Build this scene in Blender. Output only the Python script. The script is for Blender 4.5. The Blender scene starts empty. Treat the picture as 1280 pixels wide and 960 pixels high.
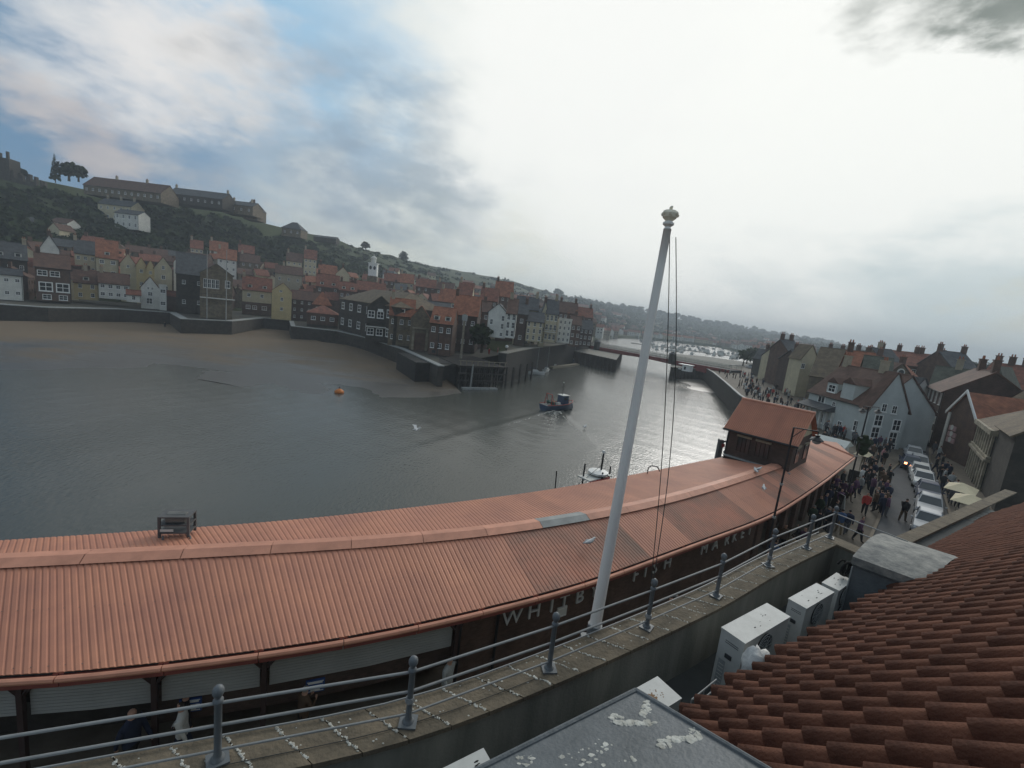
import bpy, math, random
import numpy as np
from mathutils import Vector, Matrix, noise
SC = bpy.context.scene
COL = SC.collection
random.seed(7)
PI = math.pi
rad = math.radians

# ------------------------------------------------------------ camera
F_PX, PITCH, ROLL = 560.0, rad(9.2), rad(6.6)
CAM = Vector((0, 0, 17.5))
_f = Vector((0, math.cos(PITCH), -math.sin(PITCH)))
_r0 = Vector((1, 0, 0)); _d0 = -(_r0.cross(_f))
_r = _r0 * math.cos(ROLL) - _d0 * math.sin(ROLL)
_d = _r0 * math.sin(ROLL) + _d0 * math.cos(ROLL)
cam_data = bpy.data.cameras.new('camera')
cam_data.sensor_width = 36; cam_data.lens = F_PX / 1280 * 36
cam_data.clip_start = 0.05; cam_data.clip_end = 9000
cam = bpy.data.objects.new('camera', cam_data); COL.objects.link(cam)
cam.matrix_world = Matrix(((_r.x, -_d.x, -_f.x, CAM.x), (_r.y, -_d.y, -_f.y, CAM.y), (_r.z, -_d.z, -_f.z, CAM.z), (0, 0, 0, 1)))
SC.camera = cam

def ray(px, py):
    return ((px - 640) * _r + (py - 480) * _d + F_PX * _f) / F_PX
def G(px, py, z):            # where the line of sight meets the level z
    v = ray(px, py); return CAM + v * ((z - CAM.z) / v.z)
def Y(px, py, y):            # where it meets the upright plane at depth y
    v = ray(px, py); return CAM + v * (y / v.y)
def D(px, py, d):            # where it is d metres away on the map
    v = ray(px, py); return CAM + v * (d / math.hypot(v.x, v.y))
def AZ(px, py):
    v = ray(px, py); return math.atan2(v.x, v.y)

# ------------------------------------------------------------ light
SUN_DIR = ray(1010, 60).normalized()
SUN_EL = math.asin(SUN_DIR.z); SUN_AZ = math.atan2(SUN_DIR.x, SUN_DIR.y)
sun = bpy.data.lights.new('sun', 'SUN'); sun.energy = SUN_E = 1.2; sun.angle = rad(25); sun.color = (1, .97, .92)
so = bpy.data.objects.new('sun', sun); COL.objects.link(so)
so.rotation_euler = (-SUN_DIR).to_track_quat('-Z', 'Y').to_euler()
SC.view_settings.view_transform = 'Standard'; SC.view_settings.look = 'None'
SC.view_settings.exposure = 0.12; SC.view_settings.gamma = 1
SC.cycles.volume_bounces = 0; SC.cycles.max_bounces = 6; SC.cycles.diffuse_bounces = 3

world = bpy.data.worlds.new('World'); SC.world = world; world.use_nodes = True
def build_sky():
    nt = world.node_tree; N = nt.nodes; L = nt.links; N.clear()
    out = N.new('ShaderNodeOutputWorld'); bg = N.new('ShaderNodeBackground')
    bg.inputs['Strength'].default_value = 0.1
    L.new(bg.outputs[0], out.inputs[0])
    sky = N.new('ShaderNodeTexSky'); sky.sky_type = 'NISHITA'; sky.sun_disc = False
    sky.sun_elevation = SUN_EL; sky.sun_rotation = SUN_AZ; sky.dust_density = 2.0; sky.air_density = 1.0
    tc = N.new('ShaderNodeTexCoord')
    def vm(op, a, b=None):
        n = N.new('ShaderNodeVectorMath'); n.operation = op
        for i, q in enumerate((a, b)):
            if q is None: continue
            if hasattr(q, 'is_output'): L.new(q, n.inputs[i])
            elif isinstance(q, (int, float)): n.inputs['Scale'].default_value = q
            else: n.inputs[i].default_value = q
        return n.outputs['Value'] if op in ('DOT_PRODUCT', 'DISTANCE', 'LENGTH') else n.outputs['Vector']
    def mt(op, a, b=0.0, c=0.0, clamp=False):
        n = N.new('ShaderNodeMath'); n.operation = op; n.use_clamp = clamp
        for i, q in enumerate((a, b, c)):
            if hasattr(q, 'is_output'): L.new(q, n.inputs[i])
            else: n.inputs[i].default_value = q
        return n.outputs[0]
    def mapr(v, a, b, c=0.0, d=1.0):
        n = N.new('ShaderNodeMapRange'); n.interpolation_type = 'SMOOTHSTEP'
        L.new(v, n.inputs[0]); n.inputs[1].default_value = a; n.inputs[2].default_value = b
        n.inputs[3].default_value = c; n.inputs[4].default_value = d
        return n.outputs[0]
    def mix(f, a, b):
        n = N.new('ShaderNodeMix'); n.data_type = 'RGBA'
        if hasattr(f, 'is_output'): L.new(f, n.inputs[0])
        else: n.inputs[0].default_value = f
        for i, q in ((6, a), (7, b)):
            if hasattr(q, 'is_output'): L.new(q, n.inputs[i])
            else: n.inputs[i].default_value = (*q, 1)
        return n.outputs[2]
    def nz(vec, scale, det=6, rough=.55):
        n = N.new('ShaderNodeTexNoise'); L.new(vec, n.inputs['Vector'])
        n.inputs['Scale'].default_value = scale; n.inputs['Detail'].default_value = det; n.inputs['Roughness'].default_value = rough
        return n
    dirn = vm('NORMALIZE', tc.outputs['Generated'])
    sq = vm('MULTIPLY', dirn, (1, 1, 2.3))
    w1 = nz(sq, 2.4, 7, .6); w2 = nz(sq, 5.5, 8, .6)
    warp = vm('SUBTRACT', w1.outputs['Color'], (.5, .5, .5))
    n_ = N.new('ShaderNodeVectorMath'); n_.operation = 'SCALE'; L.new(warp, n_.inputs[0]); n_.inputs['Scale'].default_value = .5
    wd = vm('ADD', dirn, n_.outputs[0])
    fine = mt('SUBTRACT', w2.outputs['Fac'], .5)
    def blob(px, py, r0, r1):      # cloud or colour patch centred on one direction of the sky, edge broken by noise
        c = ray(px, py).normalized()
        dd = vm('DISTANCE', wd, tuple(c))
        dd = mt('ADD', dd, mt('MULTIPLY', fine, -.35))
        return mapr(dd, r0, r1, 1.0, 0.0)
    # thin high overcast over blue, brighter toward the veiled sun
    s = vm('DOT_PRODUCT', dirn, tuple(SUN_DIR))
    glow = mapr(s, .35, .98)
    col = mix(.35, sky.outputs[0], (3.0, 4.0, 5.4))
    veil = mix(glow, (3.8, 4.5, 5.0), (9.0, 9.2, 8.8))
    cover = mt('ADD', mapr(w1.outputs['Fac'], .36, .62, .15, .75), mapr(s, .3, .78, 0, .9), clamp=True)
    col = mix(cover, col, veil)
    sz = N.new('ShaderNodeSeparateXYZ'); L.new(dirn, sz.inputs[0])
    low = mapr(sz.outputs[2], .0, .22, 1, 0)
    col = mix(mt('MULTIPLY', low, .65), col, (6.2, 7.0, 6.5))
    for (px, py, a, b, k, c) in SKY_BLOBS:
        col = mix(mt('MULTIPLY', blob(px, py, a, b), k), col, c)
    L.new(col, bg.inputs['Color'])
SKY_BLOBS = [
    (40, 170, .10, .5, .95, (1.15, 2.6, 4.4)), (-150, 230, .1, .5, .8, (1.2, 2.4, 3.9)), (330, 40, .04, .30, .8, (2.6, 5.0, 7.2)), (60, 330, .0, .2, .4, (2.6, 3.0, 3.4)),
    (200, 65, .03, .22, .95, (8.2, 8.0, 7.8)), (40, 20, .0, .14, .6, (6.5, 6.8, 7.0)), (300, 140, .0, .13, .8, (7.0, 6.9, 6.8)),
    (125, 205, .0, .12, .75, (5.2, 4.7, 4.6)), (280, 225, .0, .14, .7, (5.0, 4.9, 4.8)), (400, 275, .0, .12, .7, (5.2, 5.2, 4.8)), (330, 262, .0, .11, .7, (6.2, 6.2, 5.7)), (520, 292, .0, .13, .8, (6.6, 6.8, 6.0)), (640, 310, .0, .12, .7, (6.8, 6.9, 6.0)), (760, 340, .0, .12, .6, (6.6, 6.9, 6.1)),
    (420, 205, .02, .19, .8, (2.6, 3.4, 4.3)), (560, 220, .02, .17, .8, (3.0, 3.8, 4.5)), (690, 235, .0, .11, .75, (3.1, 3.9, 4.4)), (480, 100, .0, .16, .4, (4.4, 6.0, 7.4)),
    (1060, 330, .1, .4, .6, (6.0, 8.2, 9.0)), (1010, 150, .34, .66, .97, (9.6, 9.7, 9.3)), (740, 110, .12, .36, .9, (9.3, 9.4, 9.1)),
    (1190, 385, .02, .24, .6, (3.9, 5.2, 5.6)), (1265, 400, .0, .07, .6, (6.8, 6.8, 5.8)), (960, 355, .0, .13, .3, (4.6, 5.5, 5.8)),
    (1230, -112, .03, .17, .7, (1.5, 1.8, 1.6)), (1370, -60, .08, .16, .8, (1.5, 1.8, 1.6)),  # made-up dark clouds in place of a blurred camera hood edge
]
build_sky()

# ------------------------------------------------------------ helpers
def tag(o, label=None, cat=None, group=None, kind=None):
    if label: o['label'] = label
    if cat: o['category'] = cat
    if group: o['group'] = group
    if kind: o['kind'] = kind
    return o
def empty(name, loc, rz=0, label=None, cat=None, group=None):
    o = bpy.data.objects.new(name, None); COL.objects.link(o)
    o.location = loc; o.rotation_euler = (0, 0, rz); o.empty_display_size = .3
    return tag(o, label, cat, group)
def link(name, me, parent=None, loc=None, rz=0, mats=None):
    o = bpy.data.objects.new(name, me); COL.objects.link(o)
    if parent: o.parent = parent
    if loc is not None: o.location = loc
    if rz: o.rotation_euler = (0, 0, rz)
    if mats:
        for i, m in enumerate(mats):
            o.material_slots[i].link = 'OBJECT'; o.material_slots[i].material = m
    return o
def copy_tree(o, parent=None):
    c = o.copy(); COL.objects.link(c); c.parent = parent
    for ch in list(o.children): copy_tree(ch, c)
    return c
class MB:
    def __init__(s): s.v = []; s.f = []; s.m = []
    def face(s, idx, m=0): s.f.append(tuple(idx)); s.m.append(m)
    def poly(s, pts, m=0):
        n = len(s.v); s.v += [tuple(p) for p in pts]; s.face(range(n, n + len(pts)), m)
    def hexa(s, b, t, m=0):          # bottom loop, top loop (same count, counter-clockwise from above)
        n = len(s.v); k = len(b); s.v += [tuple(p) for p in b] + [tuple(p) for p in t]
        s.face([n + i for i in reversed(range(k))], m); s.face([n + k + i for i in range(k)], m)
        for i in range(k):
            j = (i + 1) % k; s.face((n + i, n + j, n + k + j, n + k + i), m)
        return s
    def box(s, x0, x1, y0, y1, z0, z1, m=0):
        return s.hexa([(x0, y0, z0), (x1, y0, z0), (x1, y1, z0), (x0, y1, z0)], [(x0, y0, z1), (x1, y0, z1), (x1, y1, z1), (x0, y1, z1)], m)
    def rbox(s, c, d, sx, sy, z0, z1, m=0, top=1.0):   # box centred at c, long axis along angle d
        ca, sa = math.cos(d), math.sin(d)
        def q(a, b, z, k=1): return (c[0] + (a * ca - b * sa) * k, c[1] + (a * sa + b * ca) * k, z)
        o = [(-sx / 2, -sy / 2), (sx / 2, -sy / 2), (sx / 2, sy / 2), (-sx / 2, sy / 2)]
        return s.hexa([q(a, b, z0) for a, b in o], [q(a, b, z1, top) for a, b in o], m)
    def bar(s, a, b, r, n=6, m=0, r2=None):
        return s.tube([a, b], [r, r if r2 is None else r2], n, m)
    def tube(s, path, rs, n=8, m=0, cap=True):
        path = [Vector(p) for p in path]
        if not isinstance(rs, (list, tuple)): rs = [rs] * len(path)
        base = len(s.v); up = None
        for i, p in enumerate(path):
            t = (path[min(i + 1, len(path) - 1)] - path[max(i - 1, 0)])
            t = t.normalized() if t.length > 1e-9 else Vector((0, 0, 1))
            if up is None:
                up = Vector((0, 0, 1)) if abs(t.z) < .9 else Vector((1, 0, 0))
            x = t.cross(up)
            if x.length < 1e-6: x = t.cross(Vector((1, 0, 0)))
            x.normalize(); y = x.cross(t); up = y
            for k in range(n):
                a = 2 * PI * k / n; s.v.append(tuple(p + (x * math.cos(a) + y * math.sin(a)) * rs[i]))
        for i in range(len(path) - 1):
            for k in range(n):
                j = (k + 1) % n; a = base + i * n
                s.face((a + k, a + j, a + n + j, a + n + k), m)
        if cap:
            s.face([base + k for k in range(n)], m); s.face([base + (len(path) - 1) * n + k for k in reversed(range(n))], m)
        return s
    def lathe(s, prof, c=(0, 0, 0), n=12, m=0):
        base = len(s.v)
        for r, z in prof:
            for k in range(n):
                a = 2 * PI * k / n; s.v.append((c[0] + r * math.cos(a), c[1] + r * math.sin(a), c[2] + z))
        for i in range(len(prof) - 1):
            for k in range(n):
                j = (k + 1) % n; a = base + i * n; s.face((a + k, a + j, a + n + j, a + n + k), m)
        s.face([base + k for k in reversed(range(n))], m); s.face([base + (len(prof) - 1) * n + k for k in range(n)], m)
        return s
    def lump(s, c, r, m=0, seed=0, sq=(1, 1, 1), nu=6, nv=4):   # small irregular closed body
        rnd = random.Random(seed); base = len(s.v); s.v.append((c[0], c[1], c[2] - r * sq[2]))
        for i in range(1, nv):
            th = PI * i / nv
            for k in range(nu):
                a = 2 * PI * k / nu; q = r * rnd.uniform(.75, 1.2)
                s.v.append((c[0] + q * sq[0] * math.sin(th) * math.cos(a), c[1] + q * sq[1] * math.sin(th) * math.sin(a), c[2] - q * sq[2] * math.cos(th)))
        s.v.append((c[0], c[1], c[2] + r * sq[2])); top = len(s.v) - 1
        for k in range(nu):
            j = (k + 1) % nu; s.face((base, base + 1 + j, base + 1 + k), m)
            s.face((top, top - nu + k, top - nu + j), m)
            for i in range(nv - 2):
                a = base + 1 + i * nu; s.face((a + k, a + j, a + nu + j, a + nu + k), m)
        return s
    def mesh(s, name, mats, smooth=False):
        me = bpy.data.meshes.new(name); me.from_pydata(s.v, [], s.f)
        for m in (mats if isinstance(mats, (list, tuple)) else [mats]): me.materials.append(m)
        if any(s.m): me.polygons.foreach_set('material_index', s.m)
        if smooth: me.polygons.foreach_set('use_smooth', [True] * len(s.f))
        me.update(); return me
    def build(s, name, mats, parent=None, smooth=False, loc=None, rz=0):
        return link(name, s.mesh(name, mats, smooth), parent, loc, rz)

# ------------------------------------------------------------ materials
M = {}
def mat(name, c, rough=.8, var=.18, scale=1.5, bump=.0, bscale=20, metal=0, spec=.4, c2=None, streak=False, coat=0, each=0.0):
    m = bpy.data.materials.new(name); m.use_nodes = True; nt = m.node_tree; N = nt.nodes; L = nt.links
    b = N['Principled BSDF']; b.inputs['Roughness'].default_value = rough; b.inputs['Metallic'].default_value = metal
    b.inputs['Specular IOR Level'].default_value = spec
    if coat: b.inputs['Coat Weight'].default_value = coat; b.inputs['Coat Roughness'].default_value = .08
    tc = N.new('ShaderNodeTexCoord'); mp = N.new('ShaderNodeMapping'); L.new(tc.outputs['Object'], mp.inputs[0])
    if streak: mp.inputs['Scale'].default_value = (1, 1, .15)
    n = N.new('ShaderNodeTexNoise'); n.inputs['Scale'].default_value = scale; n.inputs['Detail'].default_value = 6; n.inputs['Roughness'].default_value = .65
    L.new(mp.outputs[0], n.inputs['Vector'])
    mx = N.new('ShaderNodeMix'); mx.data_type = 'RGBA'
    mr = N.new('ShaderNodeMapRange'); mr.inputs[1].default_value = .32; mr.inputs[2].default_value = .68
    L.new(n.outputs['Fac'], mr.inputs[0]); L.new(mr.outputs[0], mx.inputs[0])
    a = tuple(max(0, x * (1 - var)) for x in c) if c2 is None else c2
    bb = tuple(min(1, x * (1 + var)) for x in c) if c2 is None else c
    mx.inputs[6].default_value = (*a, 1); mx.inputs[7].default_value = (*bb, 1)
    if each:      # every piece a little lighter or darker than the next
        oi = N.new('ShaderNodeObjectInfo'); er = N.new('ShaderNodeMapRange'); er.inputs[3].default_value = 1 - each; er.inputs[4].default_value = 1 + each * .6
        L.new(oi.outputs['Random'], er.inputs[0]); ev = N.new('ShaderNodeVectorMath'); ev.operation = 'SCALE'; L.new(mx.outputs[2], ev.inputs[0]); L.new(er.outputs[0], ev.inputs['Scale']); L.new(ev.outputs[0], b.inputs['Base Color'])
    else: L.new(mx.outputs[2], b.inputs['Base Color'])
    if bump:
        n2 = N.new('ShaderNodeTexNoise'); n2.inputs['Scale'].default_value = bscale; n2.inputs['Detail'].default_value = 4
        L.new(tc.outputs['Object'], n2.inputs['Vector'])
        bm = N.new('ShaderNodeBump'); bm.inputs['Strength'].default_value = bump; bm.inputs['Distance'].default_value = .05
        L.new(n2.outputs['Fac'], bm.inputs['Height']); L.new(bm.outputs[0], b.inputs['Normal'])
    M[name] = m; return m
def mat_rows(name, c, c2, sx=.3, sz=.3, var=.2, rough=.85, upright=False, mortar=.03, brick=True):
    """coursed brick, slate or tile too far off for its pieces to be told apart"""
    m = bpy.data.materials.new(name); m.use_nodes = True; nt = m.node_tree; N = nt.nodes; L = nt.links
    b = N['Principled BSDF']; b.inputs['Roughness'].default_value = rough
    tc = N.new('ShaderNodeTexCoord'); sp = N.new('ShaderNodeSeparateXYZ'); L.new(tc.outputs['Object'], sp.inputs[0])
    ad = N.new('ShaderNodeMath'); ad.operation = 'ADD'; L.new(sp.outputs[0], ad.inputs[0]); L.new(sp.outputs[1], ad.inputs[1])
    cb = N.new('ShaderNodeCombineXYZ')
    if upright: L.new(ad.outputs[0], cb.inputs[0]); L.new(sp.outputs[2], cb.inputs[1])
    else:
        L.new(sp.outputs[0], cb.inputs[0])
        a2 = N.new('ShaderNodeMath'); a2.operation = 'ADD'; L.new(sp.outputs[1], a2.inputs[0]); L.new(sp.outputs[2], a2.inputs[1]); L.new(a2.outputs[0], cb.inputs[1])
    br = N.new('ShaderNodeTexBrick'); L.new(cb.outputs[0], br.inputs['Vector'])
    br.inputs['Scale'].default_value = 1; br.inputs['Brick Width'].default_value = sx; br.inputs['Row Height'].default_value = sz
    br.inputs['Mortar Size'].default_value = mortar * min(sx, sz); br.inputs['Mortar Smooth'].default_value = .3
    br.inputs['Color1'].default_value = (*c, 1); br.inputs['Color2'].default_value = (*[x * (1 - var * 1.5) for x in c], 1); br.inputs['Mortar'].default_value = (*c2, 1)
    n = N.new('ShaderNodeTexNoise'); n.inputs['Scale'].default_value = .9; n.inputs['Detail'].default_value = 6; L.new(tc.outputs['Object'], n.inputs['Vector'])
    mr = N.new('ShaderNodeMapRange'); mr.inputs[1].default_value = .3; mr.inputs[2].default_value = .7; mr.inputs[3].default_value = .65; mr.inputs[4].default_value = 1.25
    L.new(n.outputs['Fac'], mr.inputs[0])
    mx = N.new('ShaderNodeVectorMath'); mx.operation = 'SCALE'; L.new(br.outputs['Color'], mx.inputs[0]); L.new(mr.outputs[0], mx.inputs['Scale'])
    L.new(mx.outputs[0], b.inputs['Base Color'])
    bm = N.new('ShaderNodeBump'); bm.inputs['Strength'].default_value = .5; bm.inputs['Distance'].default_value = .04; bm.invert = True
    L.new(br.outputs['Fac'], bm.inputs['Height']); L.new(bm.outputs[0], b.inputs['Normal'])
    M[name] = m; return m
mat('cream', (.50, .44, .30), var=.14, scale=.6); mat('white_wall', (.62, .61, .56), var=.14, scale=.6); mat('grey_wall', (.45, .48, .46), var=.12, scale=.5)
mat('yellow_wall', (.52, .42, .22), var=.12, scale=.6); mat('render_buff', (.34, .29, .21), var=.18, scale=.8)
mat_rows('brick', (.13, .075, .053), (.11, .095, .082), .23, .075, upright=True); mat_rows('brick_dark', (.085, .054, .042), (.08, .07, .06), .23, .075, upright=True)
mat_rows('stone', (.19, .15, .10), (.09, .075, .06), .5, .28, upright=True); mat_rows('stone_darker', (.032, .029, .025), (.018, .017, .015), .6, .32, upright=True); mat_rows('stone_dark', (.06, .052, .042), (.03, .027, .023), .6, .32, upright=True)  # second stone is stone_dark taken darker, keeping quay wall and abutment near black
mat_rows('stone_pale', (.33, .29, .21), (.2, .17, .13), .6, .3, upright=True)
mat_rows('tile_red', (.235, .085, .052), (.11, .045, .03), .25, .3); mat_rows('tile_orange', (.33, .125, .068), (.16, .065, .04), .25, .3)
mat_rows('tile_brown', (.125, .066, .047), (.08, .04, .03), .25, .3); mat_rows('slate', (.085, .09, .095), (.04, .042, .045), .3, .22)
mat_rows('slate_green', (.10, .105, .08), (.05, .052, .04), .3, .22); mat_rows('tile_buff', (.16, .12, .075), (.08, .06, .04), .3, .25)
mat('white_paint', (.75, .75, .72), .5, .06, 2); mat('glass_dark', (.02, .024, .028), .12, .3, .5, spec=.6); mat('black_metal', (.02, .02, .022), .5, .2)
mat('trim_grey', (.28, .29, .28), .7); mat('pot', (.30, .12, .07), .8); mat('door_paint', (.05, .06, .09), .5); mat('wood_dark', (.035, .03, .025), .85, .35, 1.2, bump=.4, bscale=4)
mat('wood_pale', (.22, .19, .14), .8, .3, 2); mat('concrete', (.20, .19, .165), .9, .25, 1, bump=.2)
WALLS = {'cream': 'cream', 'white': 'white_wall', 'grey': 'grey_wall', 'yellow': 'yellow_wall', 'brick': 'brick', 'dbrick': 'brick_dark', 'stone': 'stone', 'dstone': 'stone_dark', 'pstone': 'stone_pale', 'buff': 'render_buff'}
ROOFS = {'red': 'tile_red', 'orange': 'tile_orange', 'brown': 'tile_brown', 'slate': 'slate', 'green': 'slate_green', 'buff': 'tile_buff'}
# ------------------------------------------------------------ windows and houses
_wc = {}
def window(parent, x, z, w, h, y=0.0, face=0, fm='white_paint', cols=2, rows=2, name='window'):
    """frame ring with bars (part) and pane (sub-part) on the front (face 0), right side (1) or left side (-1)"""
    key = (round(w, 2), round(h, 2), fm, cols, rows)
    if key not in _wc:
        t = max(.06, min(w, h) * .1); b = MB()
        b.box(-w / 2, w / 2, -.07, .04, -h / 2, -h / 2 + t); b.box(-w / 2, w / 2, -.07, .04, h / 2 - t, h / 2)
        b.box(-w / 2, -w / 2 + t, -.07, .04, -h / 2 + t, h / 2 - t); b.box(w / 2 - t, w / 2, -.07, .04, -h / 2 + t, h / 2 - t)
        for i in range(1, cols): b.box(-w / 2 + w * i / cols - t * .3, -w / 2 + w * i / cols + t * .3, -.05, .03, -h / 2 + t, h / 2 - t)
        for i in range(1, rows): b.box(-w / 2 + t, w / 2 - t, -.045, .03, -h / 2 + h * i / rows - t * .3, -h / 2 + h * i / rows + t * .3)
        b.box(-w / 2 - .08, w / 2 + .08, -.14, .04, -h / 2 - .1, -h / 2)
        p = MB(); p.box(-w / 2 + t, w / 2 - t, -.025, .02, -h / 2 + t, h / 2 - t)
        _wc[key] = (b.mesh('window_frame', M[fm]), p.mesh('pane', M['glass_dark']))
    fme, pme = _wc[key]
    rz = {0: 0, 1: PI / 2, -1: -PI / 2}[face]
    o = link(name, fme, parent, (x, y, z), rz); link('pane', pme, o)
    return o
def add_chimney(roof, x, y, z0, h=1.6, m='brick', w=.9):
    c = MB(); c.box(x - w / 2, x + w / 2, y - .35, y + .35, z0 - 1.2, z0 + h); c.box(x - w / 2 - .08, x + w / 2 + .08, y - .43, y + .43, z0 + h, z0 + h + .15)
    for k in (-.25, .2): c.lathe([(.13, 0), (.1, .5)], (x + k * w, y, z0 + h + .15), 7, m=1)
    return c.build('chimney', [M[WALLS.get(m, m)], M['pot']], roof)
def house_at(A, rz, w, H, depth, label, roof='side', rise=2.5, wall='cream', rf='red', grid=(2, 2), wsz=(.9, 1.2), chim=(.9,), name='house', cat='house',
             group=None, wins=None, side=None, door=None, lower=None, dormers=0, ov=.3, vents=None, skew=0):
    root = empty(name, A, rz, label, cat, group)
    m = MB(); wl = M[WALLS[wall]]
    if roof == 'gable':
        m.hexa([(0, 0, 0), (w, 0, 0), (w, depth, 0), (0, depth, 0)], [(0, 0, H), (w, 0, H), (w, depth, H), (0, depth, H)])
        ax = w * (.5 + skew)
        n = len(m.v); m.v += [(0, 0, H), (w, 0, H), (ax, 0, H + rise), (0, depth, H), (w, depth, H), (ax, depth, H + rise)]
        m.face((n, n + 1, n + 2)); m.face((n + 3, n + 5, n + 4))
    else:
        m.box(0, w, 0, depth, 0, H)
        if roof == 'side':
            n = len(m.v); m.v += [(0, 0, H), (0, depth, H), (0, depth / 2, H + rise), (w, 0, H), (w, depth, H), (w, depth / 2, H + rise)]
            m.face((n, n + 2, n + 1)); m.face((n + 3, n + 4, n + 5))
        if roof == 'flat': m.box(-.1, w + .1, -.1, .35, H + .002, H + .5)
    m.build('wall', wl, root)
    if lower:   # lower storey in another material, 3 mm proud
        MB().box(-.02, w + .02, -.03, depth, 0, H * lower[1]).build('lower_wall', M[WALLS[lower[0]]], root)
    r = MB(); t = .16
    def slope(p):       # slab of thickness t above the quad
        q = [Vector(x) for x in p]; nn = (q[1] - q[0]).cross(q[2] - q[0]).normalized() * t
        if nn.z < 0: nn = -nn; q.reverse()
        r.hexa([x + nn * .05 for x in q], [x + nn for x in q])
    if roof == 'side':
        k = rise / (depth / 2)
        slope([(-ov * .6, -ov, H - ov * k), (w + ov * .6, -ov, H - ov * k), (w + ov * .6, depth / 2, H + rise), (-ov * .6, depth / 2, H + rise)])
        slope([(-ov * .6, depth / 2, H + rise), (w + ov * .6, depth / 2, H + rise), (w + ov * .6, depth + ov, H - ov * k), (-ov * .6, depth + ov, H - ov * k)])
        r.bar((-ov * .6, depth / 2, H + rise + t), (w + ov * .6, depth / 2, H + rise + t), .13, 5)
    elif roof == 'gable':
        ax = w * (.5 + skew); k1 = rise / ax; k2 = rise / (w - ax); f = -ov * .5
        slope([(-ov, f, H - ov * k1), (ax, f, H + rise), (ax, depth, H + rise), (-ov, depth, H - ov * k1)])
        slope([(ax, f, H + rise), (w + ov, f, H - ov * k2), (w + ov, depth, H - ov * k2), (ax, depth, H + rise)])
    elif roof == 'hip':
        e = min(w, depth) / 2; a = [(-ov, -ov, H), (w + ov, -ov, H), (w + ov, depth + ov, H), (-ov, depth + ov, H)]
        if w >= depth: r1 = (e, depth / 2, H + rise); r2 = (max(w - e, e + .01), depth / 2, H + rise)
        else: r1 = (w / 2, e, H + rise); r2 = (w / 2, depth - e, H + rise)
        n = len(r.v); r.v += a + [r1, r2] + [(x, y, z - .15) for x, y, z in a]
        if w >= depth:
            r.face((n, n + 1, n + 5, n + 4)); r.face((n + 1, n + 2, n + 5)); r.face((n + 2, n + 3, n + 4, n + 5)); r.face((n + 3, n, n + 4))
        else:
            r.face((n, n + 1, n + 4)); r.face((n + 1, n + 2, n + 5, n + 4)); r.face((n + 2, n + 3, n + 5)); r.face((n + 3, n, n + 4, n + 5))
        for i in range(4): r.face((n + 6 + i, n + 6 + (i + 1) % 4, n + (i + 1) % 4, n + i))
        r.face((n + 9, n + 8, n + 7, n + 6))
    else:
        r.box(.3, w - .3, .3, depth - .3, H + .01, H + .12)
    ro = r.build('roof', M[ROOFS[rf]], root)
    if roof == 'side' and grid[0]: MB().bar((-.2, -ov - .05, H - ov * rise / (depth / 2) + .02), (w + .2, -ov - .05, H - ov * rise / (depth / 2) + .02), .07, 5).build('gutter', M['black_metal'], root); MB().bar((w - .15, -.08, .2), (w - .15, -.08, H - .1), .05, 5).build('down_pipe', M['black_metal'], root)
    for c in chim:
        if roof == 'side' or roof == 'hip' and w >= depth: add_chimney(ro, w * c, depth / 2, H + rise, m='brick' if wall in ('brick', 'dbrick') else 'buff')
        elif roof == 'gable': add_chimney(ro, w * .5, depth * max(.15, c), H + rise, m='brick')
        else: add_chimney(ro, w * c, depth / 2, H + .4, m='brick')
    for i in range(dormers):
        x = w * (i + .5) / dormers; dw = min(1.4, w / dormers * .5); k = rise / (depth / 2); y0 = .5; z0 = H + y0 * k
        d = MB(); d.box(x - dw / 2, x + dw / 2, y0, y0 + 1.4 / k, z0, z0 + 1.2); dd = d.build('dormer', M['white_wall'], root)
        q = MB(); q.hexa([(x - dw / 2 - .1, y0 - .1, z0 + 1.2), (x + dw / 2 + .1, y0 - .1, z0 + 1.2), (x + dw / 2 + .1, y0 + 2 / k, z0 + 1.25), (x - dw / 2 - .1, y0 + 2 / k, z0 + 1.25)],
                         [(x - .02, y0 - .1, z0 + 1.6), (x + .02, y0 - .1, z0 + 1.6), (x + .02, y0 + 2 / k, z0 + 1.6), (x - .02, y0 + 2 / k, z0 + 1.6)])
        q.build('dormer_roof', M[ROOFS[rf]], dd); MB().box(x - dw * .32, x + dw * .32, y0 - .04, y0 + .05, z0 + .3, z0 + 1.05).build('pane', M['glass_dark'], dd)
    if wins is None:
        wins = []
        c, n = grid
        for j in range(n):
            for i in range(c):
                wins.append(((i + .5) / c, (j + .58) / n))
    for q in wins:
        u, v = q[0], q[1]; ww, wh = (q[2], q[3]) if len(q) > 3 else wsz
        window(root, w * u, H * v, min(ww, w / max(1, grid[0]) * .8), wh)
    if side:       # windows on the side wall: (face, cols, rows)
        fc, c, n = side
        for j in range(n):
            for i in range(c):
                window(root, w if fc == 1 else 0, H * (j + .58) / n, *wsz, y=depth * (i + .5) / c, face=fc)
    if door is not None:
        d = MB().box(w * door - .45, w * door + .45, -.06, .05, 0, 2.05).build('door', M['door_paint'], root)
    return root
def house(label, L, R, y, y2=None, base=None, H=None, **k):
    """front eave from picture point L to R, at depth y (left end) and y2 (right end)"""
    y2 = y if y2 is None else y2
    A = Y(L[0], L[1], y); B = Y(R[0], R[1], y2); ze = (A.z + B.z) / 2
    if base is not None:
        if isinstance(base, tuple): base = Y(base[0], base[1], (y + y2) / 2).z
        H = ze - base
    z0 = ze - H; w = math.hypot(B.x - A.x, B.y - A.y); rz = math.atan2(B.y - A.y, B.x - A.x)
    depth = k.pop('depth', 8)
    return house_at((A.x, A.y, z0), rz, w, H, depth, label, **k)
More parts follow.
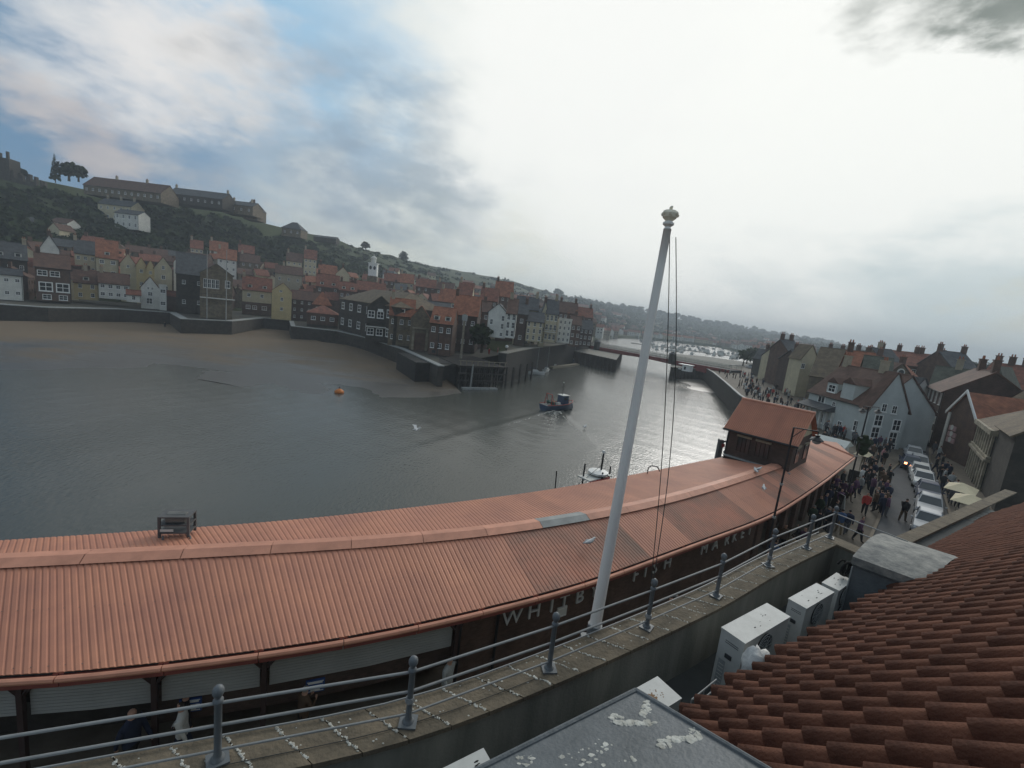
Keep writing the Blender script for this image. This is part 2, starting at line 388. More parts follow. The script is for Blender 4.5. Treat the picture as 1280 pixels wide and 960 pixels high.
# small one-mesh houses for the far hillsides (their parts are too small to show)
_sh = {}
def small_house(loc, rz, wall, rf, kind, label, group):
    key = (wall, rf, kind)
    if key not in _sh:
        w, dp, H, rs = [(7, 7, 5.2, 2.6), (10, 7, 5.5, 2.4), (6, 8, 6.5, 3), (16, 8, 6, 2.6)][kind]
        b = MB()
        b.box(-w / 2, w / 2, -dp / 2, dp / 2, -4, H)
        n = len(b.v); b.v += [(-w / 2, -dp / 2, H), (-w / 2, dp / 2, H), (-w / 2, 0, H + rs), (w / 2, -dp / 2, H), (w / 2, dp / 2, H), (w / 2, 0, H + rs)]
        b.face((n, n + 2, n + 1)); b.face((n + 3, n + 4, n + 5))
        o = .35
        for s in (-1, 1):
            q = [(-w / 2 - o, s * (dp / 2 + o), H - o * rs / dp * 2 + .05), (w / 2 + o, s * (dp / 2 + o), H - o * rs / dp * 2 + .05), (w / 2 + o, 0, H + rs + .05), (-w / 2 - o, 0, H + rs + .05)]
            if s > 0: q.reverse()
            b.hexa(q, [(x, y, z + .14) for x, y, z in q], 1)
        for cx in ([-w * .4] if kind != 3 else [-w * .45, -w * .1, w * .3]): b.box(cx - .5, cx + .5, -.35, .35, H + rs - .5, H + rs + 1.5, 3)
        nc = max(2, int(w / 2.6))
        for i in range(nc):
            for z in (1.4, 4.0):
                x = -w / 2 + w * (i + .5) / nc
                b.box(x - .45, x + .45, -dp / 2 - .05, -dp / 2 + .03, z - .6, z + .6, 2)
        _sh[key] = b.mesh('small_house', [M[WALLS[wall]], M[ROOFS[rf]], M['glass_dark'], M['brick']])
    o = link('house', _sh[key], None, loc, rz); tag(o, label, 'house', group); return o

# ------------------------------------------------------------ terrain across the harbour
ROWS = [  # each row: (px, py, distance) or (px, None, distance, z)
    [(-250, None, 190, 4.8), (0, None, 188, 4.8), (100, None, 212, 4.8), (200, None, 214, 4.8), (300, None, 216, 4.8), (360, None, 238, 4.8), (420, None, 190, 4.8), (500, None, 165, 4.8), (556, None, 140, 4.8), (600, None, 150, 4.8),
     (640, None, 130, 4.8), (700, None, 160, 4.8), (735, None, 235, 4.8), (752, None, 470, 3), (800, None, 640, 3), (900, None, 700, 3), (960, None, 420, 4), (1000, None, 330, 5.2), (1080, None, 260, 5.2), (1130, None, 205, 5.2), (1280, None, 130, 5.2), (1500, None, 120, 5.2)],
    [(-250, 335, 232), (0, 328, 232), (100, 331, 252), (200, 336, 264), (300, 350, 276), (360, 360, 284), (420, 362, 270), (500, 375, 245), (556, 388, 222), (600, 392, 225),
     (640, 398, 240), (700, 402, 260), (735, 408, 330), (752, 416, 560), (800, 421, 760), (900, 434, 850), (960, 440, 560), (1000, 446, 430), (1080, 452, 330), (1130, 455, 270), (1280, 480, 170), (1500, 520, 160)],
    [(-250, 296, 272), (0, 290, 272), (100, 292, 284), (200, 297, 294), (300, 312, 316), (360, 324, 330), (420, 334, 340), (500, 350, 360), (556, 362, 400), (600, 370, 420),
     (640, 374, 480), (700, 384, 560), (735, 392, 620), (752, 398, 800), (800, 408, 1000), (900, 424, 1100), (960, 430, 1000), (1000, 436, 800), (1080, 446, 600), (1130, 450, 500), (1280, 470, 330), (1500, 510, 330)],
    [(-250, 215, 345), (0, 225, 342), (45, 224, 345), (110, 236, 350), (202, 246, 352), (270, 260, 354), (330, 278, 360), (375, 289, 380), (410, 297, 415), (455, 311, 480),
     (500, 323, 560), (556, 335, 680), (600, 343, 780), (640, 351, 900), (700, 369, 1150), (760, 382, 1400), (830, 396, 1650), (900, 408, 1800), (960, 419, 1900), (1000, 425, 2000), (1080, 441, 1900), (1130, 450, 1400), (1280, 465, 900), (1500, 500, 800)],
    [(-250, None, 700, 62), (0, None, 700, 60), (200, None, 800, 55), (375, None, 900, 50), (500, None, 1200, 40), (640, None, 1500, 40), (760, None, 2000, 30), (1000, None, 2600, 20), (1280, None, 2400, 12), (1500, None, 2400, 12)],
]
def _prep():
    out = []
    for row in ROWS:
        a, dd, zz = [], [], []
        for q in row:
            if q[1] is None: a.append(AZ(q[0], 314.6 + 148.1 * q[0] / 1280)); dd.append(q[2]); zz.append(q[3])
            else:
                p = D(q[0], q[1], q[2]); a.append(AZ(q[0], q[1])); dd.append(q[2]); zz.append(p.z)
        out.append((np.array(a), np.array(dd, float), np.array(zz)))
    return out
_rows = _prep()
def terr(x, y):
    az = np.arctan2(x, y); d = np.hypot(x, y)
    ds = np.array([np.interp(az, r[0], r[1]) for r in _rows]); zs = np.array([np.interp(az, r[0], r[2]) for r in _rows])
    if d <= ds[0]: return float(zs[0])
    return float(np.interp(d, ds, zs))
def build_terrain():
    AZs = np.linspace(_rows[0][0][0] - .02, _rows[0][0][-1], 420); NR = 110; v = []; f = []
    for az in AZs:
        ds = np.array([np.interp(az, r[0], r[1]) for r in _rows]); zs = np.array([np.interp(az, r[0], r[2]) for r in _rows])
        for k in range(NR):
            t = k / (NR - 1) * 4; d = float(np.interp(t, range(5), ds)); z = float(np.interp(t, range(5), zs))
            x, y = d * math.sin(az), d * math.cos(az)
            if k > 2:
                s = min(1, (k - 2) / 12) * min(1.0, d / 500)
                z += s * (2.6 * noise.noise((x * .012, y * .012, 0)) + 1.6 * noise.noise((x * .04, y * .04, 3))) * (1.0 if k < 82 else .5)
            v.append((x, y, z))
    n = len(AZs)
    for i in range(n - 1):
        for k in range(NR - 1):
            a = i * NR + k; f.append((a, a + 1, a + NR + 1, a + NR))
    b = len(v)          # skirt down to below the water along the shore
    for i in range(n): x, y, z = v[i * NR]; v.append((x, y, -1.5))
    for i in range(n - 1): f.append((i * NR, (i + 1) * NR, b + i + 1, b + i))
    me = bpy.data.meshes.new('hillside'); me.from_pydata(v, [], f); me.materials.append(M['hill'])
    me.polygons.foreach_set('use_smooth', [True] * len(f))
    tag(link('hillside', me), kind='structure')
mat('hill', (.075, .085, .040), .95, spec=.1, c2=(.035, .05, .022), scale=.035, bump=.6, bscale=.5)
build_terrain()
# ------------------------------------------------------------ ground materials
mat('asphalt', (.055, .058, .062), .85, .25, .5, bump=.15); mat('paving', (.105, .088, .066), .85, .3, .8, bump=.1); mat('kerb', (.15, .12, .085), .8); mat('lane', (.075, .07, .055), .9, .3, .3)
# ------------------------------------------------------------ water
def water_mat(name, near):
    m = bpy.data.materials.new(name); m.use_nodes = True; nt = m.node_tree; N = nt.nodes; L = nt.links
    b = N['Principled BSDF']; b.inputs['Base Color'].default_value = (.075, .078, .068, 1); b.inputs['Roughness'].default_value = .2
    b.inputs['IOR'].default_value = 1.33; b.inputs['Specular IOR Level'].default_value = .5
    tc = N.new('ShaderNodeTexCoord'); mp = N.new('ShaderNodeMapping'); mp.inputs['Scale'].default_value = (1, .55, 1); mp.inputs['Rotation'].default_value = (0, 0, .5)
    L.new(tc.outputs['Object'], mp.inputs[0])
    n1 = N.new('ShaderNodeTexNoise'); n1.inputs['Scale'].default_value = 3.2; n1.inputs['Detail'].default_value = 6; L.new(mp.outputs[0], n1.inputs['Vector'])
    n2 = N.new('ShaderNodeTexNoise'); n2.inputs['Scale'].default_value = .05; n2.inputs['Detail'].default_value = 4; L.new(mp.outputs[0], n2.inputs['Vector'])
    mr = N.new('ShaderNodeMapRange'); mr.inputs[1].default_value = .35; mr.inputs[2].default_value = .65; mr.inputs[3].default_value = .25; mr.inputs[4].default_value = 1.0; L.new(n2.outputs['Fac'], mr.inputs[0])
    bm = N.new('ShaderNodeBump'); bm.inputs['Distance'].default_value = .085; L.new(mr.outputs[0], bm.inputs['Strength'])
    L.new(n1.outputs['Fac'], bm.inputs['Height']); L.new(bm.outputs[0], b.inputs['Normal'])
    M[name] = m; return m
water_mat('water', True)
BOAT = G(697, 512, 0)
BOAT_HEAD = Vector((.20, 1, 0)).normalized()      # heading up river
def wake_z(X, Yy):
    dx = X - BOAT.x; dy = Yy - BOAT.y
    s = -(dx * BOAT_HEAD.x + dy * BOAT_HEAD.y)                       # metres astern
    t = dx * BOAT_HEAD.y - dy * BOAT_HEAD.x
    a = np.clip(s, 0, None); z = np.zeros_like(s)
    for k, sl in ((1, .36), (-1, .36)):
        for off, am in ((0, 1), (1.8, .8), (3.8, .6), (6.0, .45), (8.4, .3)):
            c = sl * a + .5 - off * .55 * (1 - np.exp(-a / 8))
            wdt = .35 + a * .014
            z += am * .15 * np.exp(-((k * t - c) / wdt) ** 2) * np.exp(-a / 24) * (s > 0)
    z += .022 * np.sin(a * 2.6 + t * t * .25) * np.exp(-(t / (1.0 + a * .10)) ** 2) * np.exp(-a / 22) * (s > 0)
    z += .006 * np.sin(.9 * X + 1.3 * Yy + 1.2 * np.sin(.21 * X)) + .005 * np.sin(-1.7 * X + .8 * Yy + np.sin(.3 * Yy)) + .006 * np.sin(.35 * X + .7 * Yy)
    return z
def build_water():
    x = np.arange(-110, 90.1, .5); y = np.arange(8, 190.1, .5); X, Yy = np.meshgrid(x, y); Z = wake_z(X, Yy)
    e = np.minimum.reduce([X + 110, 90 - X, Yy - 8, 190 - Yy]); Z *= np.clip(e / 6, 0, 1)
    nx, ny = len(x), len(y); co = np.stack([X.ravel(), Yy.ravel(), Z.ravel()], 1)
    i = np.arange(nx * ny).reshape(ny, nx); q = np.stack([i[:-1, :-1], i[:-1, 1:], i[1:, 1:], i[1:, :-1]], -1).reshape(-1, 4)
    me = bpy.data.meshes.new('harbour_water'); me.vertices.add(len(co)); me.vertices.foreach_set('co', co.ravel())
    me.loops.add(q.size); me.loops.foreach_set('vertex_index', q.ravel()); me.polygons.add(len(q)); me.polygons.foreach_set('loop_start', np.arange(0, q.size, 4)); me.polygons.foreach_set('loop_total', np.full(len(q), 4))
    me.polygons.foreach_set('use_smooth', np.ones(len(q), bool)); me.update(); me.validate(); me.materials.append(M['water'])
    tag(link('harbour_water', me), kind='structure')
    b = MB(); R = 4000
    b.poly([(-R, -R, 0), (R, -R, 0), (R, 8, 0), (-R, 8, 0)]); b.poly([(-R, 190, 0), (R, 190, 0), (R, R, 0), (-R, R, 0)])
    b.poly([(-R, 8, 0), (-110, 8, 0), (-110, 190, 0), (-R, 190, 0)]); b.poly([(90, 8, 0), (R, 8, 0), (R, 190, 0), (90, 190, 0)])
    tag(b.build('river_water', M['water']), kind='structure')
build_water()

# ------------------------------------------------------------ sands and mud
def sand_mat(name, dry, wet, wetlevel):
    m = bpy.data.materials.new(name); m.use_nodes = True; nt = m.node_tree; N = nt.nodes; L = nt.links; b = N['Principled BSDF']
    tc = N.new('ShaderNodeTexCoord'); n = N.new('ShaderNodeTexNoise'); n.inputs['Scale'].default_value = .12; n.inputs['Detail'].default_value = 9; n.inputs['Roughness'].default_value = .7
    mp = N.new('ShaderNodeMapping'); mp.inputs['Rotation'].default_value = (0, 0, -.6); mp.inputs['Scale'].default_value = (.45, 1.6, 1); L.new(tc.outputs['Object'], mp.inputs[0]); L.new(mp.outputs[0], n.inputs['Vector'])
    sp = N.new('ShaderNodeSeparateXYZ'); L.new(tc.outputs['Object'], sp.inputs[0])
    a = N.new('ShaderNodeMath'); a.operation = 'MULTIPLY_ADD'; L.new(n.outputs['Fac'], a.inputs[0]); a.inputs[1].default_value = 1.5; L.new(sp.outputs[2], a.inputs[2])
    mr = N.new('ShaderNodeMapRange'); mr.inputs[1].default_value = wetlevel + .45; mr.inputs[2].default_value = wetlevel + 1.05; L.new(a.outputs[0], mr.inputs[0])
    mx = N.new('ShaderNodeMix'); mx.data_type = 'RGBA'; L.new(mr.outputs[0], mx.inputs[0]); mx.inputs[6].default_value = (*wet, 1); mx.inputs[7].default_value = (*dry, 1); L.new(mx.outputs[2], b.inputs['Base Color'])
    r = N.new('ShaderNodeMapRange'); r.inputs[3].default_value = .35; r.inputs[4].default_value = .95; L.new(mr.outputs[0], r.inputs[0]); L.new(r.outputs[0], b.inputs['Roughness'])
    n2 = N.new('ShaderNodeTexNoise'); n2.inputs['Scale'].default_value = 2.5; n2.inputs['Detail'].default_value = 5; L.new(tc.outputs['Object'], n2.inputs['Vector'])
    bm = N.new('ShaderNodeBump'); bm.inputs['Strength'].default_value = .5; bm.inputs['Distance'].default_value = .12; L.new(n2.outputs['Fac'], bm.inputs['Height']); L.new(bm.outputs[0], b.inputs['Normal'])
    M[name] = m
sand_mat('sand', (.145, .105, .066), (.055, .048, .040), .5); sand_mat('mud', (.10, .09, .072), (.055, .052, .046), .3)
def strip(name, A, B, m, n=12, bumpy=.12, seed=1):
    """ground between water edge A and wall foot B, gently uneven"""
    b = MB(); k = len(A)
    def at(P, t):
        t *= len(P) - 1; i = min(int(t), len(P) - 2); return P[i].lerp(P[i + 1], t - i)
    NU = 90
    for i in range(NU):
        t = i / (NU - 1)
        for j in range(n):
            p = at(A, t).lerp(at(B, t), j / (n - 1))
            z = p.z + bumpy * noise.noise((p.x * .09 + seed, p.y * .09, 0)) * 1.6 * math.sin(PI * min(1, j / (n - 1) + .12))
            b.v.append((p.x, p.y, z))
    for i in range(NU - 1):
        for j in range(n - 1):
            a = i * n + j; b.face((a, a + n, a + n + 1, a + 1))
    o = b.build(name, M[m], smooth=True); tag(o, kind='structure')
def GP(l, z): return [G(x, y, z) for x, y in l]
foot = GP([(-260, 372), (0, 401), (100, 402), (200, 403), (290, 408), (360, 410), (400, 427), (440, 432), (500, 446), (540, 462), (566, 480)], 1.3)
edge = GP([(-260, 450), (0, 468), (100, 462), (200, 466), (290, 482), (340, 491), (400, 494), (440, 498), (480, 500), (530, 498), (578, 492)], -.06)
strip('sand', edge, foot, 'sand', 16, .3)
strip('mudflat', GP([(838, 470), (862, 490), (900, 497), (925, 505), (932, 520)], -.15), GP([(838, 462), (870, 466), (920, 470), (975, 482), (990, 500)], .9), 'mud', 10, .35, 5)

# ------------------------------------------------------------ east side quay wall and lane
def wall_run(name, pts, thick, z0, z1, m, label=None, cat='sea wall', cope=None, kind=None, group=None):
    root = empty(name, (pts[0].x, pts[0].y, 0), 0, label, cat, group); o = Vector((pts[0].x, pts[0].y, 0))
    b = MB(); c = MB()
    off = []
    for i, p in enumerate(pts):
        a = pts[max(i - 1, 0)]; q = pts[min(i + 1, len(pts) - 1)]; t = Vector((q.x - a.x, q.y - a.y, 0)).normalized(); off.append(Vector((-t.y, t.x, 0)) * thick)
    for i in range(len(pts) - 1):
        p, q = [Vector((x.x, x.y, 0)) - o for x in (pts[i], pts[i + 1])]; pa, qa = p + off[i], q + off[i + 1]
        def z(v, h): return (v.x, v.y, h)
        b.hexa([z(p, z0), z(q, z0), z(qa, z0), z(pa, z0)], [z(p, z1), z(q, z1), z(qa, z1), z(pa, z1)])
        if cope:
            e = off[i].normalized() * .12; g = off[i + 1].normalized() * .12
            c.hexa([z(p - e, z1 + .003), z(q - g, z1 + .003), z(qa + g, z1 + .003), z(pa + e, z1 + .003)], [z(p - e, z1 + .2), z(q - g, z1 + .2), z(qa + g, z1 + .2), z(pa + e, z1 + .2)])
    b.build('wall', M[m], root)
    if cope: c.build('coping', M[cope], root)
    return root
far_w = [G(x, y, 4.8) for x, y in ((-260, 366), (0, 381), (60, 385), (150, 387), (212, 391), (226, 399), (290, 402), (330, 398), (362, 401))]
wall_run('sea_wall', far_w, 2.0, -1, 4.8, 'stone_dark', 'long dark stone sea wall below the cottages behind the sands', cope='trim_grey')
q1 = [G(x, y, 4.8) for x, y in ((362, 401.5), (364, 408), (420, 414), (455, 422), (500, 436), (548, 458))]
wall_run('sea_wall', q1, 1.2, -1, 4.8, 'stone_dark', 'dark quay wall curving out from the brick lookout house to the timber jetty', cope='trim_grey')
q2 = [G(x, y, 0) for x, y in ((629, 481), (645, 474), (662, 467), (700, 456), (738, 447))]
wall_run('sea_wall', q2, 2.0, -1, 7.4, 'stone_darker', 'dark quay wall under the white and cream houses by the bridge', cope='concrete')
b = MB()   # ground behind the walls
for P in (far_w, q1):
    for i in range(len(P) - 1):
        p, q = P[i], P[i + 1]; k = 1.35
        b.poly([(p.x, p.y, 4.79), (q.x, q.y, 4.79), (q.x * k, q.y * k, 4.85), (p.x * k, p.y * k, 4.85)])
for p, q in zip(q2, q2[1:]): b.poly([(p.x, p.y + .5, 7.39), (q.x, q.y + .5, 7.39), (q.x * 1.25, q.y * 1.25, 7.6), (p.x * 1.25, p.y * 1.25, 7.6)])
for a_, c_ in (((548, 458), (600, 447)), ((600, 447), (640, 440)), ((640, 440), (680, 438)), ((680, 438), (735, 437))):
    p, q = G(*a_, 4.8), G(*c_, 4.8); b.poly([(p.x, p.y, 4.6), (q.x, q.y, 4.6), (q.x * 1.5, q.y * 1.5, 4.85), (p.x * 1.5, p.y * 1.5, 4.85)])
tag(b.build('quay_lane', M['lane']), kind='structure')

# ------------------------------------------------------------ west side ground

b = MB()
edge_w = [(-60, -40), (-60, 6), (-15, 19), (-6.9, 21.5), (1.5, 26), (8, 31), (15.5, 38), (24, 47), (36, 62), (46, 80), (50, 97), (58, 122), (66, 148), (71, 168), (90, 192), (122, 222), (175, 275), (265, 420), (430, 700), (620, 1000), (1500, 1200), (3000, -40)]
b.hexa([(x, y, -1.5) for x, y in reversed(edge_w)], [(x, y, 5) for x, y in reversed(edge_w)])
tag(b.build('pavement', M['paving']), kind='structure')
rl = GP([(1040, 760), (1080, 690), (1098, 650), (1110, 610), (1114, 588), (1126, 577), (1136, 566), (1139, 552), (1146, 535), (1160, 515)], 5)
rr = GP([(1240, 700), (1196, 668), (1186, 640), (1178, 612), (1170, 592), (1162, 576), (1162, 562), (1168, 550), (1174, 535), (1182, 515)], 5)
b = MB()
for i in range(len(rl) - 1): b.poly([(p.x, p.y, 5.006) for p in (rl[i], rr[i], rr[i + 1], rl[i + 1])])
tag(b.build('road', M['asphalt']), kind='structure')
b = MB()
for P in (rl, rr):
    for i in range(len(P) - 1):
        t = (P[i + 1] - P[i]).normalized(); nn = Vector((-t.y, t.x, 0)) * .09
        p, q = P[i], P[i + 1]
        b.hexa([(x.x, x.y, 5.0) for x in (p - nn, p + nn, q + nn, q - nn)], [(x.x, x.y, 5.11) for x in (p - nn, p + nn, q + nn, q - nn)])
tag(b.build('kerb', M['kerb']), kind='structure')

# ------------------------------------------------------------ houses across the harbour (front row, left to right)
HG = 'houses across the harbour'
qw = [Vector((x, y, 0)) for x, y in edge_w[7:18]]; qw = [p + Vector((-.35, .1, 0)) for p in qw]
wall_run('sea_wall', qw[::-1], .3, -1, 5.02, 'stone_dark', 'long dark quay wall on the right bank running up to the bridge', cope='trim_grey')
def eh(label, L, R, y, *a, **k):
    k.setdefault('group', HG); aL, aR = AZ(*L), AZ(*R)
    if not a and aL < rad(-12): a = (y * math.cos(aR) / math.cos(aL) * (1.0 + .0),)
    return house(label, L, R, y, *a, **k)
eh('low white cottage below the dark slate house at the harbour edge', (-14, 341), (28, 345), 118, base=5, depth=6, wall='white', rf='slate', grid=(3, 2), wsz=(.9, .9), rise=1.4, chim=())
eh('dark slate house with two dormers above the low white cottage', (-12, 321), (34, 325), 128, base=5, depth=9, wall='dstone', rf='slate', grid=(3, 2), dormers=2, rise=4.5, chim=(.95,))
eh('tall brick house with two large white bay windows beside cream cottages', (43, 331), (88, 338), 124, base=5.5, depth=9, wall='brick', rf='brown', rise=3.6, chim=(.1,),
   grid=(2, 3), wins=[(.28, .42, 3.0, 2.6), (.76, .42, 3.0, 2.6), (.2, .82, 2.0, 1.5), (.55, .82, 2.0, 1.5), (.3, .12, 1.8, 1.4), (.76, .12, 1.8, 1.4)])
eh('cream gabled cottage end standing tall behind the brick bay windowed house', (50, 309), (74, 313), 140, base=5, wall='white', rf='slate', roof='gable', rise=4, depth=8, grid=(1, 3))
eh('cream cottage pair under a brown tiled roof left of the white cottages', (92, 352), (123, 355), 136, base=6, depth=7, wall='yellow', rf='brown', rise=3.6, grid=(2, 2), chim=(.5,), dormers=1)
eh('long low white cottage with red roof and rooflights beside the white gabled house', (123, 352), (162, 357), 138, base=7, depth=7, wall='white', rf='brown', rise=3.0, grid=(4, 2), wsz=(1.1, 1.1), chim=(.1,), dormers=0)
eh('small pink tiled lean-to against the white gabled house', (158, 367), (176, 370), 136, base=7, depth=4, wall='white', rf='red', rise=1.2, grid=(1, 1), chim=())
eh('tall white gabled house on the harbour wall with a balcony', (176, 359), (199, 361), 142, base=5, depth=10, wall='white', rf='brown', roof='gable', rise=3.4, chim=(), grid=(2, 4),
   wins=[(.4, .98, .5, .7), (.62, .98, .5, .7), (.5, .72, 1.3, 1.3), (.45, .38, 1.6, 1.9)], name='white_house')
eh('flat white wing with two windows on the gabled house right side', (199, 357), (208, 358), 142.5, base=5, depth=5, wall='white', roof='flat', grid=(1, 2), wsz=(1.4, 1.2), chim=())
eh('low red roofed wall building right of the white gabled house', (208, 369), (230, 372), 144, base=5, depth=5, wall='dbrick', rf='red', rise=1.4, grid=(0, 0), chim=())
# second row on the left
eh('cream house with dark slate roof above the yellow cottages', (93, 316), (120, 318), 160, base=5, depth=8, wall='cream', rf='slate', rise=4.4, grid=(3, 4), chim=(.05,))
eh('cream house under a bright orange roof with one dormer', (120, 320), (148, 324), 158, base=5, depth=9, wall='cream', rf='orange', rise=6.0, grid=(2, 4), wsz=(1.3, 1.3), chim=(), dormers=1)
eh('cream gable with red roof and tall pale chimney', (150, 329), (170, 332), 160, base=5, depth=9, wall='cream', rf='red', roof='gable', rise=3.6, grid=(2, 3), chim=(.2,), wins=[(.5, .95, .8, .9), (.55, .7)])
eh('narrow yellow gable second in the row of gables', (170, 331), (183, 333), 160, base=5, depth=9, wall='yellow', rf='orange', roof='gable', rise=2.8, grid=(1, 3), chim=())
eh('narrow yellow gable third in the row of gables', (183, 333), (193, 335), 160, base=5, depth=9, wall='yellow', rf='orange', roof='gable', rise=2.4, grid=(1, 3), chim=(), wsz=(.8, 1))
eh('large cream gable with five windows at the right of the gable row', (193, 334), (215, 337), 152, base=5, depth=10, wall='cream', rf='brown', roof='gable', rise=3.6, chim=(), wins=[(.5, 1.02, .8, 1.2), (.5, .78, 1.1, 1.3), (.32, .5, .9, 1.5), (.66, .5, .9, 1.5)])
eh('white gable peeping out behind the slate hall roof', (217, 327), (229, 329), 165, base=5, depth=9, wall='white', rf='red', roof='gable', rise=2.2, grid=(1, 3), chim=())
# boathouse hall
eh('dark hall with a broad slate roof beside the balconied stone boathouse', (220, 341), (258, 345), 142, base=5, depth=14, wall='dstone', rf='slate', rise=6.5, grid=(2, 2), chim=())
r_ = eh('stone gabled boathouse with a row of white windows above a balcony', (250, 340), (291, 346), 134, base=5, depth=14, wall='stone', rf='slate_green' if False else 'green', roof='gable', rise=3.0, chim=(), name='boathouse', cat='boathouse',
   grid=(5, 1), wins=[(.16, .78, .95, 2.6), (.28, .78, .95, 2.6), (.40, .78, .95, 2.6), (.52, .78, .95, 2.6), (.84, .80, 1.6, 2.2)])
def balcony(root, w, z, n, proud=.9):
    b = MB(); b.box(0, w, -proud, 0, z - .12, z); b.box(-.02, w + .02, -proud - .04, -proud, z - .25, z + .05, 0); b.build('balcony_floor', M['white_wall'], root)
    for i in range(n): MB().bar((w * (i + .5) / n, -proud + .04, z), (w * (i + .5) / n, -proud + .04, z + 1.05), .03, 4).build('baluster', M['black_metal'], root)
    MB().bar((0, -proud + .04, z + 1.05), (w, -proud + .04, z + 1.05), .05, 5).build('handrail', M['black_metal'], root)
balcony(r_, 8.8, 6.2, 14)
for x, y0, y1 in ((259, 313, 352), (283.5, 312, 360)):
    p0, p1 = Y(x, y0, 132), Y(x, y1, 132)
    tag(MB().tube([(p0.x, p0.y, 5), (p0.x, p0.y, p0.z)], [.14, .08], 6).build('flagpole', M['trim_grey']), ('left' if x < 270 else 'right') + ' one of two pale masts in front of the stone boathouse', 'mast', 'two masts at the boathouse')
r_ = eh('house with cream upper floor, brick ground floor and two dormers in a red roof', (303, 361), (340, 364.5), 168, base=5, depth=8, wall='cream', lower=('brick', .5), rf='red', rise=4.6, chim=(.04,), dormers=2, grid=(2, 2),
   wins=[(.22, .78, 1.2, 1.3), (.66, .78, 1.2, 1.3), (.2, .3, 1.5, 1.4), (.42, .3, 1.5, 1.4), (.75, .3, 1.7, 1.4)])
eh('plain cream gable end with three small windows above the sands', (340, 363.5), (365, 364.5), 160, base=5, depth=9, wall='yellow', rf='red', roof='gable', rise=2.9, chim=(), skew=.05, wins=[(.44, 1.0, .9, .6), (.5, .72, .9, 1.2), (.5, .38, .9, 1.2)], name='cream_house')
eh('low cream building beside the brick fronted house by the sands', (344, 340), (378, 345), 205, base=5, depth=9, wall='buff', rf='brown', rise=3.5, grid=(3, 3), chim=(.3,))
eh('small dark brick building with square windows behind the hip roofed lookout', (364, 372), (400, 378), 166, base=5, depth=8, wall='dbrick', rf='brown', rise=3, grid=(4, 3), wsz=(.7, .9), chim=(.8,))
eh('narrow brick tower house with a pyramid of red tiles behind the lookout', (391, 379), (414, 383), 158, base=5, depth=5.5, wall='brick', roof='hip', rf='orange', rise=4.5, grid=(2, 2), chim=())
eh('red hip roofed brick lookout house projecting over the sands', (384, 390), (423, 394), 148, base=1, depth=9, wall='brick', lower=('dstone', .55), roof='hip', rf='red', rise=2.6, grid=(3, 1), wins=[(.2, .8, 1.4, 1.2), (.5, .8, 1.4, 1.2), (.8, .8, 1.4, 1.2)], chim=(), name='lookout_house')
eh('brick house with small dormers behind the hipped lookout roof', (395, 356), (424, 361), 190, base=5, depth=9, wall='brick', rf='red', rise=5, grid=(3, 4), chim=(.1,), dormers=2)
eh('red roofed house with twin front gables left of the clock tower', (424, 362), (446, 365), 185, base=5, depth=9, wall='brick', rf='red', rise=3.5, grid=(3, 3), chim=(.1, .9), dormers=2)
eh('cream gable end with orange tiled roof on the slope', (420, 341), (437, 345), 215, base=6, depth=15, wall='cream', rf='orange', roof='gable', rise=3.2, grid=(0, 0), chim=(.5,))
eh('brick house in front of the cream gable with long orange roof', (398, 340), (421, 344), 216, base=6, depth=8, wall='brick', rf='orange', rise=4.0, grid=(3, 3), chim=(.1,))
eh('long red roof right of the red house below the clock tower', (446, 361), (482, 366), 190, base=5, depth=9, wall='brick', rf='red', rise=3.6, grid=(5, 3), chim=(.8,))
# hall with big hipped roof
r_ = eh('big framed quayside hall with broad brown hipped roof', (425, 371), (494, 386), 150, 118, base=5, depth=16, wall='dstone', roof='hip', rf='buff', rise=4.2, grid=(6, 2), wsz=(2.6, 2.2), chim=(), name='quay_hall', cat='hall')
r_ = eh('gabled bay of the quayside hall with white sign panel and balcony', (459, 381), (493, 388), 121, base=5, depth=6, wall='dstone', roof='gable', rf='buff', rise=3, grid=(3, 2), wsz=(1.8, 1.9), chim=(), name='quay_hall', cat='hall')
MB().box(2.8, 4.2, -.14, -.05, 8.3, 9.0).build('sign_panel', M['white_paint'], r_); balcony(r_, 7.2, 4.2, 12)
# school-like building with gable
eh('stone building wing with orange roof and dormers left of the pedimented gable', (487, 391), (518, 398), 118, base=5, depth=8, wall='stone', rf='orange', rise=4.2, grid=(3, 2), chim=(.1,), dormers=1)
r_ = eh('pale stone pedimented gable with tall arched brick doorway', (514, 396), (538, 401), 113, base=5, depth=9, wall='stone', rf='orange', roof='gable', rise=3.2, chim=(), wins=[], grid=(1, 1), name='chapel_front', cat='hall')
b = MB(); b.box(1.2, 3.9, -.12, .02, 0, 4.4); b.lathe([(1.35, -.12), (1.35, 0)], (2.55, 0, 0), 20); q = b.build('brick_panel', M['brick'], r_)
MB().box(.5, 4.7, -.3, -.002, 5.4, 5.75).build('cornice', M['stone_pale'], r_)
for x in (.85, 4.25): MB().box(x - .28, x + .28, -.22, -.003, 0, 5.4).build('pilaster', M['stone_pale'], r_)
eh('stone building wing with orange roof right of the pedimented gable', (538, 401), (566, 407), 108, base=5, depth=8, wall='brick', rf='orange', rise=3.6, grid=(3, 2), chim=(), dormers=2)
eh('long low grey slate roof behind the orange roofed building', (515, 387), (563, 393), 135, base=5, depth=12, wall='stone', rf='slate', rise=3.0, grid=(4, 2), chim=(.1,))
eh('large brick warehouse with a steep bright orange roof', (566, 391), (597, 396), 122, base=5, depth=10, wall='dbrick', rf='orange', rise=5, grid=(3, 2), chim=(.02,), name='warehouse', cat='warehouse')
eh('narrow brick house between the orange warehouse and the white house', (596, 388), (612, 391), 140, base=5, depth=9, wall='brick', rf='brown', rise=3, grid=(2, 3), chim=(.5,))
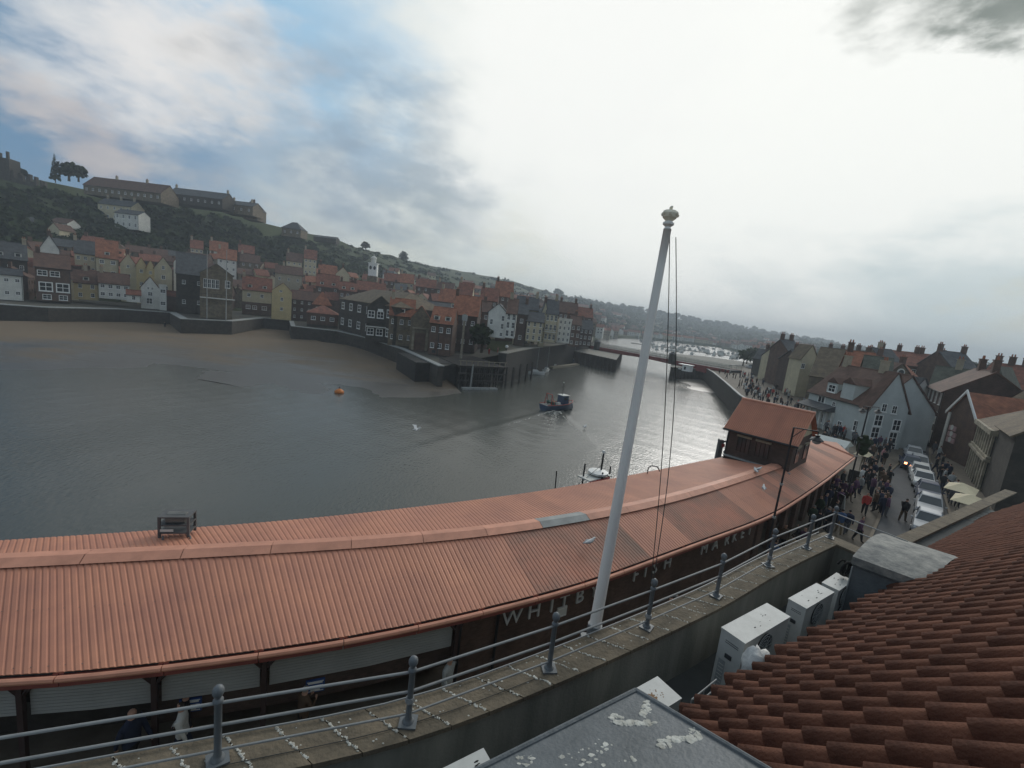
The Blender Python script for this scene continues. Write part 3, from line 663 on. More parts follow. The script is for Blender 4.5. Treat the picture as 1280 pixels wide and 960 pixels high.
eh('cream shed end with small roof behind the warehouse', (590, 381), (601, 382), 150, base=5, depth=9, wall='cream', rf='orange', roof='gable', rise=2.2, grid=(0, 0), chim=())
# white house
r_ = eh('tall white house gable facing the harbour with brown slate roof', (611, 389), (634, 393), 112, base=(620, 422), depth=11, wall='white', rf='slate', roof='gable', rise=2.2, chim=(), grid=(2, 3), wsz=(.75, 1.4), wins=[(.2, .62, .7, 1.3), (.8, .8, .7, 1.3), (.8, .48, .7, 1.3), (.78, .15, .7, .9)], name='white_house')
eh('white three storey house front with six dark sash windows', (633.5, 391), (646, 393), 111.5, base=(640, 423), depth=11, wall='white', rf='brown', rise=3.6, chim=(.3,), grid=(2, 3), wsz=(.75, 1.5), name='white_house')
eh('dark brick house between the white house and the cream lower house', (646, 391), (660, 394), 134, base=7.3, depth=9, wall='dbrick', rf='slate', rise=3, grid=(1, 2), chim=(.8,))
eh('long slate roofed cream house behind the dark brick gap', (645, 385), (673, 388), 150, base=5, depth=10, wall='cream', rf='slate', rise=4, grid=(4, 3), chim=(.9,))
eh('lower cream house with slate roof right of the brick gap', (658, 401), (680, 403), 134, base=(668, 427), depth=9, wall='cream', rf='slate', rise=2.6, grid=(3, 3), wsz=(.7, 1.3), chim=())
eh('tall cream house gable with chimney between lower cream and bay windowed house', (678, 390), (684, 391), 140, base=7.4, depth=10, wall='cream', rf='slate', rise=3, roof='gable', grid=(1, 3), chim=(.3,))
r_ = eh('four storey cream house with bays, balcony and bright rooflights', (683, 391), (698, 394), 139, base=(690, 428), depth=10, wall='cream', rf='slate', rise=4.2, grid=(3, 3), wsz=(.8, 1.7), chim=(.8,))
balcony(r_, 3.6, 3.2, 8)
eh('white flat topped tall house nearest the bridge', (699, 399), (715, 401), 146, base=(706, 429), depth=10, wall='white', roof='flat', grid=(3, 4), wsz=(.6, 1.0), chim=(.8,), name='white_house')
eh('brown brick house right of the white flat topped house', (714, 405), (727, 407), 162, base=7.4, depth=9, wall='brick', rf='brown', rise=3, grid=(2, 3), chim=(.5,))
eh('dark brick house at the left end of the swing bridge', (725, 410), (741, 413), 186, base=6.5, depth=9, wall='dbrick', rf='slate', rise=3.5, grid=(3, 3), chim=(.2,))
eh('tall brick chimneyed house behind the white flat topped house', (699, 389), (722, 393), 180, base=5, depth=9, wall='brick', rf='brown', rise=4, grid=(4, 4), chim=(.1, .9))
eh('red brick house with dormers above the left end of the bridge', (718, 394), (741, 398), 205, base=5, depth=9, wall='brick', rf='red', rise=4, grid=(3, 4), chim=(.1, .9))
# red roofs behind
SP = [((548, 375), (570, 379), 165, 'orange', 'cream', 4.5, 'orange roofed house behind the grey slate range'), ((572, 366), (590, 370), 190, 'red', 'cream', 5, 'red roofed house with pale gable above the warehouse'),
      ((600, 374), (622, 377), 170, 'red', 'brick', 4.5, 'red roofed brick house behind the narrow brick house'), ((618, 368), (640, 372), 190, 'orange', 'brick', 6, 'tall orange roof directly above the white house'),
      ((498, 377), (520, 380), 165, 'brown', 'white', 3.5, 'house with curved white gable behind the chapel front'), ((480, 350), (500, 353), 240, 'red', 'brick', 4, 'red roof to the right of the clock tower'),
      ((500, 352), (517, 355), 235, 'orange', 'cream', 4.5, 'orange roof with cream wall right of the clock tower'), ((520, 357), (545, 361), 230, 'red', 'brick', 4, 'long red roof on the rise behind the slate range'),
      ((545, 360), (566, 364), 225, 'brown', 'stone', 3.5, 'brown roofed stone house above the orange roofs'), ((380, 322), (396, 325), 255, 'red', 'cream', 5, 'red roof with pale walls high on the bank below the green slope'),
      ((358, 325), (378, 328), 250, 'brown', 'cream', 4.5, 'brown roofed house with big cream gable high in the town'), ((300, 326), (325, 330), 235, 'brown', 'stone', 4, 'brown roof behind the balconied boathouse'),
      ((262, 312), (285, 316), 235, 'orange', 'white', 5, 'white walled house with orange roof above the boathouse'), ((272, 322), (296, 326), 205, 'orange', 'white', 4.5, 'bright orange roof just above the boathouse gable'),
      ((298, 314), (318, 318), 240, 'red', 'brick', 4, 'red roof right of the white walled house on the slope'), ((238, 309), (254, 312), 225, 'red', 'cream', 4, 'red roof with small white gable left of the masts')]
for L_, R_, y_, rf_, wl_, rs_, lb_ in SP:
    eh(lb_, L_, R_, y_, H=9, depth=8, wall=wl_, rf=rf_, rise=rs_, grid=(3, 3), chim=(.1,), wsz=(.9, 1.1))
# clock tower
p = Y(466, 346, 225)
ct = empty('clock_tower', (p.x, p.y, p.z - 12), rad(8), 'white square clock tower with lantern cupola among red roofs', 'clock tower')
MB().box(-2.3, 2.3, -2.3, 2.3, 0, 12.3).build('base', M['stone'], ct)
b = MB(); b.box(-2, 2, -2, 2, 12.303, 18.2); b.box(-2.3, 2.3, -2.3, 2.3, 18.2, 18.6); b.build('tower', M['white_paint'], ct)
for x in (-.95, .95):
    q = MB(); q.lathe([(.62, 0), (.62, .1)], (0, 0, 0), 14); o = q.build('clock_face' if False else 'louvre', M['glass_dark'], ct); o.location = (x, -2.02, 16.2); o.rotation_euler = (PI / 2, 0, 0); o.scale = (1, 1.5, 1)
b = MB(); b.lathe([(1.25, 18.6), (1.25, 20.6), (1.5, 20.65), (1.5, 20.9), (.9, 21.7), (.12, 22.1), (.08, 22.9)], (0, 0, 0), 8); b.build('cupola', M['white_wall'], ct)

# ------------------------------------------------------------ hillside town: filler houses by band
rnd = random.Random(11)
taken = []
ORD = 'first second third fourth fifth sixth seventh eighth ninth tenth eleventh twelfth thirteenth fourteenth fifteenth sixteenth seventeenth eighteenth nineteenth twentieth'.split()
def tpos(px, t):
    az = AZ(px, 314.6 + 148.1 * px / 1280); d = float(np.interp(t, range(5), [np.interp(az, r[0], r[1]) for r in _rows])); return az, d * math.sin(az), d * math.cos(az)
def put(px, t, k, lab, group, walls=('brick', 'stone', 'cream', 'brick', 'buff'), roofs=('red', 'brown', 'orange', 'brown', 'slate', 'red')):
    az, x, y = tpos(px, t); wl = rnd.choice(walls); rf = rnd.choice(roofs)
    wn = {'brick': 'brick', 'stone': 'stone', 'cream': 'cream', 'buff': 'buff', 'white': 'white', 'pstone': 'pale stone'}[wl]; rn_ = {'red': 'red', 'brown': 'brown', 'orange': 'orange', 'slate': 'slate'}[rf]
    small_house((x, y, terr(x, y) - .3), -az + rnd.uniform(-.45, .45) + (PI / 2 if rnd.random() < .25 else 0), wl, rf, k, lab.format(w=wn, r=rn_), group)
for nm, t0, x0, x1, n in (('lowest left row behind the waterfront', .12, -20, 330, 16), ('second left row up the town', .45, -10, 340, 17), ('third left row up the town', .8, 20, 350, 17), ('highest left row under the woods', 1.15, 60, 380, 13),
                          ('lowest row behind the hipped hall', .15, 345, 560, 13), ('second row behind the hipped hall', .45, 345, 580, 15), ('third row around the clock tower', .8, 350, 600, 16), ('highest row below the green ridge', 1.2, 390, 620, 12),
                          ('lowest row behind the white houses', .25, 585, 735, 10), ('middle row above the white houses', .7, 580, 740, 12), ('upper row above the white houses', 1.15, 590, 745, 12)):
    for i in range(n): put(x0 + (x1 - x0) * (i + rnd.uniform(.25, .75)) / n, t0 + rnd.uniform(-.08, .1), rnd.choice((0, 1, 2, 0)), '{r} roofed {w} house, ' + ORD[i] + ' along the ' + nm, 'packed houses of the old town')
for i in range(32): put(rnd.uniform(560, 745), rnd.uniform(1.4, 2.5), rnd.choice((0, 1, 3)), 'pale house far up the green hillside beyond the old town', 'houses on the far hillside', ('cream', 'white', 'brick', 'buff'))
for i in range(6): put(rnd.uniform(480, 560), rnd.uniform(1.5, 2.2), 0, 'pale house far up the green hillside beyond the old town', 'houses on the far hillside', ('cream', 'white'))
n0 = set(o.name for o in COL.objects)
for i in range(170): put(rnd.uniform(742, 1015), rnd.uniform(.3, 2.3), rnd.choice((0, 1, 3, 3)), 'x', 'x', ('cream', 'buff', 'brick', 'white', 'stone'))
def join_far(objs, name, label):
    V, Fc, MI, mats = [], [], [], []
    for o in objs:
        mw = Matrix.Translation(o.location) @ Matrix.Rotation(o.rotation_euler.z, 4, 'Z'); n = len(V); V += [tuple(mw @ v.co) for v in o.data.vertices]
        for p in o.data.polygons:
            mm = o.data.materials[p.material_index]
            if mm not in mats: mats.append(mm)
            Fc.append([n + i for i in p.vertices]); MI.append(mats.index(mm))
        bpy.data.objects.remove(o)
    me = bpy.data.meshes.new(name); me.from_pydata(V, [], Fc)
    for mm in mats: me.materials.append(mm)
    me.polygons.foreach_set('material_index', MI); tag(link(name, me), label, 'houses', kind='stuff')
join_far([o for o in list(COL.objects) if o.name not in n0], 'distant_town', 'hazy distant town spread over the hill beyond the bridge')
for i in range(24): put(rnd.uniform(750, 890), rnd.uniform(.05, .3), rnd.choice((0, 3)), 'pale building on the far bank behind the marina', 'buildings behind the marina', ('white', 'cream', 'pstone'))
# houses at the middle of the slope on the left
house('large pale Georgian house with two wings high on the wooded slope', (122, 252), (164, 260), 228, H=8, depth=8, wall='cream', rf='slate', rise=3, grid=(5, 2), chim=(.1, .5, .9), group=HG)
house('white lower house with a row of four windows below the pale Georgian house', (143, 264), (173, 270), 221, H=7, depth=7, wall='white', rf='slate', rise=2, grid=(4, 2), wsz=(1.0, 1.6), chim=(), group=HG)
house('pale gabled cottage at the left end of the slope', (16, 280), (42, 277), 196, H=6, depth=7, wall='yellow', rf='slate', rise=3, roof='gable', grid=(2, 2), chim=(), group=HG)
house('white low wall house beside the curving steps on the slope', (62, 276), (84, 280), 200, H=4, depth=6, wall='white', rf='brown', rise=2, grid=(2, 1), chim=(), group=HG)
house('small gabled house with pale front under the slope', (60, 285), (74, 287), 190, H=6, depth=7, wall='cream', rf='brown', roof='gable', rise=2.4, grid=(1, 1), chim=(), group=HG)
# cliff top
r_ = house('very long red roofed building along the cliff top', (104, 229), (201, 243), 232, H=4.5, depth=12, wall='stone', rf='brown', rise=5, grid=(12, 1), chim=(.3, .7), name='cliff_building', cat='building')
house('long dark slate roofed building right of the red cliff top roof', (209, 240), (278, 250), 252, H=5, depth=12, wall='dstone', rf='slate', rise=4, grid=(8, 1), chim=(.02, .97), name='cliff_building', cat='building')
house('stone range with broken skyline at the end of the cliff buildings', (278, 253), (316, 259), 262, H=5, depth=10, wall='stone', rf='slate', rise=2.6, grid=(4, 1), chim=(.2, .8), name='cliff_building', cat='building')
house('gabled stone house with chimney at the cliff edge', (304, 259), (322, 263), 268, H=6, depth=9, wall='stone', rf='slate', roof='gable', rise=4, grid=(2, 1), chim=(.4,), name='cliff_building', cat='building')
house('lone dark hipped house on the brow beyond the cliff buildings', (352, 284), (376, 287), 290, H=5, depth=9, wall='stone', rf='slate', roof='hip', rise=4.5, grid=(3, 1), chim=(), name='cliff_building', cat='building')
house('low dark sheds on the brow right of the lone hipped house', (392, 295), (420, 299), 320, H=3, depth=6, wall='dstone', rf='slate', rise=1.2, grid=(0, 0), chim=(), name='cliff_building', cat='building')
# ruined abbey, left edge of the cliff top
ab = Y(2, 224, 224); root = empty('abbey_ruin', (ab.x, ab.y, ab.z - 3), rad(10), 'dark ruined abbey tower and broken walls on the skyline', 'ruin')
b = MB(); b.box(-9, 3.5, 0, 6, 0, 13)
for x in (-9, -6, -3, 0, 3): b.box(x - .4, x + .5, -.3, .6, 13, 15 + (x % 2))
b.build('tower', M['stone_dark'], root)
for k, (x, w, h) in enumerate(((3.5, 4, 8), (7.5, 3, 6.3), (10.5, 3.5, 7.2), (15.5, 2, 5.2))):
    b = MB(); b.box(x, x + w, .5, 2, 0, h * .55); b.box(x, x + w * .3, .5, 2, h * .55, h); b.box(x + w * .72, x + w, .5, 2, h * .55, h * .9); b.build('ruined_wall', M['stone_dark'], root)
# ------------------------------------------------------------ planting on the slopes
mat('leaf', (.050, .068, .026), .95, spec=.05, c2=(.028, .042, .018), scale=.08); mat('leaf_dark', (.030, .042, .022), .95, spec=.05, c2=(.018, .026, .015), scale=.1); mat('trunk', (.06, .045, .03), .9)
def bush(b, c, r, h, n, rn, m=0):
    for i in range(n):
        a = rn.uniform(0, 2 * PI); q = r * math.sqrt(rn.random()); z = h * rn.random() ** .7 * (1 - .5 * (q / r) ** 2)
        p = Vector((c[0] + q * math.cos(a), c[1] + q * math.sin(a), c[2] + z)); s = r * rn.uniform(.16, .38)
        u = Vector((rn.uniform(-1, 1), rn.uniform(-1, 1), rn.uniform(-.4, .6))).normalized() * s; w = u.cross(Vector((rn.uniform(-1, 1), rn.uniform(-1, 1), rn.uniform(-1, 1)))).normalized() * s
        b.poly([p - u - w, p + u - w * .6, p + u * .7 + w, p - u * .8 + w * .9], m)
rn = random.Random(5); b = MB()
def scat(n, x0, x1, lo, hi, r0, r1, k):
    for i in range(n):
        px = rn.uniform(x0, x1); az = AZ(px, 314.6 + 148.1 * px / 1280)
        d1 = float(np.interp(az, _rows[1][0], _rows[1][1])); d2 = float(np.interp(az, _rows[2][0], _rows[2][1])); d3 = float(np.interp(az, _rows[3][0], _rows[3][1]))
        t = rn.uniform(lo, hi); d = np.interp(t, (0, 1, 2), (d1, d2, d3)); x, y = d * math.sin(az), d * math.cos(az)
        s = max(1, d / 420); r = rn.uniform(r0, r1) * s
        if noise.noise((x * .02, y * .02, 7)) < -.15 and k: continue
        bush(b, (x, y, terr(x, y) - .4), r, r * rn.uniform(.7, 1.2), 26, rn, 0 if rn.random() < .6 else 1)
scat(800, -60, 400, .35, 1.75, 1.6, 3.6, False); scat(420, 200, 560, .8, 1.5, 1.2, 2.8, True); scat(350, -60, 420, .0, .8, 1.0, 2.2, True)
scat(700, 400, 760, .2, 1.9, 1.6, 3.5, True); scat(1500, 720, 1090, .0, 2.0, 2.0, 4.2, False); scat(300, 1060, 1280, .0, 2.0, 2.0, 4.0, True)
tag(b.build('undergrowth', [M['leaf'], M['leaf_dark']]), 'bushes and scrub covering the slopes above the town', 'bushes', kind='stuff')
def tree(px, py, d, h, r, label, conifer=False, group=None):
    p = D(px, py, d); z0 = p.z - (1.6 if d > 300 and d < 600 else 0); root = empty('tree', (p.x, p.y, z0), 0, label, 'tree', group)
    t = MB(); t.tube([(0, 0, -1), (.1, 0, h * .35), (.2, .1, h * .7)], [r * .12, r * .09, r * .03], 6)
    for k in range(4): a = k * 1.7; t.bar((.1, 0, h * (.3 + .08 * k)), (r * .6 * math.cos(a), r * .6 * math.sin(a), h * (.55 + .08 * k)), r * .04, 4)
    t.build('trunk', M['trunk'], root)
    b = MB()
    if conifer:
        for k in range(18):
            f = k / 17; bush(b, (0, 0, h * (.05 + .9 * f)), r * (1 - f * .85), h * .10, 26, rn, k % 2)
    else:
        for k in range(12):
            a, e = rn.uniform(0, 6.3), rn.uniform(-.9, 1.2); q = r * .55
            bush(b, (q * math.cos(a) * math.cos(e), q * math.sin(a) * math.cos(e), h * .5 + r * .55 * math.sin(e)), r * .5, r * .6, 40, rn, k % 2)
    b.build('crown', [M['leaf'], M['leaf_dark']], root)
tree(69, 222, 345, 13, 2.0, 'narrow dark pointed tree standing alone on the cliff top skyline', True)
tree(86, 220, 345, 7, 5, 'dark round tree on the skyline left of the red roofed range')
tree(98, 221, 345, 6, 4, 'second dark round tree next to the red roofed range')
tree(23, 222, 345, 4, 4, 'low dark tree beside the abbey ruin on the skyline')
tree(457, 312, 475, 9, 4.5, 'single round dark tree alone on the open ridge')
tree(505, 323, 560, 6, 6, 'low bushy tree on the ridge right of the lone tree')
tree(696, 369, 1100, 12, 9, 'tree clump on the far ridge above the white houses')
tree(700, 371, 1100, 14, 8, 'taller tree clump on the far ridge above the bridge end houses')
tree(602, 436, 112, 5, 3.4, 'leafy green tree beside the left face of the white house')
rt = random.Random(3)
for i in range(44):
    px = 780 + i * 7.2 + rt.uniform(-3, 3); sk = float(np.interp(px, [700, 760, 830, 900, 960, 1000, 1080, 1130], [369, 382, 396, 408, 419, 425, 441, 450]))
    dd = float(np.interp(px, [760, 900, 1000, 1100], [1350, 1750, 1900, 1500]))
    tree(px, sk + 1, dd, rt.uniform(9, 17), rt.uniform(8, 15), 'tree in the line along the far wooded skyline', group='trees along the far skyline')

# ------------------------------------------------------------ timber jetty
def P0(px, py, z=0): return G(px, py, z)
a_, b_ = G(572, 484, 0), G(627, 485, 0); u_ = (b_ - a_).normalized(); n_ = Vector((-u_.y, u_.x, 0)); Lj = (b_ - a_).length
root = empty('timber_jetty', (a_.x, a_.y, 0), math.atan2(u_.y, u_.x), 'old dark timber jetty on rows of piles at the end of the quay', 'jetty')
for i in range(8):
    for j in range(5):
        b = MB().tube([(i * Lj / 7, j * 4.2, -1.5), (i * Lj / 7 + .05, j * 4.2, 4.4)], .24, 7); b.build('pile', M['wood_dark'], root)
for j in range(5): MB().box(-.4, Lj + .4, j * 4.2 - .2, j * 4.2 + .2, 4.4, 4.75).build('beam', M['wood_dark'], root)
for z in (1.4, 3.0): MB().box(-.4, Lj + .4, -.42, -.26, z, z + .3).build('waling', M['wood_dark'], root)
for i in range(7):
    MB().bar((i * Lj / 7, -.3, .6), ((i + 1) * Lj / 7, -.3, 4.2), .1, 4).build('brace', M['wood_dark'], root)
n = 44
pl = MB().box(0, (Lj + 1) / n - .04, -.6, 17.6, 4.753, 4.85).mesh('deck_board', M['wood_pale' if False else 'wood_dark'])
for i in range(n): link('deck_board', pl, root, (-.5 + i * (Lj + 1) / n, rt.uniform(-.1, .1), rt.uniform(-.01, .02)))
for i in range(9):
    MB().box(i * Lj / 8 - .07, i * Lj / 8 + .07, -.5, -.36, 4.86, 5.8).build('rail_post', M['wood_pale'], root)
MB().box(-.4, Lj + .4, -.52, -.34, 5.8, 5.92).build('handrail', M['wood_pale'], root)
MB().bar((Lj * .27, -.5, 5.2), (Lj * .25, -.6, 0), .17, 6).build('ladder_post', M['trim_grey'], root)
b = MB().box(-9, 0, 2, 17, -1.5, 4.74); b.build('abutment', M['stone_darker'], root)
r2 = empty('floating_pontoon', tuple(G(577, 486, .05)), math.atan2(u_.y, u_.x), 'narrow grey floating pontoon in front of the timber jetty', 'pontoon')
for k in range(4): MB().box(k * 2.1 + .03, k * 2.1 + 2.03, -.6, .5, -.15, .32).build('float', M['trim_grey'], r2)
c_ = G(664, 471, 0)
for i in range(9):
    t = (i + .6) / 9; p = b_.lerp(c_, t); q = p - n_ * (.6 + 1.2 * (i % 2))
    o = MB().tube([(0, 0, -1.5), (rt.uniform(-.15, .15), 0, 4.6 + rt.uniform(-.5, .3))], [.24, .2], 7).build('mooring_pile', M['wood_dark'], loc=(q.x, q.y, 0))
    tag(o, 'dark timber mooring pile in the line between jetty and small yachts', 'pile', 'mooring piles right of the jetty')
# pale pontoon and small yachts
a2, b2 = G(688, 460, .1), G(722, 456, .1); u2 = (b2 - a2).normalized()
r2 = empty('floating_pontoon', tuple(a2), math.atan2(u2.y, u2.x), 'pale beige floating pontoon left of the swing bridge', 'pontoon'); L2 = (b2 - a2).length
for k in range(8): MB().box(k * L2 / 8 + .05, (k + 1) * L2 / 8 - .03, -.9, .9, -.15, .45).build('float', M['wood_pale'], r2)
mat('hull_white', (.55, .56, .54), .35, .08, coat=.3); mat('hull_blue', (.03, .06, .11), .4, .15, coat=.2); mat('red_paint', (.32, .04, .03), .5, .2); mat('deck_grey', (.16, .16, .15), .8); mat('hull_green', (.03, .08, .06), .5); mat('orange_paint', (.55, .17, .03), .5)
def hull(b, L, W, H, m=0, n=9, dr=.35, deckm=1, tr=.75):
    """boat hull along +x (bow), closed, with sheer and deck"""
    base = len(b.v); secs = []
    for i in range(n):
        t = i / (n - 1); x = (t - .5) * L; w = W / 2 * (1 - max(0, (t - .45) / .55) ** 2.2) * (tr + (1 - tr) * min(1, t / .35)); w = max(w, .02)
        zt = H * (1 + .35 * max(0, t - .3) ** 1.5)
        secs.append([(x, -w, zt), (x + (.04 * L if t > .9 else 0), -w * .8, H * .35), (x, -w * .25, -dr), (x, w * .25, -dr), (x, w * .8, H * .35), (x, w, zt)])
    for s_ in secs: b.v += s_
    for i in range(n - 1):
        for k in range(5): a = base + i * 6 + k; b.face((a, a + 6, a + 7, a + 1), m)
        a = base + i * 6; b.face((a + 5, a + 11, a + 6, a), deckm)
    b.face([base + k for k in range(6)], m); b.face([base + (n - 1) * 6 + k for k in reversed(range(6))], m)
def yacht(loc, rz, label, L=7, mast=8, group=None, hm='hull_white'):
    r = empty('sailing_boat', loc, rz, label, 'boat', group)
    b = MB(); hull(b, L, L * .32, .9); b.build('hull', [M[hm], M['deck_grey']], r)
    b = MB(); b.hexa([(-.22 * L, -.5, .9), (.18 * L, -.4, .95), (.18 * L, .4, .95), (-.22 * L, .5, .9)], [(-.2 * L, -.42, 1.5), (.1 * L, -.32, 1.4), (.1 * L, .32, 1.4), (-.2 * L, .42, 1.5)]); b.build('cabin', M['hull_white'], r)
    if mast:
        MB().tube([(.05 * L, 0, .9), (.05 * L, 0, mast)], [.07, .05], 5).build('mast', M['trim_grey'], r)
        MB().bar((.05 * L, 0, 1.9), (-.38 * L, 0, 1.8), .09, 5).build('boom', M['hull_blue'], r)
    return r
p = G(669, 468, 0); yacht(p, .3, 'small white yacht moored nearest the dark mooring piles', 5.5, 8)
p = G(683, 465, 0); yacht(p, 1.2, 'white yacht moored at the left end of the beige pontoon', 5, 9)
p = G(690, 457, 0); yacht(p, 1.9, 'white motor boat with raised cover beside the beige pontoon', 5, 0)
p = G(658, 462, 0); yacht(p, .8, 'small boat with a mast close under the quay wall', 5, 9, hm='hull_blue')
p = G(716, 452, 0); yacht(p, .2, 'dark yacht with a bare mast moored behind the beige pontoon', 6, 11, hm='hull_blue')
# orange buoy boat on the calm water, left
p = G(424, 491, 0); r_ = empty('buoy', p, 0, 'round orange buoy floating alone off the sands', 'buoy')
MB().lathe([(.3, -.3), (.75, -.1), (.8, .3), (.45, .6), (.12, .75)], (0, 0, 0), 14).build('float', M['orange_paint'], r_, smooth=True); MB().tube([(0, 0, .7), (0, 0, 1.1)], .09, 6).build('ring_post', M['black_metal'], r_)

# ------------------------------------------------------------ swing bridge
mat('bridge_red', (.20, .035, .030), .6, .25, .5); mat('bridge_cream', (.45, .43, .36), .6)
A_, B_ = G(724, 429.5, 5.9), G(912, 463, 5.9); ub = (B_ - A_).normalized(); Lb = (B_ - A_).length
br = empty('swing_bridge', (A_.x, A_.y, 0), math.atan2(ub.y, ub.x), 'low red swing bridge crossing the river between two dark piers', 'bridge')
MB().box(0, Lb, 0, 8, 5.3, 5.9).build('deck', M['asphalt'], br)
for y0, y1 in ((-.35, 0), (8, 8.35)):
    g = MB(); n = 24
    for i in range(n):
        x0, x1 = Lb * i / n, Lb * (i + 1) / n; f = lambda x: 4.7 - 1.9 * (abs(x / Lb * 2 - 1) ** 1.6)
        g.hexa([(x0, y0, f(x0)), (x1, y0, f(x1)), (x1, y1, f(x1)), (x0, y1, f(x0))], [(x0, y0, 6.0), (x1, y0, 6.0), (x1, y1, 6.0), (x0, y1, 6.0)])
    go = g.build('girder', M['bridge_red'], br)
    for i in range(25): MB().box(Lb * i / 24 - .08, Lb * i / 24 + .08, y0 - .1 if y0 < 0 else y1, y0 if y0 < 0 else y1 + .1, 5.3, 5.95).build('stiffener', M['bridge_red'], go)
    yy = (y0 + y1) / 2
    for i in range(40): MB().box(Lb * i / 39 - .05, Lb * i / 39 + .05, yy - .07, yy + .07, 6.0, 7.4).build('rail_post', M['bridge_cream'], br)
    for z in (6.25, 6.55, 6.85, 7.2): MB().box(0, Lb, yy - .05, yy + .05, z, z + .15).build('handrail', M['bridge_cream'], br)
for t in (.17, .70):
    k = empty('control_hut' if False else 'bridge_hut', (0, 0, 0)); k.parent = br
    MB().box(Lb * t - .9, Lb * t + .9, -2.2, -.36, 4.6, 8.3).build('hut_wall', M['wood_dark'], k); MB().hexa([(Lb * t - 1.2, -2.5, 8.3), (Lb * t + 1.2, -2.5, 8.3), (Lb * t + 1.2, -.1, 8.3), (Lb * t - 1.2, -.1, 8.3)], [(Lb * t - .1, -1.4, 9.3), (Lb * t + .1, -1.4, 9.3), (Lb * t + .1, -1.2, 9.3), (Lb * t - .1, -1.2, 9.3)]).build('hut_roof', M['slate'], k)
def pier(label, pts, z, m='wood_dark'):
    P = [G(x, y, 0) for x, y in pts]; c = sum(P, Vector()) / len(P); r = empty('bridge_pier', (c.x, c.y, 0), 0, label, 'pier')
    b = MB(); b.hexa([(p.x - c.x, p.y - c.y, -1.5) for p in P], [(p.x - c.x, p.y - c.y, z) for p in P]); b.build('pier_body', M['stone_dark'], r)
    for i in range(len(P) - 1):
        L_ = (P[i + 1] - P[i]).length; n = max(2, int(L_ / 1.8)); uu = (P[i + 1] - P[i]) / n; nn = Vector((uu.y, -uu.x, 0)).normalized() * .2
        for k in range(n + 1): q = P[i] + uu * k - c + nn; MB().tube([(q.x, q.y, -1), (q.x, q.y, z + .25)], .19, 5).build('fender_post', M[m], r)
    q0 = [(p.x - c.x, p.y - c.y) for p in P]
    b = MB(); b.hexa([(x * 1.01, y * 1.01, z + .003) for x, y in q0], [(x * 1.01, y * 1.01, z + .22) for x, y in q0]); b.build('coping', M['concrete'], r); return r
pier('long dark timber faced pier under the left end of the bridge', [(716, 452), (768, 465), (776, 450), (742, 438)], 4.3)
pier('dark timber faced pier under the right end of the bridge', [(836, 474), (880, 476), (960, 490), (980, 470), (880, 455), (841, 452)], 4.2)
p = G(858, 464, 4.42); r_ = empty('white_hut', p, math.atan2(ub.y, ub.x) + .1, 'small white hut with a railed platform on the right bridge pier', 'hut')
MB().box(-1.2, 1.6, -1, 1, 0, 2.0).build('wall', M['white_paint'], r_); MB().box(-2.6, 1.9, -1.2, 1.2, 2.003, 2.2).build('roof', M['white_paint'], r_); MB().box(-.5, .1, -1.05, -1.001, .5, 1.5).build('window', M['glass_dark'], r_); MB().box(-2.5, -1.5, -1.1, -1, .3, .7).build('life_ring_box', M['white_paint'], r_)
p = G(926, 487, .4); yacht(p, 2.6, 'small white dinghy lying on the mud below the right bank', 3.5, 0)
# marina beyond the bridge
rm = random.Random(21)
yp = None
def marina(n, x0, x1, ya, yb, lab, grp, mast):
    b = MB(); hull(b, 9, 3, 1.1)
    b.hexa([(-2.2, -.9, 1.1), (2, -.7, 1.1), (2, .7, 1.1), (-2.2, .9, 1.1)], [(-2, -.8, 2), (1.4, -.6, 1.9), (1.4, .6, 1.9), (-2, .8, 2)], 0)
    if mast: b.tube([(.5, 0, 1), (.5, 0, 12)], .12, 4, 2)
    me = b.mesh('moored_boat', [M['white_wall'] if mast else M['trim_grey'], M['deck_grey'], M['trim_grey']])
    for i in range(n):
        px = rm.uniform(x0, x1); t = (px - x0) / (x1 - x0); py = ya + (yb - ya) * t + rm.uniform(-3.5, 3.5)
        tag(link('moored_boat', me, None, G(px, py, 0), rm.uniform(-.4, .4) + 1.2), lab, 'boat', grp)
marina(62, 800, 968, 432, 452, 'white moored yacht in the marina beyond the bridge', 'yachts in the marina', True); marina(50, 800, 966, 427, 448, 'white motor boat moored in the marina beyond the bridge', 'motor boats in the marina', False)
b = MB().box(-45, 45, -1.3, 1.3, -.3, .6)
for px, py in ((850, 437), (905, 444)): tag(b.build('marina_pontoon', M['concrete'], loc=G(px, py, 0), rz=-.35), 'long pale pontoon of the marina, ' + ('nearer the bridge hut' if px == 850 else 'nearer the right bank'), 'pontoon')

# ------------------------------------------------------------ west side street
for i in range(16):
    px = 915 + i * 5.6; d_ = 226 + (i % 4) * 22 + i * 1.5; az = AZ(px, 440); x_, y_ = d_ * math.sin(az) + 6, d_ * math.cos(az)
    root = empty('tree', (x_, y_, 5), 0, ORD[i] + ' dark tree from the left along the right bank past the bridge', 'tree', 'trees on the right bank past the bridge')
    MB().tube([(0, 0, -.2), (.1, 0, 3.4)], [.35, .2], 6).build('trunk', M['trunk'], root); b = MB()
    for k in range(7): a = k * 2.4; bush(b, (1.3 * math.cos(a), 1.3 * math.sin(a), 2.4 + .5 * k), 1.9, 1.9, 26, rn, k % 2)
    b.build('crown', [M['leaf'], M['leaf_dark']], root)
WG = 'buildings along the street'
def wh(label, L, R, y, y2=None, **k): k.setdefault('group', WG); k.setdefault('base', 5); return house(label, L, R, y, y2, **k)
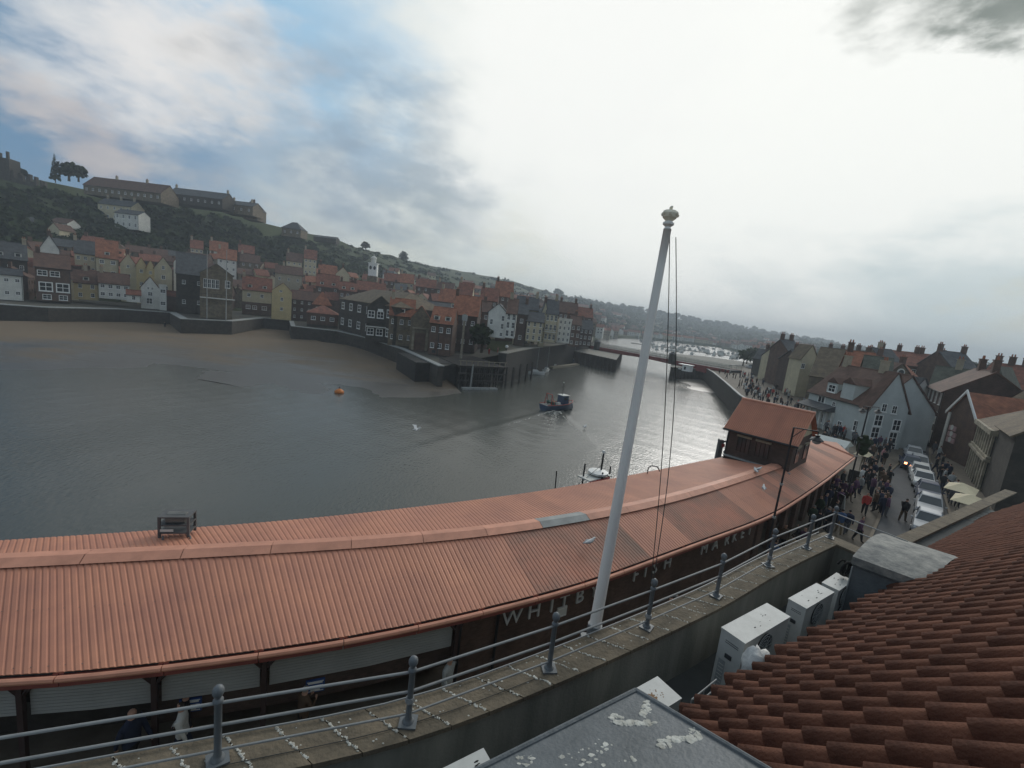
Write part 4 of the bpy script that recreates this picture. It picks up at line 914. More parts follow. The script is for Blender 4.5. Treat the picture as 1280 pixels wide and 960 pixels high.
wh('long grey rendered pub wing with red hipped roof beside the market', (1013, 487), (1089, 510), 73, 60.5, depth=9, wall='grey', roof='side', rf='brown', rise=4.6, grid=(6, 2), wsz=(.8, 1.1), chim=(.05, .62), name='public_house', cat='pub',
   wins=[(.24, .74, 2.4, 2.2), (.46, .8, .7, .7), (.86, .40, 1.0, 1.6), (.62, .28, .9, 1.2), (.14, .3, 1.0, 1.5), (.30, .3, 1.0, 1.5)])
pb = bpy.context.scene.objects['public_house']
def local_dormer(root, x, w, z0, h, d, y0=.3, rf='tile_brown', win=True):
    dd = MB().box(x - w / 2, x + w / 2, y0, y0 + d, z0, z0 + h).build('dormer', M['grey_wall'], root)
    MB().hexa([(x - w / 2 - .2, y0 - .15, z0 + h), (x + w / 2 + .2, y0 - .15, z0 + h), (x + w / 2 + .2, y0 + d, z0 + h), (x - w / 2 - .2, y0 + d, z0 + h)], [(x - .03, y0 - .15, z0 + h + w * .4), (x + .03, y0 - .15, z0 + h + w * .4), (x + .03, y0 + d, z0 + h + w * .4), (x - .03, y0 + d, z0 + h + w * .4)]).build('dormer_roof', M[rf], dd)
    if win: window(root, x, z0 + h * .5, w * .7, h * .7, y=y0)
wpb = math.hypot(*(Y(1089, 510, 60.5) - Y(1013, 487, 73)).xy); hpb = (Y(1013, 487, 73).z + Y(1089, 510, 60.5).z) / 2 - 5
local_dormer(pb, wpb * .34, 2.2, hpb + .3, 1.7, 3); local_dormer(pb, wpb * .63, 2.4, hpb - .2, 2.6, 3.4, y0=-.05, win=False)
b = MB(); b.hexa([(0, -1.8, 3.0), (wpb * .5, -1.8, 3.0), (wpb * .5, 0, 3.0), (0, 0, 3.0)], [(0, -1.9, 3.15), (wpb * .5, -1.9, 3.15), (wpb * .5, -.03, 3.9), (0, -.03, 3.9)]); b.build('shop_canopy', M['slate'], pb)
for k in range(6): MB().box(.2 + k * wpb * .095, .42 + k * wpb * .095, -.35, -.02, 0, 2.95).build('shop_pilaster', M['white_wall'], pb)
wh('grey rendered pub gable with sash windows facing the quay', (1089, 509), (1136, 512), 59.6, 59.6, depth=1.6, wall='grey', roof='gable', rf='brown', rise=4.8, chim=(), name='public_house', cat='pub', grid=(2, 3),
   wins=[(.34, 1.0, .7, 1.1), (.62, .98, .7, 1.1), (.27, .67, 1.15, 1.6), (.78, .60, 1.15, 1.6), (.26, .36, 1.15, 1.6), (.76, .28, 1.15, 1.6), (.80, .06, 1.0, 1.0)])
wh('white blank gabled building across the lane with a dark shop front', (1139, 490), (1163, 496), 72, depth=12, wall='white', roof='gable', rf='slate', rise=2.6, chim=(.8,), grid=(1, 1), wins=[])
g2 = [o for o in bpy.data.objects if o.get('label', '').startswith('white blank gabled')][0]
MB().box(.1, 3.1, -.2, -.02, .1, 2.6).build('shop_window', M['glass_dark'], g2); MB().box(-.05, 3.3, -.45, -.01, 2.65, 3.2).build('fascia_board', M['white_wall'], g2); MB().box(-.03, 3.25, -.06, -.003, 5.6, 5.75).build('string_course', M['trim_grey'], g2)
wh('dark brick shop row with tall sash windows behind the gabled brick shop', (1162, 482), (1181, 490), 72, 63, depth=9, wall='dbrick', rf='brown', rise=3.4, grid=(4, 3), wsz=(.8, 1.7), chim=(.3, .9))
r_ = wh('brick gabled shop with white bargeboards and pink signs', (1186, 520), (1223.5, 520), 60, 54, depth=10, wall='brick', roof='gable', rf='orange', rise=3.0, chim=(.8,), wins=[], name='brick_shop', cat='shop')
wbs = math.hypot(*(Y(1223.5, 520, 54) - Y(1186, 520, 60)).xy); hbs = (Y(1186, 520, 60).z + Y(1223.5, 520, 54).z) / 2 - 5
b = MB()
for s in (0, 1):
    x0, x1 = (-.4, wbs * .5) if s == 0 else (wbs + .4, wbs * .5); z0, z1 = hbs - .3, hbs + 3.0
    b = MB(); q = [(x0, -.32, z0), (x1, -.32, z1), (x1, -.2, z1), (x0, -.2, z0)]; b.hexa(q, [(x, y, z + .42) for x, y, z in q]); b.build('bargeboard', M['white_paint'], r_)
MB().box(-.1, .45, -.12, -.003, 0, hbs).build('corner_pilaster', M['white_wall'], r_)
mat('sign_pink', (.45, .28, .27), .6)
for k, (z, w) in enumerate(((hbs * .62, 1.5), (hbs * .48, 1.9), (hbs * .35, 1.9))):
    q = MB().box(wbs * .18, wbs * .18 + w, -.16, -.03, z, z + .62).build('sign_board', M['sign_pink'], r_); MB().lathe([(.34, 0), (.34, .05)], (0, 0, 0), 14).build('sign_roundel', M['white_wall'], q).location = (wbs * .18 + w / 2, -.16, z + .42); q.children[0].rotation_euler = (PI / 2, 0, 0)
r_ = wh('classical stone building with tall pilasters on two floors', (1227.5, 528), (1250, 536), 52, 44, depth=14, wall='dstone', roof='side', rf='buff', rise=4.0, chim=(), wins=[], name='stone_building', cat='building')
A = Y(1227.5, 528, 52); B = Y(1250, 536, 44); ws = math.hypot(*(B - A).xy); hs = (A.z + B.z) / 2 - 5
for k in range(8):
    x = .35 + (ws - .7) * k / 7; MB().box(x - .22, x + .22, -.32, -.003, 0, hs * .48).build('pilaster', M['stone_pale'], r_); MB().box(x - .2, x + .2, -.3, -.003, hs * .56, hs - .5).build('pilaster', M['stone_pale'], r_)
    if k < 7:
        xm = x + (ws - .7) / 14; window(r_, xm, hs * .27, .7, hs * .3); window(r_, xm, hs * .74, .7, hs * .24)
for z, t, p_ in ((hs * .48, .28, .55), (hs * .54, .2, .42), (hs - .5, .5, .6)): MB().box(-.3, ws + .3, -p_, -.002, z, z + t).build('cornice', M['stone_pale'], r_)
wh('recessed dark stone wing beside the pilastered building', (1250, 534), (1272, 541), 44, 38, depth=10, wall='dstone', rf='buff', rise=4.5, chim=(.9,), grid=(0, 0))
# roofs and buildings behind the street
wh('tall pale gable and long brown roof of the building behind the pub', (1003, 447), (1022, 450), 108, depth=5, wall='cream', roof='gable', rf='buff', rise=3.2, chim=(), grid=(1, 3), wins=[(.15, .8, .9, 1.2)], H=None)
wh('long dull brown roofed hall sloping behind the pub', (1012, 470), (1080, 478), 96, 90, depth=16, wall='stone', rf='buff', rise=6, grid=(0, 0), chim=())
wh('orange roof with two rooflights behind the pub', (1058, 471), (1094, 478), 80, 78, depth=12, wall='brick', rf='orange', rise=4.6, grid=(0, 0), chim=(.1,))
wh('green grey slate roof between orange roof and pediment', (1076, 486), (1112, 492), 72, 70, depth=12, wall='stone', rf='green', rise=5.2, grid=(0, 0), chim=())
r_ = wh('pedimented building with a round window behind the pub gable', (1108, 468), (1140, 474), 88, depth=12, wall='stone', roof='gable', rf='brown', rise=2.6, chim=(), grid=(2, 2), wins=[(.55, .84, 1.2, 1.4), (.3, .6), (.7, .6)], cat='building')
q = MB().lathe([(.75, 0), (.75, .14)], (0, 0, 0), 18).build('round_window', M['white_wall'], r_); q.rotation_euler = (PI / 2, 0, 0); wq = math.hypot(*(Y(1140, 474, 88) - Y(1108, 468, 88)).xy); q.location = (wq / 2, -.04, (Y(1108, 468, 88).z + Y(1140, 474, 88).z) / 2 - 5 + .9)
MB().lathe([(.5, 0), (.5, .08)], (0, 0, 0), 18).build('pane', M['glass_dark'], q).location = (0, 0, .13)
wh('orange roof right of the pedimented building', (1136, 482), (1158, 480), 90, depth=12, wall='brick', rf='orange', rise=3.4, grid=(2, 3), chim=(.8,))
wh('long terrace with orange roof and chimneys on the skyline behind the pub', (1104, 449), (1195, 468), 118, 112, depth=12, wall='brick', rf='red', rise=3.2, grid=(10, 3), chim=(.06, .30, .55, .62, .9))
wh('slate roofed house at the left end of the skyline terrace', (1104, 452), (1128, 457), 112, depth=9, wall='stone', rf='slate', rise=3.2, grid=(2, 3), chim=(.4,))
wh('large brick house with end chimneys rising above the green roofs', (1191, 458), (1223, 466), 105, depth=9, wall='brick', rf='slate', roof='side', rise=3.6, grid=(4, 3), chim=(.04, .96))
wh('long orange brown terrace roof with chimneys at the right skyline', (1222, 474), (1300, 494), 92, 84, depth=10, wall='brick', rf='red', rise=4.2, grid=(8, 3), chim=(.08, .3, .52, .78))
wh('dark green slate roofs stepping down behind the brick shop row', (1160, 487), (1216, 500), 76, 72, depth=10, wall='stone', rf='green', rise=4.2, grid=(0, 0), chim=(.5,))
wh('big dark green roof with a small window behind the gabled brick shop', (1200, 505), (1262, 516), 64, 60, depth=14, wall='dstone', roof='hip', rf='green', rise=6.0, grid=(0, 0), chim=())
wh('broad brown roof right behind the pilastered building', (1224, 524), (1300, 540), 56, 50, depth=14, wall='dstone', rf='buff', rise=5, grid=(0, 0), chim=())
# buildings along the far quay on the right bank
wh('dark gabled building at the far end of the right bank quay', (962, 448), (972, 452), 150, depth=10, wall='dstone', rf='slate', roof='gable', rise=3, grid=(2, 3), chim=(.5,))
wh('tall cream house with paired bays at the right end of the bridge', (972, 447), (985, 450), 138, depth=9, wall='cream', rf='slate', rise=2.6, grid=(3, 4), wsz=(.9, 1.6), chim=(.1, .9))
wh('tall brick house with pale bands right of the cream bayed house', (985, 437), (1001, 441), 128, depth=9, wall='brick', rf='slate', rise=2.8, grid=(3, 5), wsz=(.8, 1.3), chim=(.1, .8))
wh('narrow dark brick house next to the long brown roofed building', (1000, 452), (1012, 455), 112, depth=9, wall='dbrick', rf='slate', rise=2.6, grid=(2, 4), wsz=(.9, 1.7), chim=(.5,))
wh('pale fronted narrow shop house at the far quay crowd', (987, 461), (994, 462), 126, depth=5, wall='white', rf='slate', rise=2, grid=(1, 3), chim=())
for k, (px, py, y) in enumerate(((1010, 466, 140), (1045, 452, 135), (1082, 455, 125), (1096, 462, 108))):
    wh('small roof and chimney filling in behind the street, ' + ('behind the tall narrow brick house', 'above the long brown hall roof', 'left of the skyline terrace', 'just below the skyline terrace end')[k], (px, py), (px + 22, py + 4), y, depth=9, wall='brick', rf=('slate', 'brown', 'slate', 'red')[k], rise=3.4, grid=(0, 0), chim=(.1, .8))
# white angular kiosk roofs just beyond the market
p = G(1046, 560, 8.0)
r_ = empty('kiosk', (p.x + 1, p.y + 3, 5), rad(40), 'pale flat roofed kiosk with white gabled canopy beyond the market end', 'kiosk')
MB().box(-3, 3, -1.4, 1.4, 0, 2.6).build('wall', M['white_wall'], r_)
for x in (-1.6, 1.6): MB().hexa([(x - 1.58, -1.7, 2.6), (x + 1.58, -1.7, 2.6), (x + 1.58, 1.7, 2.6), (x - 1.58, 1.7, 2.6)], [(x - .05, -1.7, 3.2), (x + .05, -1.7, 3.2), (x + .05, 1.7, 3.2), (x - .05, 1.7, 3.2)]).build('roof', M['grey_wall'], r_)
# ------------------------------------------------------------ fish market
mat('roof_sheet', (.53, .235, .145), .6, .12, .5, spec=.35, c2=(.40, .175, .12), each=.08); mat('roof_sheet_worn', (.47, .195, .125), .68, c2=(.23, .135, .10), scale=.45, each=.08); mat('ridge_metal', (.58, .27, .18), .6, .15, 1.5, each=.1); mat('letter_white', (.62, .62, .60), .6)
mat('fascia_red', (.26, .075, .06), .6, .2); mat('shutter_metal', (.36, .37, .36), .55, .12, .8); mat('gap_black', (.006, .006, .006), .9); mat('sign_blue', (.03, .07, .22), .5); mat('post_red', (.05, .03, .028), .7)
E_ = GP([(0, 845), (120, 838), (333, 812), (470, 790), (620, 757), (740, 725), (860, 680), (960, 645), (1000, 620), (1032, 598), (1067, 571)], 8.3)
R_ = GP([(0, 703), (320, 687), (480, 677.5), (640, 662), (800, 634), (900, 607), (990, 576)], 9.1)
K_ = GP([(0, 676), (200, 663), (400, 648), (640, 620), (760, 600), (905, 571)], 8.6)
for P, x_ in ((E_, 7), (R_, 15), (K_, 22)): P.insert(0, P[0] + (P[0] - P[1]).normalized() * x_)
mat('grey_steel', (.10, .10, .10), .6, .2)
class PL:
    def __init__(s, P):
        s.P = P; s.c = [0]
        for a, b in zip(P, P[1:]): s.c.append(s.c[-1] + (b - a).length)
        s.L = s.c[-1]
    def at(s, d):
        d = min(max(d, 0), s.L)
        for i in range(len(s.P) - 1):
            if d <= s.c[i + 1] + 1e-9: return s.P[i].lerp(s.P[i + 1], (d - s.c[i]) / (s.c[i + 1] - s.c[i]))
    def tan(s, d): a, b = s.at(max(0, d - .6)), s.at(min(s.L, d + .6)); return (b - a).normalized()
def smooth(P, n=3):
    for _ in range(n):
        Q = [P[0]]
        for a, b in zip(P, P[1:]): Q += [a.lerp(b, .25), a.lerp(b, .75)]
        Q.append(P[-1]); P = Q
    return P
kink = E_[-3]
eave = PL(smooth(E_[:-2]) ); eave_end = PL([E_[-3], E_[-2], E_[-1]])
ridge = PL(smooth(R_)); back = PL(smooth(K_))
rootm = empty('fish_market', (eave.P[0].x, eave.P[0].y, 5), 0, 'long curved fish market hall with orange corrugated metal roof on the quay', 'market hall')
O = Vector(rootm.location)
def sheet(a, b, c, d, ribs, name='roof_sheet', m='roof_sheet', h=.020, pr=rootm):
    """corrugated sheet: lower edge a->b, upper edge d->c, ribs running up the slope"""
    s = MB(); nu = ribs * 4 + 1; nn = (b - a).cross(d - a).normalized()
    if nn.z < 0: nn = -nn
    lo = []; hi = []
    for i in range(nu):
        t = i / (nu - 1); z = (0, 1, 1, 1)[i % 4] * h
        lo.append(a.lerp(b, t) + nn * z - O); hi.append(d.lerp(c, t) + nn * z - O)
    s.v = [tuple(p) for p in lo + hi]
    for i in range(nu - 1): s.face((i, i + 1, nu + i + 1, nu + i))
    k = len(s.v); s.v += [tuple(p - nn * .05) for p in lo]
    for i in range(nu - 1): s.face((k + i, k + i + 1, i + 1, i))
    return s.build(name, M[m], pr)
# ridge parameter matched to the eave by nearest crossing of the eave's normal
def cross_to(line, p, t):
    n = Vector((-t.y, t.x, 0)); best = None
    for i in range(len(line.P) - 1):
        a, b = line.P[i] - p, line.P[i + 1] - p; da, db = a.x * t.x + a.y * t.y, b.x * t.x + b.y * t.y
        if da <= 0 <= db or da >= 0 >= db:
            q = line.P[i].lerp(line.P[i + 1], da / (da - db) if da != db else 0)
            if best is None or (q - p).length < (best - p).length: best = q
    return best
def rib_t(x, t):      # the sheets keep one direction along the straight left part of the hall
    f = min(1, max(0, (x + 7.5) / 8.0)); return (Vector((.70, .714, 0)).lerp(Vector((t.x, t.y, 0)), f)).normalized()
step = .96; N_ = int(eave.L / step); prev = None; sheets = 0
rs = random.Random(4)
crosses = []
for i in range(N_ + 1):
    d = i * eave.L / N_; p = eave.at(d); t = rib_t(p.x, eave.tan(d)); q = cross_to(ridge, p, t)
    crosses.append((p, q, t))
for i in range(N_):
    (p0, q0, _), (p1, q1, _) = crosses[i], crosses[i + 1]
    if q0 is None or q1 is None: continue
    worn = eave.P[0] and (p0.x > 1.0) and rs.random() < .55
    dz = Vector((0, 0, .006 * (i % 2)))
    sheet(p0 + dz, p1 + dz, q1 + dz, q0 + dz, 6, m='roof_sheet_worn' if worn else 'roof_sheet')
fx = MB(); lap = MB()
for i in range(N_):
    (p0, q0, _), (p1, q1, _) = crosses[i], crosses[i + 1]
    if q0 is None or q1 is None: continue
    for f_ in (.04, .5, .93):
        for k in range(3):
            t_ = (k + .5) / 3; a = p0.lerp(p1, t_).lerp(q0.lerp(q1, t_), f_) - O; fx.lump((a.x, a.y, a.z + .035), .014, 0, k, (1, 1, .6), 5, 3)
    a, b_, c_, d_ = [v - O + Vector((0, 0, .03)) for v in (p0.lerp(q0, .5), p1.lerp(q1, .5), p1.lerp(q1, .506), p0.lerp(q0, .506))]; lap.poly([a, b_, c_, d_])
fo = fx.build('fixing', M['grey_steel'], rootm); fo['kind'] = 'stuff'
NR = int(ridge.L / 1.15); pr_ = None; rcr = []
for i in range(NR + 1):
    d = i * ridge.L / NR; p = ridge.at(d); rcr.append((p, cross_to(back, p, rib_t(p.x + 1.5, ridge.tan(d)))))
for i in range(NR):
    (p0, q0), (p1, q1) = rcr[i], rcr[i + 1]
    if q0 is None or q1 is None: continue
    sheet(q0, q1, p1, p0, 7)
# ridge capping: flat flashing lengths
n = int(ridge.L / 2.4)
for i in range(n):
    d0, d1 = ridge.L * i / n, ridge.L * (i + 1) / n - .02; s = MB(); seg = 4
    L0 = []; L1 = []; L2 = []
    for k in range(seg + 1):
        d = d0 + (d1 - d0) * k / seg; p = ridge.at(d) - O; t = ridge.tan(d); nv = Vector((-t.y, t.x, 0))
        L0.append(p - nv * .30 + Vector((0, 0, .0))); L1.append(p + Vector((0, 0, .13))); L2.append(p + nv * .42 + Vector((0, 0, .045)))
    s.v = [tuple(v) for v in L0 + L1 + L2]; kk = seg + 1
    for k in range(seg): s.face((k, k + 1, kk + k + 1, kk + k)); s.face((kk + k, kk + k + 1, 2 * kk + k + 1, 2 * kk + k))
    s.build('ridge_cap', M['ridge_metal' if i != 13 else 'trim_grey'], rootm)
# end of the roof beyond the bend
cE = E_[-1]; kE = E_[-3]
r_end = ridge.P[-1]; tipz = 9.0
far_r = G(1016, 549, 9.0); mid_r = G(1046, 553, 8.7)
def patch(pts, ribs_dir=None, ribs=6, m='roof_sheet'): return None
# front slope beyond the bend: sheets fan from the ridge end to the far ridge
ne = 12
seg2 = PL([crosses[-1][1] if crosses[-1][1] is not None else r_end, r_end, far_r]); eel = eave_end
for i in range(ne):
    a, b_ = eel.at(eel.L * i / ne), eel.at(eel.L * (i + 1) / ne); c_, d_ = seg2.at(seg2.L * (i + 1) / ne), seg2.at(seg2.L * i / ne)
    sheet(a, b_, c_, d_, 4, m='roof_sheet' if i % 3 else 'roof_sheet_worn')
s_ = MB(); s_.poly([p - O for p in (cE, mid_r, far_r)]); s_.build('roof_hip', M['roof_sheet'], rootm)
hipn = MB(); hipn.bar(far_r - O + Vector((0, 0, .05)), cE - O + Vector((0, 0, .05)), .09, 5); hipn.build('hip_cap', M['ridge_metal'], rootm)
# eave gutter and fascia (lengths)
full = PL(list(eave.P) + [E_[-2], E_[-1]])
n = int(full.L / 2.0)
for i in range(n):
    d0, d1 = full.L * i / n + .01, full.L * (i + 1) / n - .01; g = MB(); path = []
    for k in range(4):
        d = d0 + (d1 - d0) * k / 3; p = full.at(d) - O; t = full.tan(d); nv = Vector((t.y, -t.x, 0)); path.append(p + nv * .10 + Vector((0, 0, -.09)))
    g.tube(path, .075, 8); g.build('gutter', M['ridge_metal'], rootm)
    f = MB(); p, q = full.at(d0) - O, full.at(d1) - O; t = full.tan((d0 + d1) / 2); nv = Vector((t.y, -t.x, 0))
    a0, a1, a2, a3 = p + nv * .02, q + nv * .02, q - nv * .03, p - nv * .03
    f.hexa([(v.x, v.y, v.z - .36) for v in (a0, a1, a2, a3)], [(v.x, v.y, v.z - .03) for v in (a0, a1, a2, a3)]); f.build('fascia_board', M['fascia_red'], rootm)
    MB().hexa([(v.x, v.y, v.z - .025) for v in (p + nv * .03 + t * .1, q + nv * .03 - t * .1, q + nv * .0 - t * .1, p + nv * .0 + t * .1)], [(v.x, v.y, v.z + .0) for v in (p + nv * .03 + t * .1, q + nv * .03 - t * .1, q - t * .1, p + t * .1)]).build('eave_closer', M['gap_black'], rootm)
# walls under the eave
IN = .62
def wallpt(d, off=IN): p = full.at(d); t = full.tan(d); return p + Vector((-t.y, t.x, 0)) * off
def find_d(px, py, z, off=IN, line=None):
    """distance along the eave where the wall stands behind picture column px"""
    best = None
    for i in range(900):
        d = full.L * i / 899; p = wallpt(d, off) - CAM; w = p.dot(_f); x = 640 + F_PX * p.dot(_r) / w
        dz = z - CAM.z; q = Vector((p.x, p.y, dz)); w = q.dot(_f); x = 640 + F_PX * q.dot(_r) / w; y = 480 + F_PX * q.dot(_d) / w
        e = abs(x - px)
        if best is None or e < best[0]: best = (e, d)
    return best[1]
dB = find_d(571, 780, 7.5)
dD = find_d(940, 700, 6)
def wseg(d0, d1, z0, z1, name, m, th=.25, off=IN, n=None):
    n = n or max(1, int((d1 - d0) / 1.2)); b = MB()
    for i in range(n):
        a, q = wallpt(d0 + (d1 - d0) * i / n, off) - O, wallpt(d0 + (d1 - d0) * (i + 1) / n, off) - O; aa, qq = wallpt(d0 + (d1 - d0) * i / n, off + th) - O, wallpt(d0 + (d1 - d0) * (i + 1) / n, off + th) - O
        b.hexa([(v.x, v.y, z0 - 5) for v in (a, q, qq, aa)], [(v.x, v.y, z1 - 5) for v in (a, q, qq, aa)])
    return b.build(name, M[m], rootm)
wseg(dB, dD, 5, 8.1, 'brick_wall', 'brick')
for k, (d0, d1, z0, z1) in enumerate(((dD, full.L - .3, 7.3, 8.1),)): wseg(d0, d1, z0, z1, 'brick_wall', 'brick')
nb = 9
for i in range(nb):
    d0 = dD + (full.L - dD) * (i + .15) / nb; wseg(d0, d0 + .8, 5, 7.28, 'brick_pier', 'brick', n=1)
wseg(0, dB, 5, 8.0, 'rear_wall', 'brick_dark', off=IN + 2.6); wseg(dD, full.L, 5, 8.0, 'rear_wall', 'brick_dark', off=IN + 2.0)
wseg(0, dB, 5.005, 5.9, 'stall_counter', 'wood_dark', off=IN + 1.2, th=.8)
# shutters: rolled part way down between posts, each slat its own piece
dps = [0.2, find_d(30, 870, 7.4), find_d(196, 855, 7.4), find_d(330, 835, 7.4), dB]
for i in range(len(dps) - 1):
    d0, d1 = dps[i] + .12, dps[i + 1] - .12
    bx = wseg(d0, d1, 7.75, 8.0, 'shutter_box', 'shutter_metal', th=.12, off=IN - .08)
    for k in range(12):
        z = 7.74 - k * .088; wseg(d0, d1, z - .078, z, 'slat', 'shutter_metal', th=.03 + .012 * (k % 2), off=IN - .03, n=2)
for i, d in enumerate(dps):
    p = wallpt(d, IN - .12) - O; t = full.tan(d); a = math.atan2(t.y, t.x); b = MB()
    b.rbox((0, 0), a, .12, .12, 0, 3.05); c = b.build('post', M['post_red'], rootm, loc=(p.x, p.y, 0))
    for s in (-1, 1):
        q = Vector((t.x, t.y, 0)) * s; MB().bar(Vector((0, 0, 2.35)) + q * .05, Vector((0, 0, 2.95)) + q * .55, .06, 4).build('bracket', M['post_red'], c)
def wall_text(txt, pxs, size, z):
    for ch, px in zip(txt, pxs):
        cu = bpy.data.curves.new('letter', 'FONT'); cu.body = ch; cu.size = size; cu.extrude = .03; cu.align_x = 'CENTER'; cu.resolution_u = 2
        d = find_d(px, 700, z); p = wallpt(d, IN - .04) - O; t = full.tan(d)
        o = bpy.data.objects.new('t', cu); COL.objects.link(o); me = bpy.data.meshes.new_from_object(o.evaluated_get(bpy.context.evaluated_depsgraph_get())); bpy.data.objects.remove(o); me.materials.clear(); me.materials.append(M['letter_white']); o = link('letter', me, rootm); o.location = (p.x, p.y, z - 5); o.rotation_euler = (PI / 2, 0, math.atan2(t.y, t.x))
wall_text('WHITBYFISHMARKET', [637.5, 666, 687, 704, 722, 741, 792, 805, 817, 832, 878, 892, 907, 916, 926, 935], .78, 6.93)
# down pipe, notices
for px in (621, 573): 
    d = find_d(px, 800, 7); p = wallpt(d, IN - .08) - O; MB().tube([(p.x, p.y, 0), (p.x, p.y, 3.05)], .055, 6).build('down_pipe', M['black_metal'], rootm)
def notice(px, z0, z1, w, m, name, lines=0, off=.05, label=None):
    d = find_d(px, 840, (z0 + z1) / 2); p = wallpt(d, IN - off) - O; t = full.tan(d); a = math.atan2(t.y, t.x)
    r = MB().box(-w / 2, w / 2, -.03, .02, z0, z1).build(name, M[m], rootm, loc=(p.x, p.y, -5), rz=a)
    for k in range(lines):
        z = z1 - (z1 - z0) * (k + .8) / (lines + .6); ww = w * (.38, .42, .25)[k % 3]; MB().box(-ww, ww, -.045, -.031, z - .02, z + .025).build('text_line', M['white_paint'], r)
    fr = MB(); fr.box(-w / 2 + .03, w / 2 - .03, -.04, -.031, z1 - .06, z1 - .04); fr.box(-w / 2 + .03, w / 2 - .03, -.04, -.031, z0 + .04, z0 + .06); fr.build('border', M['white_paint'], r)
notice(395, 6.1, 6.5, .5, 'sign_blue', 'blue_sign', 3, off=-.1); notice(238, 6.15, 6.55, .5, 'sign_blue', 'blue_sign', 3, off=-.1); notice(701, 6.6, 7.0, .45, 'white_wall', 'notice_board', 0)
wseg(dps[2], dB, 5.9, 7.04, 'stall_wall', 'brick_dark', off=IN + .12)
# loft
LA, LB = G(914, 531, 11.1), G(994, 551, 11.1); LU = (LB - LA).normalized(); LW = (LB - LA).length
lof = empty('loft', (LA.x, LA.y, 7.5), math.atan2(LU.y, LU.x), 'brick loft tower with orange metal gable roof rising from the fish market', 'loft tower')
he = 3.6; dpt = 4.6; rz_ = 1.75
b = MB(); b.box(0, LW, 0, dpt, -2.5, he); b.build('wall', M['brick_dark'], lof)
b = MB(); b.poly([(LW + .001, 0, he), (LW + .001, dpt, he), (LW + .001, dpt / 2, he + rz_)]); b.poly([(-.001, 0, he), (-.001, dpt / 2, he + rz_), (-.001, dpt, he)]); 
b = MB(); b.hexa([(LW - .2, 0, he), (LW, 0, he), (LW, dpt, he), (LW - .2, dpt, he)], [(LW - .2, dpt / 2 - .02, he + rz_), (LW, dpt / 2 - .02, he + rz_), (LW, dpt / 2 + .02, he + rz_), (LW - .2, dpt / 2 + .02, he + rz_)])
b.hexa([(0, 0, he), (.2, 0, he), (.2, dpt, he), (0, dpt, he)], [(0, dpt / 2 - .02, he + rz_), (.2, dpt / 2 - .02, he + rz_), (.2, dpt / 2 + .02, he + rz_), (0, dpt / 2 + .02, he + rz_)]); b.build('gable', M['ridge_metal' if False else 'cream'], lof)
Oo = O.copy(); O = Vector((0, 0, 0)); ns = 10
for side_ in (0, 1):
    for i in range(ns):
        x0, x1 = -.35 + (LW + .7) * i / ns, -.35 + (LW + .7) * (i + 1) / ns
        y0 = -.4 if side_ == 0 else dpt + .4; sl = rz_ / (dpt / 2)
        sheet(Vector((x0, y0, he - .4 * sl + .02)), Vector((x1, y0, he - .4 * sl + .02)), Vector((x1, dpt / 2, he + rz_ + .02)), Vector((x0, dpt / 2, he + rz_ + .02)), 4, pr=lof, h=.05)
O = Oo
MB().bar((-.35, dpt / 2, he + rz_ + .06), (LW + .35, dpt / 2, he + rz_ + .06), .11, 6).build('ridge_cap', M['ridge_metal'], lof)
MB().bar((-.35, -.44, he - .33), (LW + .35, -.44, he - .33), .08, 6).build('gutter', M['black_metal'], lof)
for x in (.26, .56):
    q = MB().box(LW * x - LW * .1, LW * x + LW * .1, -.05, .04, he - 1.75, he - .7).build('window', M['glass_dark'], lof); MB().box(LW * x - LW * .12, LW * x + LW * .12, -.12, -.003, he - .68, he - .54).build('lintel', M['stone_pale'], q)
    for k in range(4): MB().box(LW * (x - .1 + .0666 * k) - .02, LW * (x - .1 + .0666 * k) + .02, -.09, -.052, he - 1.75, he - .7).build('glazing_bar', M['wood_dark'], q)
for y in (1.3, 3.4): q = MB().box(LW - .02, LW + .05, y - .4, y + .4, he - 1.75, he - .7).build('window', M['glass_dark'], lof); MB().box(LW + .003, LW + .12, y - .5, y + .5, he - .68, he - .54).build('lintel', M['stone_pale'], q)
b = MB(); b.box(-.1, LW + .15, -.25, -.005, 1.28, 1.36); b.build('lead_flashing', M['trim_grey'], lof)
MB().bar((-.12, .2, he - .3), (-.12, .2, 0), .07, 6).build('down_pipe', M['black_metal'], lof)
# winch frame on the back slope
p = G(222, 664, 8.9); wf = empty('winch_frame', (p.x, p.y, p.z), rad(14), 'grey metal winch frame standing on the market roof', 'roof frame')
mat('grey_steel', (.10, .10, .10), .6, .2)
for x in (-.42, .42):
    for y in (-.25, .25): MB().box(x - .035, x + .035, y - .035, y + .035, -.1, .62).build('leg', M['grey_steel'], wf)
for z in (.05, .32, .6): MB().box(-.46, .46, -.28, .28, z, z + .045).build('shelf', M['grey_steel'], wf)
for x in (-.3, .5): MB().bar((x, -.3, -.02), (x + .3, -.95, -.15), .03, 5).build('slide_rail', M['grey_steel'], wf)
q = MB(); q.lathe([(.14, -.3), (.19, -.28), (.19, .28), (.14, .3)], (0, 0, 0), 12); q = q.build('drum', M['deck_grey'], wf); q.rotation_euler = (0, PI / 2, 0); q.location = (0, 0, .5)
MB().box(-.38, .0, -.3, -.285, .14, .22).build('plate', M['white_wall'], wf)
MB().bar((.5, -.5, -.06), (1.1, -.75, -.1), .025, 5).build('slide_rail', M['grey_steel'], wf)
